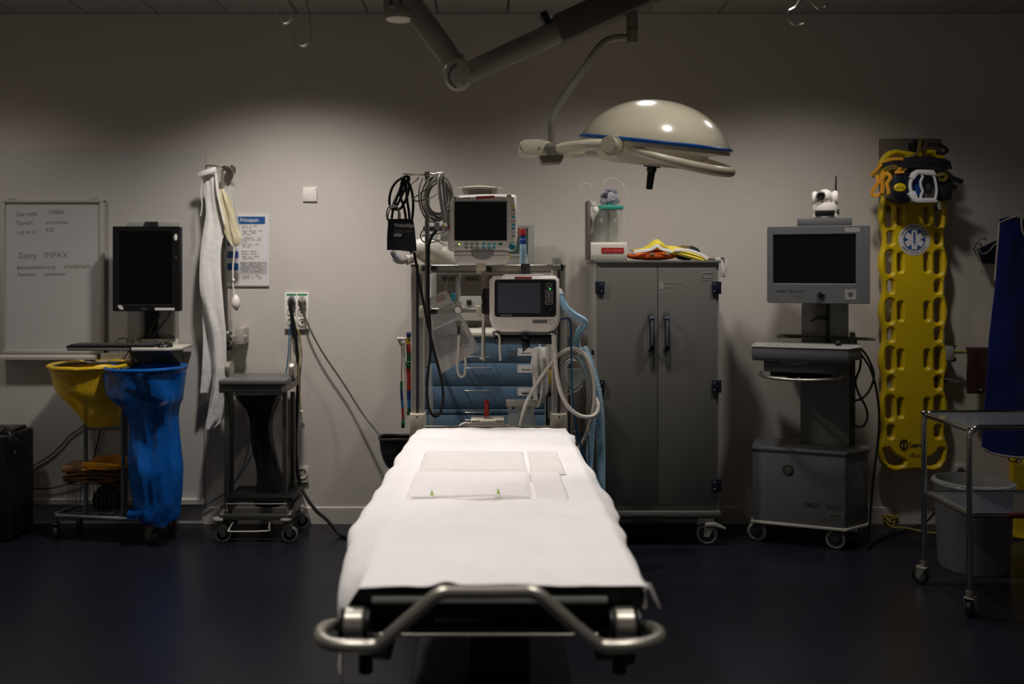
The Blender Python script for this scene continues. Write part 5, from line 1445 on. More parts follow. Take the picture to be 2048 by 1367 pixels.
part('dark_window', MB().box(X(933.5, 5.04), X(943, 5.04), 5.042, 5.052, Z(610, 5.04), Z(600, 5.04), .001, 1), M_black, t)
part('bin_support', MB().box(X(868, 5.24), X(1062, 5.24), 5.2, 5.25, Z(666, 5.2), Z(626, 5.2), .003), M_lgrey, t)

t = thing('plastic_bag', 'translucent white plastic bag hanging at the right of the drawer cart', 'bag', P(1080, 816, 4.68))
part('bag', sack([(1068, 1097, 694), (1064, 1097, 710), (1062, 1098, 730), (1066, 1096, 745), (1066, 1094, 765), (1066, 1091, 785), (1068, 1085, 800), (1070, 1076, 814)], 4.66, .35, .028, 8.0, 26, closed_top=True), M_wfilm, t)
part('bag_tail', cloth([(1067, 1082, 752), (1066, 1078, 775), (1068, 1080, 800)], 4.62, .01, 1.0, 1.0, 8, 4, .002), M_wfilm, t)
part('handle_hole', MB().lathe([(.0005, 0), (.006, 0), (.006, .002), (.0005, .002)], P(1078, 790, 4.62), 'Y', 12, M=Matrix.Diagonal((.7, 1, 2.2))), M_dgrey, t)
part('hanging_loop', MB().tube(pxpath([(1078, 696, 4.66), (1082, 684, 4.7), (1086, 676, 4.76)], 4.68), .003, 6, 3), M_wfilm, t)
t = thing('sharps_container', 'yellow sharps container with dark base on the drawer cart side', 'sharps container', P(1106, 786, 4.84))
part('tub', MB().box(X(1094, 4.82), X(1112, 4.82), 4.8, 4.92, Z(770, 4.82), Z(733, 4.82), .006), M_yel, t)
part('lid', MB().box(X(1093, 4.82), X(1113, 4.82), 4.795, 4.925, Z(733, 4.82), Z(722, 4.82), .006), M_dgrey, t)
part('holder', MB().box(X(1093.5, 4.82), X(1113, 4.82), 4.795, 4.925, Z(786, 4.82), Z(768, 4.82), .006), M_grey, t)
t = thing('supply_box', 'dark grey box below the sharps container at the cart side', 'box', (X(1103, 4.85), 4.85, 0))
part('body', MB().box(X(1094, 4.8), X(1118, 4.8), 4.8, 5.1, 0.0, Z(790, 4.8), .006), M_grey, t)
part('slot', MB().box(X(1095, 4.79), X(1112, 4.79), 4.795, 4.81, Z(846, 4.79), Z(836, 4.79), .003), M_black, t)

t = thing('capped_cylinder', 'pale cylinder with blue neck and red cap right of monitor', 'cylinder', P(1046, 545, 4.33))
yz = 4.33
c0 = P(1046, 0, yz)
part('cylinder', MB().lathe([(.017, Z(545, yz)), (.0165, Z(505, yz)), (.0155, Z(490, yz)), (.012, Z(487, yz))], (c0.x, yz, 0), 'Z', 18), M_bottle, t)
part('blue_neck', MB().lathe([(.0125, Z(488, yz)), (.0165, Z(485, yz)), (.0165, Z(479, yz)), (.013, Z(477, yz)), (.014, Z(470, yz))], (c0.x - .001, yz, 0), 'Z', 18), M_bcap, t)
part('red_cap', MB().lathe([(.0175, Z(470.5, yz)), (.017, Z(459, yz)), (.0155, Z(457.5, yz)), (.001, Z(457.5, yz))], (c0.x - .003, yz, 0), 'Z', 18), M_red, t)
part('blue_outlet', MB().tube([P(1050, 545, yz), P(1056, 548, yz), P(1061, 556, yz)], .005, 8, 3), M_bcap, t)

t = thing('waste_bin', 'small black bin with bag liner on the left cart side', 'waste bin', P(788, 936, 4.95))
part('bin', sack([(758, 836, 874), (759, 834, 884), (761, 831, 900), (766, 826, 918), (772, 820, 930), (778, 816, 935)], 4.95, .8, .008, 3.3, 28), M_binfilm, t)
part('liner_lip', MB().tube([Vector((X(797, 4.95) + .108 * math.cos(a), 4.95 + .088 * math.sin(a), Z(874, 4.95) + .004 * math.sin(3 * a))) for a in [2 * PI * i / 22 for i in range(22)]], .007, 7, closed=True), M_binfilm, t)
part('bracket', MB().box(X(828, 4.95), X(856, 4.95), 4.93, 4.97, Z(905, 4.95), Z(890, 4.95), .003), M_dsteel, t)

t = thing('tourniquet_straps', 'colourful patterned tourniquet straps hanging from a white peg', 'straps', P(812, 852, 4.62))
yt = 4.62
part('peg', MB().tube(pxpath([(794, 677, yt - .01), (806, 677.5, yt), (822, 677, yt + .02), (850, 676, yt + .06), (856, 678, 4.785)], yt), .0095, 10, 3), M_white2, t)
part('peg_clip', MB().prism(pxpoly([(796, 681), (812, 681), (809, 690), (800, 690)], yt), yt - .012, yt + .012, 'XZ', .003), M_white2, t)
cols = [((158, 44, 30), 0), ((20, 84, 46), 1), ((34, 100, 150), 2), ((196, 154, 30), 3), ((22, 42, 104), 4), ((128, 96, 72), 5), ((196, 190, 180), 6)]
SM = [mat('strap_colour_%d' % k, c, .6, var=.2, vscale=90) for c, k in cols]
def strap(pts, wd, order):
    q, _ = catmull([Vector(p) for p in pxpath(pts, yt)], 6)
    n = len(q)
    m = len(order)
    for j, c in enumerate(order):
        a, b = int(j * (n - 1) / m), int((j + 1) * (n - 1) / m)
        part('strap_section', MB().tube(q[a:b + 1], .005, 8, flat=(wd, .004), nrm=(0, -1, 0)), SM[c], t)
strap([(816, 676), (817, 695), (818, 715), (817, 735), (818, 760), (818, 790), (819, 812), (818, 830)], .024, [3, 0, 1, 1, 0, 0, 4, 2, 1])
strap([(803, 688), (804, 715), (803, 745), (803, 762)], .006, [5])
strap([(803, 762), (803, 780), (804, 800), (805, 815), (806, 835), (806, 852)], .014, [1, 4, 2, 0, 1])
strap([(808, 686), (809, 720), (810, 760), (810, 800), (810, 838)], .011, [6])
part('blue_buckle', MB().box(X(813, yt), X(824, yt), yt - .008, yt + .008, Z(674, yt), Z(664, yt), .003), SM[4], t)
for y in (723, 728):
    part('green_slider', MB().box(X(810.5, yt), X(825, yt), yt - .007, yt + .007, Z(y + 3, yt), Z(y, yt), .002, 1), SM[1], t)
part('end_loop', MB().lathe([(.004, -.02), (.009, -.016), (.01, .012), (.004, .02)], P(806, 848, yt), 'Z', 12, M=Matrix.Diagonal((1, .4, 1))), SM[1], t)

# ================================================================== grey two door cabinet on castors
yf = 4.92
xa, xb = X(1192, yf), X(1440, yf)
ztop, zbot = Z(523, yf), Z(1022, yf)
t = thing('two_door_cabinet', 'tall grey two door cabinet on castors with navy hinges', 'cabinet', ((xa + xb) / 2, 5.12, 0))
part('body', MB().box(xa, xb, yf + .016, 5.345, zbot, ztop, .006), M_lgrey, t)
part('top_panel', MB().box(xa - .006, xb + .006, yf - .004, 5.35, ztop - .008, ztop + .008, .004), M_cabinet, t)
part('plinth', MB().box(xa - .002, xb + .006, yf + .0, 5.34, Z(1034, yf), zbot + .002, .006), M_cabinet, t)
part('under_frame', MB().box(xa + .02, xb - .02, yf + .03, 5.3, Z(1047, yf), Z(1035, yf), .004), M_grey, t)
part('leg_block', MB().box(X(1398, yf), X(1430, yf), yf + .01, yf + .09, Z(1048, yf), Z(1036, yf), .004), M_lgrey, t)
xm = X(1315.5, yf)
for k, (a, b) in enumerate(((xa + .006, xm - .002), (xm + .002, xb - .018))):
    d = part('door', MB().box(a, b, yf, yf + .018, Z(1008, yf), Z(535, yf), .0035), M_cabinet, t)
    hx = X(1301.5, yf) if k == 0 else X(1331.5, yf)
    part('handle', MB().tube([(hx, yf - .002, Z(632, yf)), (hx, yf - .03, Z(634, yf)), (hx, yf - .036, Z(644, yf)), (hx, yf - .036, Z(686, yf)), (hx, yf - .03, Z(697, yf)), (hx, yf - .002, Z(699, yf))], .0085, 10, 3, flat=(.026, .014), nrm=(0, -1, 0)), M_navy, d)
    part('handle_inlay', MB().box(hx - .006, hx + .006, yf - .045, yf - .038, Z(690, yf), Z(640, yf), .002), M_grey, d)
    part('handle_recess', MB().prism(rrect(hx - .02, hx + .02, Z(709, yf), Z(621, yf), .019), yf - .0012, yf + .002, 'XZ'), M_cabinet, d)
part('door_note', strokes(X(1329, yf), X(1366, yf), Z(566, yf), Z(562, yf), yf - .0008, 3, 3), M_lgrey, t)
part('door_note', strokes(X(1329, yf), X(1352, yf), Z(575, yf), Z(570, yf), yf - .0008, 5, 2), M_lgrey, t)
part('door_note_block', MB().box(X(1318, yf), X(1327.5, yf), yf - .0008, yf + .001, Z(578, yf), Z(562, yf)), M_lgrey, t)
part('oval_emblem', MB().tube([P(1415 + 13 * math.cos(a), 550 + 5 * math.sin(a), yf - .0006) for a in [2 * PI * i / 24 for i in range(24)]], .0016, 6, closed=True), M_lgrey, t)
part('emblem_print', strokes(X(1400, yf), X(1424, yf), Z(559.5, yf), Z(557, yf), yf - .0008, 2, 2), M_lgrey, t)
for px in (1199.5, 1433):
    for py in (575, 772, 970):
        h = part('hinge', MB().box(X(px - 9, yf), X(px + 9, yf), yf - .012, yf + .01, Z(py + 12.5, yf), Z(py - 12.5, yf), .003), M_navy, t)
        for e in (-7, 7):
            part('hinge_screw', MB().cyl(P(px + (-4 if px > 1300 else 4), py + e, yf - .0135), P(px + (-4 if px > 1300 else 4), py + e, yf - .011), .0035, n=8), M_lgrey, h)
for px in (1188, 1442.5):
    part('side_stop', MB().box(X(px - 2, yf), X(px + 2, yf), yf + .06, yf + .09, Z(712, yf), Z(701, yf), .003), M_navy, t)
for k, (px, y) in enumerate(((1422, 4.975), (1215, 4.975), (1425, 5.26), (1215, 5.26))):
    c_ = caster(t, X(px, y), y - .02, .058, M_lgrey, M_lgrey, Z(1047, yf), face=1.25 if px > 1300 else 1.1, wd=.03, m_hub=M_dgrey)
    if k == 0:
        part('brake_lever', MB().prism([(X(1410, 4.95), .128), (X(1428, 4.95), .132), (X(1452, 4.93), .100), (X(1450, 4.93), .092), (X(1428, 4.95), .108), (X(1408, 4.95), .112)], 4.915, 4.95, 'XZ', .004), M_lgrey, c_)

# ------------------------------------------------------------------ things on the cabinet
zt = ztop + .0085
ys = 5.06
t = thing('suction_unit', 'suction unit with clear canisters under turquoise lid on the cabinet', 'suction unit', (X(1218, ys), ys, zt))
part('base', MB().prism([(4.99, zt), (4.985, zt + .03), (4.99, Z(488, 5.0)), (5.0, Z(484, 5.0)), (5.16, Z(484, 5.0)), (5.16, zt)], X(1181, 5.0), X(1254, 5.0), 'YZ', .004), M_white2, t)
part('red_label', MB().box(X(1203, 4.983), X(1248, 4.983), 4.982, 4.99, Z(505.5, 4.98), Z(495, 4.98)), M_red, t)
part('label_print', strokes(X(1207, 4.98), X(1244, 4.98), Z(502, 4.98), Z(498.5, 4.98), 4.9815, 7, 2), M_redl, t)
part('side_plate', MB().box(X(1173, ys), X(1178, ys), 5.0, 5.14, zt, Z(402, ys), .003), M_cartdk, t)
part('back_plate', MB().box(X(1180, 5.14), X(1236, 5.14), 5.13, 5.145, Z(486, 5.1), Z(408, 5.1), .004), M_white2, t)
for px in (1202, 1230):
    part('canister', MB().lathe([(.001, Z(483, ys)), (.036, Z(483, ys)), (.038, Z(478, ys)), (.041, Z(425, ys)), (.041, Z(418, ys))], (X(px, ys), ys, 0), 'Z', 22), M_clear, t)
    part('canister_float', MB().lathe([(.012, Z(444, ys)), (.013, Z(424, ys)), (.012, Z(420, ys))], (X(px, ys), ys, 0), 'Z', 12), M_clear2, t)
part('lid', MB().prism(rrect(X(1194, ys), X(1246, ys), ys - .045, ys + .045, .03), Z(419, ys), Z(411, ys), 'XY', .004), M_teallid, t)
part('lid_knob', MB().lathe([(.014, Z(411, ys)), (.014, Z(407, ys)), (.004, Z(406, ys))], (X(1217, ys), ys - .01, 0), 'Z', 14), M_teallid, t)
part('filter_cap', MB().lathe([(.018, Z(412, ys)), (.02, Z(408, ys)), (.018, Z(404, ys))], (X(1186, ys), ys, 0), 'Z', 14), M_white2, t)
part('filter_cap', MB().lathe([(.016, Z(424, ys)), (.018, Z(418, ys)), (.012, Z(414, ys))], (X(1190, ys), ys - .03, 0), 'Z', 14), M_white, t)
rnd = random.Random(9)
for k in range(5):
    cx, cy, rx = 1217 + rnd.uniform(-4, 4), 397 + rnd.uniform(-3, 3), 16 + rnd.uniform(-5, 2)
    part('coiled_tube', MB().tube([P(cx + rx * math.cos(a), cy + rx * .75 * math.sin(a) - 3 * k % 7, ys + .03 * math.sin(2 * a + k)) for a in [2 * PI * i / 12 for i in range(12)]], .006, 7, 3, closed=True), M_violet, t)
part('tube_heap', lump(X(1200, ys), X(1240, ys), ys - .035, ys + .04, Z(411, ys), S(30, ys), 21, top=lambda u: .5 + .6 * math.sin(PI * u)), M_violet, t)
part('dark_connector', MB().cyl(P(1211, 394, ys - .03), P(1214, 388, ys - .02), .012, .009, n=10), M_navy, t)
part('loose_tube', MB().tube(pxpath([(1212, 384), (1207, 372), (1209, 362), (1220, 357), (1236, 360), (1249, 374), (1255, 392), (1254, 410), (1249, 420), (1256, 438), (1264, 460), (1268, 484), (1268, 492)], ys), .004, 7, 5), M_clear2, t)
part('loose_tube', MB().tube(pxpath([(1184, 404), (1176, 396), (1166, 388), (1158, 380), (1162, 370), (1174, 366), (1182, 370), (1181, 378)], ys), .004, 7, 5), M_clear2, t)

yv = 5.05
t = thing('orange_vest', 'folded orange safety vest lying on the cabinet', 'vest', (X(1305, yv), yv, zt))
part('vest', lump(X(1256, yv), X(1352, yv), 4.97, 5.16, zt, .052, 2), M_orange, t)
for a in (1262, 1300, 1330):
    part('reflective_patch', MB().box(X(a, 4.96), X(a + 10, 4.96), 4.957, 4.985, zt + .03, zt + .037, .002, 1), M_lgrey, t)
t = thing('yellow_vest', 'crumpled yellow vest with pale bands on top of the orange vest', 'vest', (X(1340, yv), yv, zt + .05))
part('vest', lump(X(1263, yv), X(1345, yv), 4.98, 5.15, zt + .048, .05, 4, top=lambda u: .35 + 1.1 * math.exp(-((u - .62) / .22) ** 2)), M_yvest, t)
part('sleeve', MB().tube([P(1330, 499, 5.02), P(1348, 500, 5.0), P(1372, 506, 4.99), P(1398, 514, 4.99), P(1412, 520, 5.0)], .012, 8, 4, flat=(.06, .02), nrm=(0, -.6, .8)), M_yvest, t)
part('pale_band', MB().tube([P(1268, 504, 4.97), P(1300, 499, 4.97), P(1315, 491, 4.97), P(1322, 497, 4.965), P(1345, 503, 4.965)], .006, 8, 4, flat=(.018, .006), nrm=(0, -1, .3)), M_print, t)
part('pale_band', MB().tube([P(1348, 500, 4.97), P(1375, 500, 4.965), P(1398, 507, 4.965), P(1416, 517, 4.97)], .006, 8, 4, flat=(.016, .006), nrm=(0, -1, .3)), M_print, t)
t = thing('dark_gloves', 'dark glove bundle tucked behind the yellow vest', 'gloves', (X(1378, 5.1), 5.1, zt))
part('bundle', lump(X(1350, 5.12), X(1400, 5.12), 5.07, 5.2, zt, .085, 8), M_navy, t)
part('orange_cuff', lump(X(1350, 5.12), X(1376, 5.12), 5.05, 5.1, zt + .045, .04, 9), M_strapd, t)
t = thing('small_card', 'small dark green card lying at the right of the yellow vest', 'card', (X(1410, 5.05), 5.05, zt))
part('card', MB().box(X(1396, 5.03), X(1428, 5.03), 5.0, 5.1, zt, zt + .012, .003), M_ggreen, t)
t = thing('hanging_paper', 'white paper slip curling over the right cabinet edge', 'paper', P(1446, 553, 5.0))
part('slip', MB().surf(lambda u, v: Vector((X(1434, 5.0) + .034 * min(1, v * 2.2) + .004 * math.sin(v * 6) + .0 * u, 4.955 + .09 * u, zt + .012 + .006 * math.sin(min(1, v * 2) * PI) - max(0, v - .28) * .145 - .002)), 6, 16), M_paper, t, smooth=80)
part('slip_face', MB().surf(lambda u, v: P(1438 + 15 * u + 1.5 * math.sin(v * 3), 517 + 36 * v + 2 * u, 4.952 + .02 * u), 6, 8), M_paper, t, smooth=80)

# ================================================================== telemedicine cart
CT = Vector((1.772, 5.10, 0))
t = thing('telemedicine_cart', 'grey telemedicine cart with flat screen, keyboard tray and column', 'cart', CT, math.radians(-21), local=True)
base = [(-.245, -.2), (.236, -.2), (.352, -.04), (.352, .12), (-.245, .12)]
part('base_cabinet', MB().prism(base, .122, .515, 'XY', .006), M_cart, t)
part('base_top', MB().prism([(-.25, -.206), (.24, -.206), (.36, -.042), (.36, .124), (-.25, .124)], .513, .532, 'XY', .005), M_cart, t)
part('base_rim', MB().prism([(-.252, -.208), (.241, -.208), (.362, -.043), (.362, .126), (-.252, .126)], .108, .124, 'XY', .004), M_alu, t)
part('top_slot', MB().box(-.1, .14, -.15, -.1, .5315, .534), M_cartdk, t)
e_ = part('emblem_disc', MB().lathe([(.001, -.004), (.027, -.004), (.03, 0), (.03, .003)], (-.057, -.2005, .417), 'Y', 26), M_dgrey, t)
part('emblem_face', MB().lathe([(.001, -.0012), (.02, -.0012), (.02, .001)], (-.057, -.2045, .417), 'Y', 22), M_ggreen, e_)
lettering('VIMED', .02, .105, .222, .247, -.2008, M_ink, t, 'maker_lettering', thick=.02)
lettering('TELEDOC', .13, .222, .222, .245, -.2008, M_ink, t, 'maker_lettering', thick=.02)
part('sub_label', MB().box(.14, .226, -.2008, -.199, .183, .203), M_cartdk, t)
part('label_print', strokes(.15, .218, .188, .198, -.2012, 6, 1), M_ink, t)
sv = MB()
nrm_ = Vector((.116, .16, 0)).normalized()
for k in range(5):
    z = .33 + k * .026
    a = Vector((.236, -.2, z)) + Vector((.116, .16, 0)) * .32
    b = Vector((.236, -.2, z + .012)) + Vector((.116, .16, 0)) * .55
    o = Vector((.81, -.587, 0)) * .002
    sv.add([a + o, b + o, b + o + Vector((0, 0, .005)), a + o + Vector((0, 0, .005))], [(0, 1, 2, 3)])
part('side_vents', sv, M_lgrey, t)
for x, y in ((-.2, -.16), (.21, -.165), (.3, .06), (-.2, .08)):
    caster(t, x, y, .052, M_lgrey, M_dgrey, .11, face=1.5, wd=.03, m_hub=M_dgrey)
part('caster_guard', MB().box(.23, .3, -.16, -.06, .098, .108, .003), M_dgrey, t)
cx = .13
part('lower_column', MB().box(cx - .13, cx + .13, .0, .12, .53, .985, .006), M_lgrey, t)
part('column_edge', MB().box(cx + .131, cx + .16, .02, .12, .53, 1.16, .004), M_cartdk, t)
part('upper_column', MB().box(cx - .125, cx + .125, .04, .12, .985, 1.4, .006), M_lgrey, t)
part('column_groove', MB().box(cx + .01, cx + .026, .036, .05, 1.06, 1.33), M_dgrey, t)
part('column_mast', MB().box(cx - .05, cx + .006, .0, .045, 1.06, 1.34, .004), M_cartdk, t)
part('column_clip', MB().tube([(cx - .072, -.008, 1.222), (cx - .05, -.014, 1.238), (cx - .02, -.016, 1.243), (cx + .01, -.014, 1.238), (cx + .022, -.008, 1.226)], .007, 8, 3), M_black, t)
part('cross_wire', MB().tube([(cx - .24, .03, 1.142), (cx - .05, -.01, 1.136), (cx + .12, .02, 1.130)], .004, 6, 3), M_dgrey, t)
part('side_wing', MB().box(cx - .26, cx - .125, .05, .1, 1.12, 1.14, .004), M_cartdk, t)
part('side_wing', MB().box(cx + .12, cx + .265, .04, .09, 1.118, 1.134, .004), M_lgrey, t)
part('back_box', MB().box(cx + .08, cx + .17, .05, .11, 1.06, 1.13, .004), M_cartdk, t)
# keyboard tray
tx0, tx1 = -.235, .27
tr = part('keyboard_tray', MB().prism([(tx0, -.37), (tx1 - .02, -.37), (tx1 + .045, -.22), (tx1 + .045, -.02), (tx0, -.02)], 1.035, 1.098, 'XY', .005), M_cart, t)
part('tray_top', MB().prism([(tx0 - .003, -.373), (tx1 - .019, -.373), (tx1 + .048, -.222), (tx1 + .048, -.018), (tx0 - .003, -.018)], 1.096, 1.104, 'XY', .003), M_lgrey, t)
kb = MB()
for r in range(5):
    for k in range(13):
        kb.box(tx0 + .06 + k * .022, tx0 + .079 + k * .022, -.33 + r * .022, -.311 + r * .022, 1.103, 1.107, .001, 1)
part('keys', kb, M_lgrey, tr, kind='stuff')
part('trackball', MB().ball((.2, -.2, 1.115), .018, n=14, m=8), M_black, tr)
part('tray_gap', MB().box(tx0 + .004, tx1 - .01, -.368, -.05, 1.026, 1.036), M_dgrey, t)
part('drawer_front', MB().box(-.175, .2, -.34, -.04, .965, 1.027, .005), M_cart, t)
part('drawer_pull', MB().tube([(-.09, -.345, 1.022), (-.02, -.352, 1.015), (.05, -.345, 1.022)], .006, 8, 4, flat=(.014, .008), nrm=(0, -1, 0)), M_lgrey, t)
part('arc_handle', MB().tube([(-.2, -.2, .945), (-.19, -.3, .94), (-.12, -.37, .935), (.0, -.395, .932), (.12, -.37, .935), (.2, -.3, .94), (.215, -.2, .945)], .009, 10, 5), M_steel, t)
part('handle_mount', MB().box(-.15, .17, -.2, .0, .925, .965, .006), M_dgrey, t)
for k, (x, w_) in enumerate(((-.06, .05), (.01, .05), (.08, .04))):
    part('connector_block', MB().box(x, x + w_, -.25, -.2, .91, .95, .006), M_bmatt, t)
# flat screen
mx0_, mx1_, mz0, mz1, my = -.168, .358, Z(606, 4.93), Z(452, 4.93), -.17
part('screen_housing', MB().box(mx0_, mx1_, my, my + .055, mz0, mz1, .008), M_cart, t)
part('screen_bezel', plate(rrect(mx0_, mx1_, mz0, mz1, .012), [rrect(mx0_ + .032, mx1_ - .07, mz0 + .108, mz1 - .046, .003)], my - .014, my + .006, .003, 'bezel'), M_cart, t)
part('screen', MB().box(mx0_ + .03, mx1_ - .068, my - .003, my + .003, mz0 + .106, mz1 - .044), M_screen, t)
lettering('VIMED  TELEDOC', mx0_ + .045, mx0_ + .195, mz0 + .058, mz0 + .072, my - .0146, M_dgrey, t, 'maker_lettering', thick=.015)
part('sub_print', strokes(mx0_ + .14, mx0_ + .195, mz0 + .034, mz0 + .046, my - .0148, 3, 1), M_cartdk, t)
part('knob', MB().lathe([(.001, -.016), (.012, -.014), (.015, -.004), (.015, .004)], (mx0_ + .275, my - .014, mz0 + .048), 'Y', 18), M_black, t)
part('knob_tip', MB().box(mx0_ + .275, mx0_ + .3, my - .026, my - .014, mz0 + .043, mz0 + .052, .003), M_black, t)
s_ = part('square_sticker', MB().box(mx1_ - .125, mx1_ - .068, my - .0152, my - .012, mz0 + .022, mz0 + .078), M_lgrey, t)
part('green_dot', MB().lathe([(.0005, -.001), (.0125, -.001), (.0125, .001)], (mx1_ - .097, my - .0155, mz0 + .051), 'Y', 16), M_ggreen, s_)
part('corner_label', MB().box(mx1_ - .125, mx1_ - .05, my - .0148, my - .012, mz1 - .036, mz1 - .012), M_lgrey, t)
part('hanging_lead', MB().tube([(mx1_ - .12, my + .03, mz0), (mx1_ - .13, my + .04, mz0 - .03), (mx1_ - .15, my + .06, mz0 - .06)], .0025, 6, 3), M_dgrey, t)
part('mount_block', MB().box(.0, .2, my + .055, .06, mz0 + .1, mz0 + .25, .006), M_dgrey, t)
# camera box and camera on the screen
part('codec_box', MB().box(-.01, .27, my - .01, my + .16, mz1, mz1 + .042, .004), M_cart, t)
hz = mz1 + .0425
kx, ky = .132, my + .05
t2 = thing('conference_camera', 'white pan tilt camera with antenna on top of the telemedicine cart', 'camera', CT + Matrix.Rotation(math.radians(-21), 3, 'Z') @ Vector((kx, ky, hz)), math.radians(-21), local=True)
part('foot', MB().lathe([(.06, 0), (.066, .006), (.065, .022), (.06, .027)], (0, 0, 0), 'Z', 24, M=Matrix.Diagonal((1, .8, 1))), M_white, t2)
part('dark_window', MB().prism([(-.05, .012), (.05, .012), (.05, .042), (-.05, .042)], -.056, -.03, 'XZ', .004), M_black, t2)
part('body', MB().lathe([(.062, .027), (.066, .04), (.066, .065), (.058, .085)], (0, 0, 0), 'Z', 24, M=Matrix.Diagonal((1, .8, 1))), M_white, t2)
for s in (-1, 1):
    part('yoke_arm', MB().lathe([(.001, -.014), (.03, -.014), (.036, -.006), (.036, .006), (.03, .014), (.001, .014)], (s * .052, .0, .11), 'X', 18, M=Matrix.Diagonal((1, .9, 1.15))), M_white, t2)
hd = part('head', MB().ball((0, -.004, .118), .045, (.95, 1, .95), 20, 12), M_white, t2)
part('lens', MB().lathe([(.001, -.012), (.013, -.012), (.016, -.018), (.02, -.016), (.021, .012)], (-.02, -.045, .122), 'Y', 20), M_black, hd)
part('lens_barrel', MB().lathe([(.021, -.006), (.027, 0), (.028, .02)], (-.02, -.044, .122), 'Y', 20), M_lgrey, hd)
part('antenna', MB().cyl((.055, .03, .08), (.057, .03, .235), .0065, .0035, n=10), M_black, t2)
part('rear_jack', MB().box(.06, .074, .0, .02, .02, .05, .003), M_dgrey, t2)

t = thing('cart_cables', 'looped dark cables hanging down right side of the telemedicine cart', 'cables', P(1738, 1080, 5.0))
part('cable', MB().tube(pxpath([(1716, 692, 4.93), (1730, 706, 4.9), (1742, 728, 4.88), (1748, 752, 4.86), (1740, 778, 4.85), (1726, 795, 4.85), (1712, 800, 4.88), (1704, 797, 4.9)], 4.9), .006, 8, 5), M_black, t)
part('cable', MB().tube(pxpath([(1714, 700, 4.94), (1728, 716, 4.9), (1742, 740, 4.87), (1752, 775, 4.86), (1758, 820, 4.86), (1757, 870, 4.86), (1750, 930, 4.86), (1744, 985, 4.87), (1740, 1040, 4.88), (1737, 1078, 4.89)], 4.9), .0065, 8, 5), M_black, t)
part('cable', MB().tube(pxpath([(1722, 705, 4.92), (1720, 735, 4.88), (1711, 762, 4.86), (1718, 788, 4.85), (1730, 810, 4.85), (1735, 832, 4.85), (1728, 850, 4.85), (1715, 853, 4.87), (1705, 842, 4.89), (1708, 815, 4.9)], 4.88), .006, 8, 5), M_black, t)
t = thing('floor_cable', 'dark cable trailing over the floor from the telemedicine cart', 'cable', (X(1790, 4.95), 4.95, 0))
part('cable', MB().tube([Vector((X(1735, 4.86), 4.86, .01)), Vector((X(1748, 4.98), 4.98, .008)), Vector((X(1775, 5.1), 5.1, .008)), Vector((X(1810, 5.2), 5.2, .008)), Vector((X(1850, 5.28), 5.28, .03)), Vector((X(1880, 5.33), 5.33, .12)), Vector((X(1916, 5.32), 5.32, .28)), Vector((X(1922, 5.33), 5.31, Z(943, 5.31)))], .006, 8, 5), M_black, t)
t = thing('yellow_cable_tangle', 'tangled yellow cable lying on floor under the spine board', 'cable', (X(1790, 5.22), 5.22, 0))
rnd = random.Random(5)
q = []
for k in range(26):
    a = k * 2.1
    q.append(Vector((X(1790, 5.2) + math.cos(a) * (.03 + .02 * rnd.random()) - .02, 5.22 + .05 * math.sin(a * 1.3), .03 + .06 * (.5 + .5 * math.sin(a * .7)) * rnd.uniform(.5, 1))))
q += [Vector((X(1815, 5.2), 5.2, .02)), Vector((X(1835, 5.18), 5.18, .012)), Vector((X(1860, 5.14), 5.14, .012)), Vector((X(1900, 5.12), 5.12, .012))]
part('cable', MB().tube(q, .006, 6, 4), M_ycable, t)

# ================================================================== yellow spine board on the wall
yb0, yb1 = 5.255, 5.305
def XB(p): return X(p, 5.255)
def ZB_(p): return Z(p, 5.255)
L, Rr = [], []
ys_ = [322 + i * 8 for i in range(73)]
for y in ys_:
    wv = 4.5 * math.cos((y - 430) / 97 * 2 * PI)
    tp = 0
    if y > 860: tp = -3 * math.sin(min(1, (y - 860) / 40) * PI / 2)
    L.append((1764.5 - wv * .9 + tp, y)); Rr.append((1893.5 + wv * .9 - tp, y))
top = [(1768, 312), (1778, 302), (1794, 298), (1812, 301), (1829, 304), (1846, 301), (1864, 298), (1880, 302), (1890, 312)]
bot = [(1894, 910), (1892, 925), (1884, 938), (1870, 943), (1850, 940), (1829, 938), (1808, 941), (1788, 944), (1774, 938), (1764, 926), (1760, 910)]
outer = [(XB(a), ZB_(b)) for a, b in L[::-1] + top + Rr + bot]
holes = []
def slot(cx, cy, w_, h): return [(XB(cx + a), ZB_(cy + b)) for a, b in rr_px(w_, h)]
def rr_px(w_, h):
    return [(x, z) for x, z in rrect(-w_ / 2, w_ / 2, -h / 2, h / 2, w_ / 2 * .96, 5)]
for cy in (431, 525, 622, 718, 815):
    for cx in (1780.5, 1877.5): holes.append(slot(cx, cy, 15, 48))
    if cy < 830:
        for cx in (1801.5, 1854.5): holes.append(slot(cx, cy, 9.5, 37))
for cy in (476, 573, 669, 765, 863):
    for cx in (1782, 1876.5): holes.append(slot(cx, cy, 12, 26))
holes.append([(XB(a), ZB_(b)) for a, b in [(1768, 897), (1778, 895), (1784, 903), (1793, 911), (1806, 916), (1812, 922), (1808, 930), (1794, 933), (1780, 929), (1771, 918)]])
holes.append([(XB(3658 - a), ZB_(b)) for a, b in [(1768, 897), (1778, 895), (1784, 903), (1793, 911), (1806, 916), (1812, 922), (1808, 930), (1794, 933), (1780, 929), (1771, 918)]])
holes.append([(XB(a), ZB_(b)) for a, b in [(1778, 330), (1783, 314), (1796, 309), (1812, 313), (1812, 321), (1794, 324), (1786, 332)]])
holes.append([(XB(3658 - a), ZB_(b)) for a, b in [(1778, 330), (1783, 314), (1796, 309), (1812, 313), (1812, 321), (1794, 324), (1786, 332)]])
t = thing('spine_board', 'yellow spine board with hand holes and round medical sticker on wall', 'spine board', P(1829, 945, 5.28))
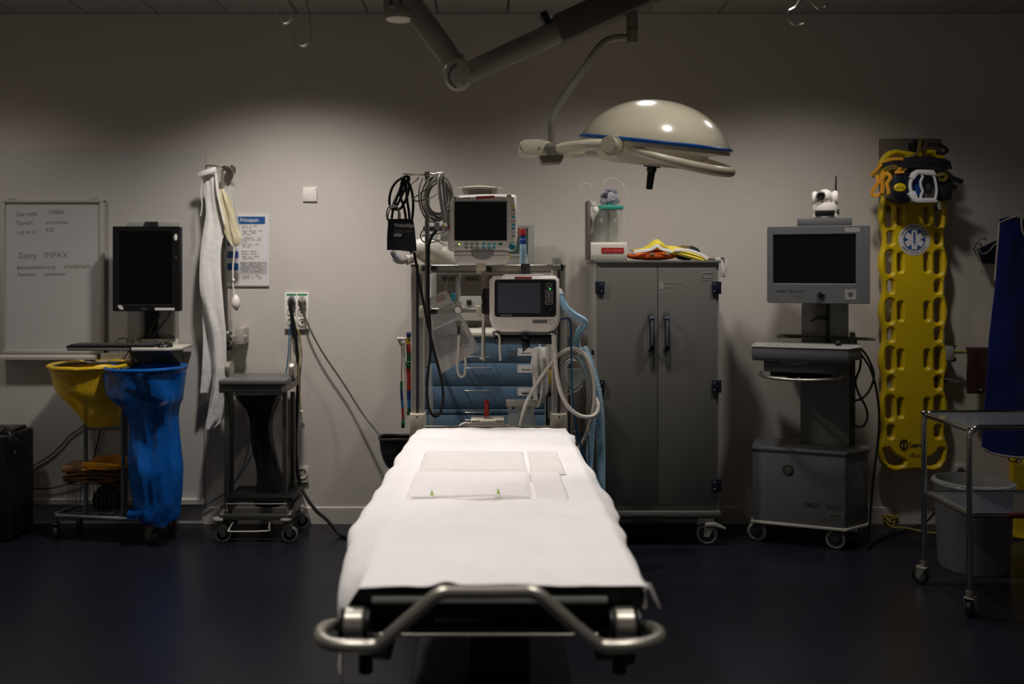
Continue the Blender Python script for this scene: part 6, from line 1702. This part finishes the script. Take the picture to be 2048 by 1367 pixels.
part('board', plate(outer, holes, yb0, yb1, .012, 'board'), M_spine, t)
ye = yb0 - .0012
def XE(p): return X(p, ye)
def ZE(p): return Z(p, ye)
cxs, czs, pr_ = XE(1828.5), ZE(479), S(1, ye)
s_ = part('round_sticker', MB().lathe([(.0005, -.0006), (31.5 * pr_, -.0006), (31.5 * pr_, .0015)], (cxs, ye, czs), 'Y', 40), M_paper, t)
part('blue_disc', MB().lathe([(.0005, -.0008), (22 * pr_, -.0008), (22 * pr_, .001)], (cxs, ye - .0006, czs), 'Y', 36), M_bink, s_)
star = MB()
for k in range(3):
    a = k * PI / 3
    M = Matrix.Translation((cxs, 0, czs)) @ Matrix.Rotation(a, 4, 'Y')
    yy_ = ye - .0020 - k * .00005
    star.add([M @ Vector((-5.6 * pr_, yy_, -19.5 * pr_)), M @ Vector((5.6 * pr_, yy_, -19.5 * pr_)), M @ Vector((5.6 * pr_, yy_, 19.5 * pr_)), M @ Vector((-5.6 * pr_, yy_, 19.5 * pr_))], [(0, 1, 2, 3)])
part('star_emblem', star, M_paper, s_)
stf = MB()
stf.prism([(cxs - 1.6 * pr_, czs + 15 * pr_), (cxs + 1.6 * pr_, czs + 15 * pr_), (cxs + .8 * pr_, czs - 12 * pr_), (cxs - .8 * pr_, czs - 12 * pr_)], ye - .0032, ye - .0022, 'XZ')
for k in range(4):
    stf.box(cxs - 3 * pr_, cxs + 3 * pr_, ye - .0033, ye - .0024, czs + (9 - 5 * k) * pr_, czs + (10.4 - 5 * k) * pr_)
part('staff_emblem', stf, M_bcap, s_)
ring = MB()
for k in range(26):
    a = PI * (.12 + .76 * k / 25)
    for sgn, skip in ((1, ()), (-1, (0, 1, 24, 25))):
        if k in skip or k % 9 == 8: continue
        M = Matrix.Translation((cxs + math.cos(a) * 26.5 * pr_, ye - .0008, czs + sgn * math.sin(a) * 26.5 * pr_)) @ Matrix.Rotation(-sgn * (a - PI / 2), 4, 'Y')
        ring.merge(MB().box(-.8 * pr_, .8 * pr_, -.0006, 0, -2.3 * pr_, 2.3 * pr_).bm, M)
part('rim_print', ring, M_gink, s_, kind='stuff')
em = part('maker_disc', MB().tube([Vector((XE(1807.5) + 7.5 * pr_ * math.cos(a), ye, ZE(888) + 9 * pr_ * math.sin(a))) for a in [2 * PI * i / 24 for i in range(24)]], .005, 6, closed=True), M_dgrey, t)
part('maker_cross', MB().box(XE(1805.5), XE(1809.5), ye - .001, ye + .001, ZE(894), ZE(882)), M_dgrey, em)
lettering('Laerdal', XE(1819.5), XE(1852), ZE(894), ZE(884), ye - .0004, M_ink, t, 'maker_lettering', thick=.03)
part('small_print', strokes(XE(1820), XE(1846), ZE(913), ZE(905.5), ye, 4, 1), M_strapd, t)

t = thing('backing_plate', 'brown grey backing plate on the wall above the spine board', 'plate', P(1820, 400, YW))
part('plate', MB().box(X(1760, 5.35), X(1882, 5.35), 5.345, YW - .001, Z(420, 5.35), Z(277, 5.35), .003), mat('brown_grey_laminate', (112, 100, 88), .6, var=.04), t)
part('peg', MB().box(X(1824, 5.3), X(1831, 5.3), 5.2, 5.35, Z(297, 5.3), Z(284, 5.3), .004), M_black, t)
part('hook', MB().box(X(1824, 5.21), X(1831, 5.21), 5.2, 5.212, Z(298, 5.2), Z(278, 5.2), .003), M_black, t)
for px in (1785, 1873):
    part('rest_peg', MB().cyl(P(px, 955, 5.25), P(px, 955, YW - .002), .008, n=10), M_dsteel, t)

def ribbons(parent, lst, Y, name='strap'):
    for pts, wd, m in lst:
        part(name, MB().tube(pxpath(pts, Y), .005, 8, 4, flat=(S(wd, Y), .006), nrm=(0, -1, .1)), m, parent)
t = thing('strap_bundle', 'bundle of orange and black straps tied over the top of the spine board', 'straps', P(1790, 410, 5.2))
ribbons(t, [
    ([(1842, 276, 5.2), (1839, 290, 5.19), (1836, 304, 5.19), (1824, 312, 5.19), (1806, 319, 5.19), (1790, 322, 5.18), (1770, 330, 5.18), (1756, 345, 5.18), (1745, 354, 5.18)], 6, M_strapd),
    ([(1742, 352, 5.19), (1752, 340, 5.18), (1768, 325, 5.17), (1785, 318, 5.17), (1806, 318, 5.17)], 6, M_strapy),
    ([(1771, 343, 5.15), (1778, 336, 5.14), (1790, 334, 5.14), (1800, 341, 5.14), (1812, 335, 5.14)], 10, M_strapd),
    ([(1753, 350, 5.16), (1757, 362, 5.15), (1750, 374, 5.15), (1744, 386, 5.15), (1748, 391, 5.15), (1760, 388, 5.14), (1764, 380, 5.14)], 7, M_strapy),
    ([(1770, 344, 5.14), (1764, 356, 5.13), (1765, 372, 5.13), (1764, 386, 5.13)], 8, M_strapy),
    ([(1772, 344, 5.14), (1781, 354, 5.13), (1774, 366, 5.13), (1776, 378, 5.13), (1777, 388, 5.13)], 7, M_strapy),
    ([(1764, 386, 5.13), (1770, 391, 5.13), (1778, 386, 5.13)], 6, M_strapd),
    ([(1765, 330, 5.16), (1785, 326, 5.15), (1812, 328, 5.15), (1845, 322, 5.15), (1870, 326, 5.15), (1888, 334, 5.15), (1903, 333, 5.15)], 9, M_strapk),
    ([(1800, 332, 5.14), (1830, 330, 5.14), (1862, 334, 5.14), (1884, 342, 5.14), (1904, 355, 5.14), (1926, 364, 5.14)], 10, M_strapk),
    ([(1880, 345, 5.15), (1892, 356, 5.15), (1905, 370, 5.15), (1914, 376, 5.15)], 9, M_strapk),
    ([(1854, 290, 5.17), (1872, 288, 5.16), (1888, 294, 5.16), (1894, 301, 5.16), (1886, 307, 5.17), (1872, 305, 5.17)], 7, M_strapk),
    ([(1872, 352, 5.13), (1884, 348, 5.12), (1893, 352, 5.12), (1888, 360, 5.12), (1878, 358, 5.12)], 7, M_strapd),
    ([(1802, 335, 5.13), (1796, 342, 5.13), (1790, 345, 5.13), (1802, 344, 5.125), (1808, 344, 5.125)], 5, M_strapy)], 5.15)
part('strap_heap', lump(X(1776, 5.2), X(1900, 5.2), 5.16, 5.25, Z(344, 5.2), S(32, 5.2), 12), M_strapk, t)
t = thing('head_immobiliser', 'white and navy head immobiliser collar strapped on the spine board', 'head immobiliser', P(1835, 412, 5.15))
yi = 5.12
part('navy_block', MB().prism(pxpoly([(1782, 350), (1815, 345), (1824, 372), (1822, 396), (1810, 408), (1790, 402), (1778, 392)], 5.17), 5.13, 5.25, 'XZ', .012), M_navy, t)
part('navy_block', MB().prism(pxpoly([(1872, 350), (1893, 356), (1900, 380), (1898, 400), (1882, 402), (1874, 390)], 5.17), 5.13, 5.25, 'XZ', .012), M_strapk, t)
part('yellow_badge', MB().lathe([(.001, -.005), (.8, -.005), (1, 0), (1, .004)], P(1800, 375, 5.128), 'Y', 24, M=Matrix.Diagonal((S(12, 5.13), 1, S(9, 5.13)))), M_spine, t)
part('badge_print', strokes(X(1792, 5.12), X(1808, 5.12), Z(376, 5.12), Z(373.5, 5.12), 5.1225, 4, 1), M_dgrey, t)
part('collar_top', MB().prism(pxpoly([(1825, 345), (1834, 339), (1866, 340), (1873, 350), (1868, 351), (1836, 348), (1826, 361), (1819, 354)], yi), yi - .01, yi + .03, 'XZ', .004), M_collar, t)
part('collar_bottom', MB().prism(pxpoly([(1815, 387), (1829, 381), (1835, 396), (1868, 396), (1875, 401), (1872, 405), (1836, 405), (1825, 402)], yi), yi - .01, yi + .03, 'XZ', .004), M_collar, t)
for pts, w_ in (([(1842, 348), (1845, 354), (1841, 362), (1842, 374), (1845, 382), (1842, 390), (1841, 398)], 4), ([(1865, 349), (1869, 356), (1872, 370), (1873, 384), (1870, 398)], 4), ([(1823, 358), (1820, 370), (1822, 384)], 6)):
    part('collar_strut', MB().tube(pxpath(pts, yi), .006, 8, 4, flat=(S(w_, yi), .012), nrm=(0, -1, 0)), M_collar, t)
part('collar_back', MB().prism(pxpoly([(1843, 350), (1867, 350), (1871, 372), (1868, 396), (1843, 396)], yi + .06), yi + .05, yi + .06, 'XZ', .002), M_grey, t)
part('blue_pad', MB().prism(pxpoly([(1828, 356), (1841, 352), (1840, 366), (1842, 388), (1834, 392), (1827, 378)], yi + .03), yi + .02, yi + .05, 'XZ', .004), M_bcap, t)
part('chin_piece', MB().prism(pxpoly([(1852, 368), (1860, 364), (1862, 372), (1858, 384), (1850, 382)], yi + .04), yi + .03, yi + .05, 'XZ', .004), M_dgrey, t)
part('chin_strap', MB().prism(pxpoly([(1873, 402), (1880, 402), (1884, 418), (1878, 420)], yi), yi, yi + .01, 'XZ', .002), M_lgrey, t)

# ================================================================== wall rail, pouch, cloth, apron
yl = 5.27
t = thing('wall_rail', 'pale horizontal rail with clamp on wall right of spine board', 'rail', P(1915, 710, YW))
part('rail', MB().tube([P(1884, 703, yl), P(2160, 703, yl)], .011, 10), M_ycable, t)
part('clamp', MB().box(X(1889, yl), X(1903, yl), yl - .03, YW, Z(720, yl), Z(692, yl), .005), M_lgrey, t)
part('clamp_claw', MB().tube(pxpath([(1896, 694), (1904, 691), (1910, 692), (1908, 696)], yl), .006, 8, 3), M_dgrey, t)
part('clamp_knob', MB().lathe([(.006, -.02), (.015, -.018), (.016, 0), (.008, .008)], P(1907, 716, yl), 'Z', 12), M_dgrey, t)
for px in (2000, 2150):
    part('rail_bracket', MB().box(X(px, yl), X(px + 6, yl), yl, YW, Z(707, yl), Z(699, yl), .003), M_lgrey, t)
t = thing('wall_clip', 'grey angled clip on wall below the rail clamp', 'clip', P(1902, 768, YW))
part('arm', MB().tube(pxpath([(1880, 754, yl), (1895, 759), (1912, 763), (1925, 766)], yl), .008, 8, 3), M_grey, t)
part('body', MB().box(X(1882, yl), X(1896, yl), yl, YW, Z(764, yl), Z(750, yl), .004), M_dgrey, t)
part('jaw', MB().prism(pxpoly([(1897, 756), (1920, 761), (1921, 768), (1898, 764)], yl), yl - .012, yl + .012, 'XZ', .003), M_grey, t)
t = thing('maroon_cloth', 'dark maroon cloth hanging over the wall rail', 'cloth', P(1955, 788, 5.25))
part('cloth', cloth([(1934, 1985, 698), (1935, 1986, 720), (1934, 1986, 750), (1935, 1986, 775), (1934, 1985, 787)], 5.245, .004, 1.4, 1.0, 12, 4, .004), M_maroon, t)
part('fold', MB().tube([P(1934, 699, 5.27), P(1985, 699, 5.27)], .016, 10), M_maroon, t)
part('press_stud', MB().cyl(P(1961, 779, 5.236), P(1961, 779, 5.242), .006, n=12), M_lgrey, t)
t = thing('black_pouch', 'small black pouch hanging from wall hook beside the blue apron', 'pouch', P(1980, 527, 5.28))
part('pouch', sack([(1952, 2002, 496), (1956, 2002, 503), (1960, 2002, 514), (1964, 2002, 524), (1966, 2000, 527)], 5.28, .5, .006, 2.2, 22, depth=.05), M_navy, t)
part('rim', MB().tube(pxpath([(1955, 496), (1965, 507), (1978, 502), (1990, 488), (2002, 482)], 5.24), .004, 7, 4), M_gcable, t)
part('flap', MB().prism(pxpoly([(1957, 497), (1990, 481), (2002, 478), (2002, 506), (1966, 508)], 5.25), 5.245, 5.255, 'XZ', .003), M_navy, t)
part('hook', MB().tube(pxpath([(1947, 495, YW), (1950, 493, 5.3), (1958, 480, 5.28), (1968, 476, 5.28), (1972, 480, 5.28)], 5.28), .004, 7, 4), M_ggreen, t)
part('hook_tip', MB().ball(P(1946.5, 494.5, 5.27), .006, n=10, m=6), M_steel, t)
part('hook_base', MB().cyl(P(1960, 486, 5.27), P(1960, 486, YW), .006, n=8), M_dsteel, t)

ya = 4.95
def apron_edge(y):
    return interp([(440, 1999), (480, 1996), (530, 1992), (600, 1987), (700, 1979), (800, 1973), (893, 1966), (920, 1966)], y)
t = thing('lead_apron', 'long royal blue apron with pale piping hanging at the right edge', 'apron', P(2068, 912, ya))
rows_ = [(apron_edge(y), 4136 - apron_edge(y), y) for y in (446, 460, 490, 530, 580, 640, 700, 760, 820, 870, 895)]
body = cloth(rows_, ya, .012, 1.5, .6, 26, 4, .008, dy=lambda u, v: .02 * math.sin(u * PI) * v)
# hem sags in the middle, shoulders slope up to the neck
for v in body.bm.verts:
    u = (v.co.x - X(1966, ya)) / (X(2170, ya) - X(1966, ya))
    if v.co.z < Z(880, ya): v.co.z -= S(19, ya) * max(0, math.sin(max(0, min(1, u)) * PI)) ** .6
    if v.co.z > Z(452, ya): v.co.z += S(14, ya) * max(0, 1 - abs(abs(u - .5) - .22) / .3)
part('apron', body, M_apron, t)
part('piping', MB().tube(pxpath([(1999, 446), (1996, 480), (1993, 515), (1990, 560)], ya - .004), .005, 6, 3), M_pipe, t)
part('piping', MB().tube(pxpath([(1999, 445), (2015, 438), (2030, 433), (2042, 432), (2043, 448), (2046, 465), (2054, 477), (2068, 482)], ya - .006), .005, 6, 4), M_pipe, t)
part('piping', MB().tube(pxpath([(1966, 896), (1982, 905), (2000, 910), (2030, 914), (2068, 915), (2105, 914), (2140, 909), (2168, 896)], ya - .004), .006, 6, 4), M_pipe, t)
part('hanger', MB().tube(pxpath([(2010, 462, ya + .02), (2030, 452, ya + .02), (2068, 446, ya + .02), (2104, 452, ya + .02), (2130, 462, ya + .02)], ya), .009, 8, 3), M_dsteel, t)
part('hanger_hook', MB().tube(pxpath([(2068, 446, ya + .02), (2068, 428, ya + .02), (2074, 420, ya + .02), (2080, 428, ya + .02)], ya), .005, 8, 3), M_dsteel, t)
part('wall_arm', MB().tube([P(2062, 420, ya + .02), Vector((XR, ya + .02, Z(420, ya)))], .011, 8), M_dsteel, t)

yc = 5.06
t = thing('yellow_stretcher_board', 'yellow rescue board leaning below the blue apron at right edge', 'board', P(2040, 1100, 5.0))
LB = Matrix.Translation((X(2035, yc), yc, 0)) @ Matrix.Rotation(math.radians(-7), 4, 'X') @ Matrix.Rotation(math.radians(7), 4, 'Y')
bd = plate(rrect(-.06, .28, .0, 1.3, .05), [rrect(-.03, .0, .42, .56, .014), rrect(-.03, .0, .72, .86, .014)], -.02, .02, .01, 'board')
for v in bd.bm.verts: v.co = LB @ v.co
part('board', bd, M_spine, t)
part('red_ring', MB().tube([P(2027 + 10 * math.cos(a), 916 + 7 * math.sin(a), 4.985) for a in [2 * PI * i / 18 for i in range(18)]], .004, 6, closed=True), M_red, t)

# ================================================================== chrome instrument table and white bin
t = thing('chrome_table', 'chrome tube instrument table with two glass shelves at right', 'table', (2.42, 4.12, 0))
xl, xr, yn, yfar, zt_ = 2.10, 2.80, 3.92, 4.33, .826
rt = .0125
def bend(p, q, r_, n=5, up_=None):
    return []
for y in (yn, yfar):
    q = [Vector((xl, y, .085))]
    q += [Vector((xl, y, zt_ - .05))]
    q += [Vector((xl + .045 * (1 - math.cos(a)), y, zt_ - .045 + .045 * math.sin(a))) for a in [PI / 2 * i / 5 for i in range(1, 6)]]
    q += [Vector((xr - .045 * (1 - math.cos(a)), y, zt_ - .045 + .045 * math.sin(a))) for a in [PI / 2 - PI / 2 * i / 5 for i in range(0, 6)]]
    q += [Vector((xr, y, .085))]
    part('frame_hoop', MB().tube(q, rt, 12), M_chrome, t)
for x in (xl, xr):
    part('side_rail', MB().tube([(x, yn + .005, zt_ - .012), (x, yfar - .005, zt_ - .012)], .010, 10), M_chrome, t)
    part('side_rail', MB().tube([(x, yn + .005, .442), (x, yfar - .005, .442)], .010, 10), M_chrome, t)
for y in (yn, yfar):
    part('lower_rail', MB().tube([(xl, y, .442), (xr, y, .442)], .010, 10), M_chrome, t)
M_glass = mat('table_glass', (120, 124, 132), .12, var=.02, see=.55)
part('top_shelf', MB().box(xl + .01, xr - .01, yn + .012, yfar - .012, zt_ - .004, zt_ + .002, .001, 1), M_glass, t)
part('lower_shelf', MB().box(xl + .01, xr - .01, yn + .012, yfar - .012, .444, .449, .001, 1), M_glass, t)
part('red_tape', MB().cyl((X(2013, yn), yn, .442), (X(2060, yn), yn, .442), .012, n=12), M_tapered, t)
for x, y in ((xl, yfar), (xr, yfar), (xl, yn), (xr, yn)):
    part('leg_collar', MB().cyl((x, y, .088), (x, y, .115), .016, n=14), M_steel, t)
    caster(t, x, y, .04, M_brub, M_steel, .095, face=-.8 if y < 4 else .7, wd=.028, m_hub=M_dsteel)
part('corner_cap', MB().ball((xl, yfar, zt_), .016, (1, 1, .7), 12, 8), M_dsteel, t)

t = thing('white_waste_bin', 'white round plastic bin with clear liner behind the chrome table', 'waste bin', (2.475, 4.585, 0))
bx, by = 2.475, 4.585
ztb = Z(976, 4.42)
part('bin', MB().lathe([(.001, .004), (.158, 0), (.164, .012), (.182, ztb - .02), (.19, ztb), (.182, ztb + .002), (.176, ztb - .02), (.155, .02), (.001, .02)], (bx, by, 0), 'Z', 40), mat('shaded_bin_plastic', (112, 110, 108), .5, var=.03), t)  # white plastic coloured grey, shade put into the colour
ln = MB()
ln.surf(lambda u, v: Vector((bx + math.cos(2 * PI * u) * ((.186 + .010 * math.sin(v * PI)) - .022 * max(0, v - .5)), by + math.sin(2 * PI * u) * ((.186 + .010 * math.sin(v * PI)) - .022 * max(0, v - .5)),
                             ztb - .026 + .034 * v + .007 * noise.noise(Vector((math.cos(2 * PI * u) * 4, math.sin(2 * PI * u) * 4, v * 3))))), 48, 7, True)
part('liner', ln, M_clear, t)

# ================================================================== surgical lamp on its ceiling arm
yl = 3.5
Lc = P(1310, 287, yl)
t = thing('surgical_lamp', 'cream domed surgical lamp with blue ring on jointed ceiling arm', 'surgical lamp', Vector((X(800, 3.4), 3.4, H - .02)))
RM = Matrix.Rotation(math.radians(6.0), 3, 'Y') @ Matrix.Rotation(math.radians(8.0), 3, 'X')
Rl = S(150, yl)
hgt = S(86, yl)
prof = [(.0005, hgt), (.1 * Rl, hgt * .994), (.22 * Rl, hgt * .972), (.36 * Rl, hgt * .92), (.5 * Rl, hgt * .835), (.63 * Rl, hgt * .72), (.75 * Rl, hgt * .575), (.85 * Rl, hgt * .41), (.92 * Rl, hgt * .25), (.97 * Rl, hgt * .1), (.985 * Rl, .002)]
part('dome', MB().lathe(prof, Lc, 'Z', 56, M=RM), M_lamp, t)
rp = [(.98 * Rl, .008), (1.0 * Rl, .008), (1.015 * Rl, .004), (1.015 * Rl, -.003), (1.0 * Rl, -.006), (.975 * Rl, -.006)]
part('blue_ring', MB().lathe(rp + [rp[0]], Lc, 'Z', 56, M=RM, caps=False), M_ring, t)
# lower shell: full on the left, drawn in behind the grip rail on the right
spf = [(.985, -.005), (.99, -.024), (.965, -.045), (.89, -.066), (.76, -.079), (.6, -.085), (.001, -.087)]
spr = [(.985, -.005), (.985, -.02), (.84, -.022), (.72, -.03), (.64, -.06), (.56, -.084), (.001, -.087)]
def shell_pt(u, v):
    a = 2 * PI * u
    k = v * (len(spf) - 1)
    i = min(int(k), len(spf) - 2)
    f = k - i
    d_ = (math.degrees(a) + 360 - 325) % 360
    d_ = min(d_, 360 - d_)                                  # away from the middle of the grip
    e = max(0, min(1, (100 - d_) / 34))
    e = e * e * (3 - 2 * e)
    q = [(spf[j][0] + (spr[j][0] - spf[j][0]) * e, spf[j][1] + (spr[j][1] - spf[j][1]) * e) for j in (i, i + 1)]
    r_, z_ = q[0][0] + (q[1][0] - q[0][0]) * f, q[0][1] + (q[1][1] - q[0][1]) * f
    return Lc + RM @ Vector((math.cos(a) * r_ * Rl, math.sin(a) * r_ * Rl, z_))
part('lower_shell', MB().surf(shell_pt, 72, 19, True), M_lamp2, t)
part('light_face', MB().lathe([(.0005, -.0865), (.56 * Rl, -.0865), (.58 * Rl, -.083)], Lc, 'Z', 40, M=RM), M_clear2, t)
# grip rail that leaves the shell at the front and drops away from it to the right
def rl(a, r_, z): return Lc + RM @ Vector((math.cos(a) * r_, math.sin(a) * r_, z))
gp, gr = [], []
for k in range(30):
    f = k / 29
    a = math.radians(-122 + 175 * f)
    drop = math.sin(PI * min(1, max(0, f))) ** .8
    gp.append(rl(a, Rl * (.92 + .105 * drop), -.024 - .056 * drop))
    gr.append(.0165 + .003 * drop)
part('grip_rail', MB().tube(gp, .014, 12, radii=gr), M_lamp2, t)
part('handle_plate', MB().lathe([(.001, -.084), (.032, -.086), (.034, -.092), (.001, -.094)], Lc, 'Z', 22, M=RM), M_black, t)
part('sterile_handle', MB().lathe([(.019, -.09), (.0195, -.107), (.0155, -.11), (.0135, -.17), (.0125, -.178), (.001, -.179)], Lc, 'Z', 18, M=RM), M_black, t)
# side pivot and yoke arm running left to the joint box
pv = P(1216, 287, yl - .30)
part('pivot_cap', MB().cyl(pv, pv + Vector((.02, .05, 0)), .027, .029, n=24), M_lamp2, t)
part('pivot_collar', MB().cyl(pv + Vector((.02, .05, 0)), pv + Vector((.05, .13, .0)), .034, .036, n=24), M_lamp, t)
part('pivot_rim', MB().cyl(pv + Vector((.018, .045, 0)), pv + Vector((.024, .06, 0)), .037, n=24), M_lamp2, t)
part('yoke_arm', MB().tube([pv + Vector((.012, .03, .0)), P(1180, 290, 3.24), P(1142, 294, 3.3), P(1108, 297, 3.38)], .019, 12, 4, radii=[.02, .021, .021, .02]), M_lamp2, t)
part('yoke_sleeve', MB().cyl(P(1132, 295, 3.33), P(1098, 298, 3.40), .0225, .024, n=16), M_arm, t)
part('yoke_web', MB().prism([(X(1104, 3.42), Z(306, 3.42)), (X(1240, 3.42), Z(300, 3.42)), (X(1230, 3.42), Z(313, 3.42)), (X(1160, 3.42), Z(312, 3.42)), (X(1146, 3.42), Z(316, 3.42))], 3.38, 3.46, 'XZ', .006), M_lamp2, t)
part('joint_box', MB().prism(pxpoly([(1039, 287), (1046, 281), (1080, 280), (1102, 286), (1106, 304), (1098, 311), (1058, 312), (1039, 308)], 3.42), 3.39, 3.49, 'XZ', .01), M_lamp2, t)
part('joint_foot', MB().prism(pxpoly([(1076, 310), (1132, 304), (1121, 327), (1084, 329)], 3.45), 3.41, 3.49, 'XZ', .006), M_arm, t)
for px in (1041, 1079):
    part('joint_screw', MB().cyl(P(px, 296, 3.386), P(px, 296, 3.392), .004, n=8), M_grey, t)
part('curved_tube', MB().tube(pxpath([(1103, 294, 3.44), (1103, 270, 3.44), (1103, 246, 3.44), (1110, 222, 3.45), (1130, 190, 3.46), (1162, 145, 3.48), (1186, 110, 3.49), (1204, 88, 3.5), (1222, 78, 3.5), (1244, 74, 3.5), (1262, 73, 3.5)], 3.45), .0145, 14, 5), M_arm, t)
part('drop_tube', MB().cyl(P(1264, 83, 3.5), P(1264, 12, 3.5), .022, n=20), M_arm, t)
part('drop_collar', MB().cyl(P(1264, 60, 3.5), P(1264, 58, 3.5), .0235, n=20), M_armcov, t)
part('drop_cap', MB().cyl(P(1264, 86, 3.5), P(1264, 82, 3.5), .018, .022, n=20), M_armcov, t)
# spring arm from the elbow up to the right
A, B = P(922, 152, 3.45), P(1290, -18, 3.5)
d = (B - A).normalized()
part('spring_arm', MB().cyl(A, A + d * .50, .040, .046, n=24), M_arm, t)
Q = A + d * .44
side = d.cross(Vector((0, 1, 0))).normalized()
if side.z < 0: side = -side
cv = MB()
mm = Matrix((( d.x, 0, side.x, Q.x), (d.y, 1, side.y, Q.y), (d.z, 0, side.z, Q.z), (0, 0, 0, 1)))
cv.box(-.03, .42, -.055, .055, -.055, .055, .012, M=mm)
part('spring_cover', cv, M_armcov, t)
cb = MB().box(-.062, -.034, -.03, .03, .035, .088, .004, M=mm)
part('brake_knob', cb, M_black, t)
part('elbow', MB().lathe([(.001, -.062), (.045, -.062), (.054, -.05), (.054, .05), (.045, .062), (.001, .062)], P(916, 150, 3.45), 'Y', 28), M_arm, t)
part('elbow_seam', MB().tube([P(922 + 25 * math.cos(a), 152 + 25 * math.sin(a), 3.387) for a in [PI * (.62 + .76 * i / 14) for i in range(15)]], .0025, 6), M_dgrey, t)
part('elbow_neck', MB().cyl(P(908, 142, 3.45), P(903, 112, 3.44), .052, .047, n=24), M_arm, t)
part('first_arm', MB().cyl(P(905, 122, 3.44), P(812, -6, 3.40), .043, .044, n=24), M_arm, t)
part('hub', MB().lathe([(.001, Z(40, 3.4)), (.05, Z(39, 3.4)), (.0585, Z(33, 3.4)), (.0585, Z(20, 3.4)), (.0575, Z(19, 3.4)), (.0585, Z(18, 3.4)), (.0585, H)], (X(798, 3.4), 3.4, 0), 'Z', 36), M_arm, t)
part('hub_face', MB().lathe([(.0005, Z(41, 3.4)), (.042, Z(41, 3.4)), (.05, Z(39.5, 3.4))], (X(798, 3.4), 3.4, 0), 'Z', 28), M_lamp2, t)
for a in (782, 801):
    part('hub_screw', MB().cyl(P(a, 5, 3.34), P(a, 5, 3.35), .007, n=10), M_dgrey, t)
part('ceiling_flange', MB().lathe([(.059, H - .06), (.16, H - .05), (.17, H - .02), (.17, H - .001), (.001, H - .001)], (X(798, 3.4), 3.4, 0), 'Z', 36), M_lamp2, t)

# ------------------------------------------------------------------ infusion hooks hung from the ceiling
def hanger(px, Y, hooks, label, anchor):
    t = thing('infusion_hanger', label, 'hook', Vector((X(anchor, Y), Y, H - .01)), group='ceiling infusion hooks')
    ax = X(anchor, Y)
    zt_ = Z(-60, Y)
    part('rod', MB().cyl((ax, Y, zt_ - .02), (ax, Y, H), .007, n=10), M_dsteel, t)
    part('ceiling_slider', MB().box(ax - .03, ax + .03, Y - .02, Y + .02, H - .025, H - .001, .005), M_lgrey, t)
    part('rod_collar', MB().cyl((ax, Y, zt_ - .025), (ax, Y, zt_ + .02), .012, n=12), M_dsteel, t)
    for k, q in enumerate(hooks):
        pts = [P(a, b, Y + .01 * k) for a, b in q] + [Vector((ax, Y, zt_))]
        part('hook', MB().tube(pts, .0035, 8, 5), M_steel, t)
hanger(590, 2.85, [[(555, 18), (552, 30), (557, 42), (568, 48.5), (580, 44), (586, 32), (584, 18), (577, 0)], [(587, 71), (588, 82), (594, 90), (604, 93.5), (616, 88), (622, 74), (620, 50), (615, 20), (610, -10)]],
       'pair of steel ceiling hooks left of the lamp arm', 590)
hanger(1632, 2.85, [[(1578, 22), (1577, 34), (1583, 46), (1595, 51), (1607, 48), (1615, 41), (1612, 30)][::-1][2:] + [(1584, 18), (1596, 6)], [(1622, 0), (1630, 12), (1641, 18.5), (1651, 14), (1655, 5), (1652, -4)][::-1][1:] + [(1621, -6), (1624, -20)]],
       'pair of steel ceiling hooks at the upper right', 1632)
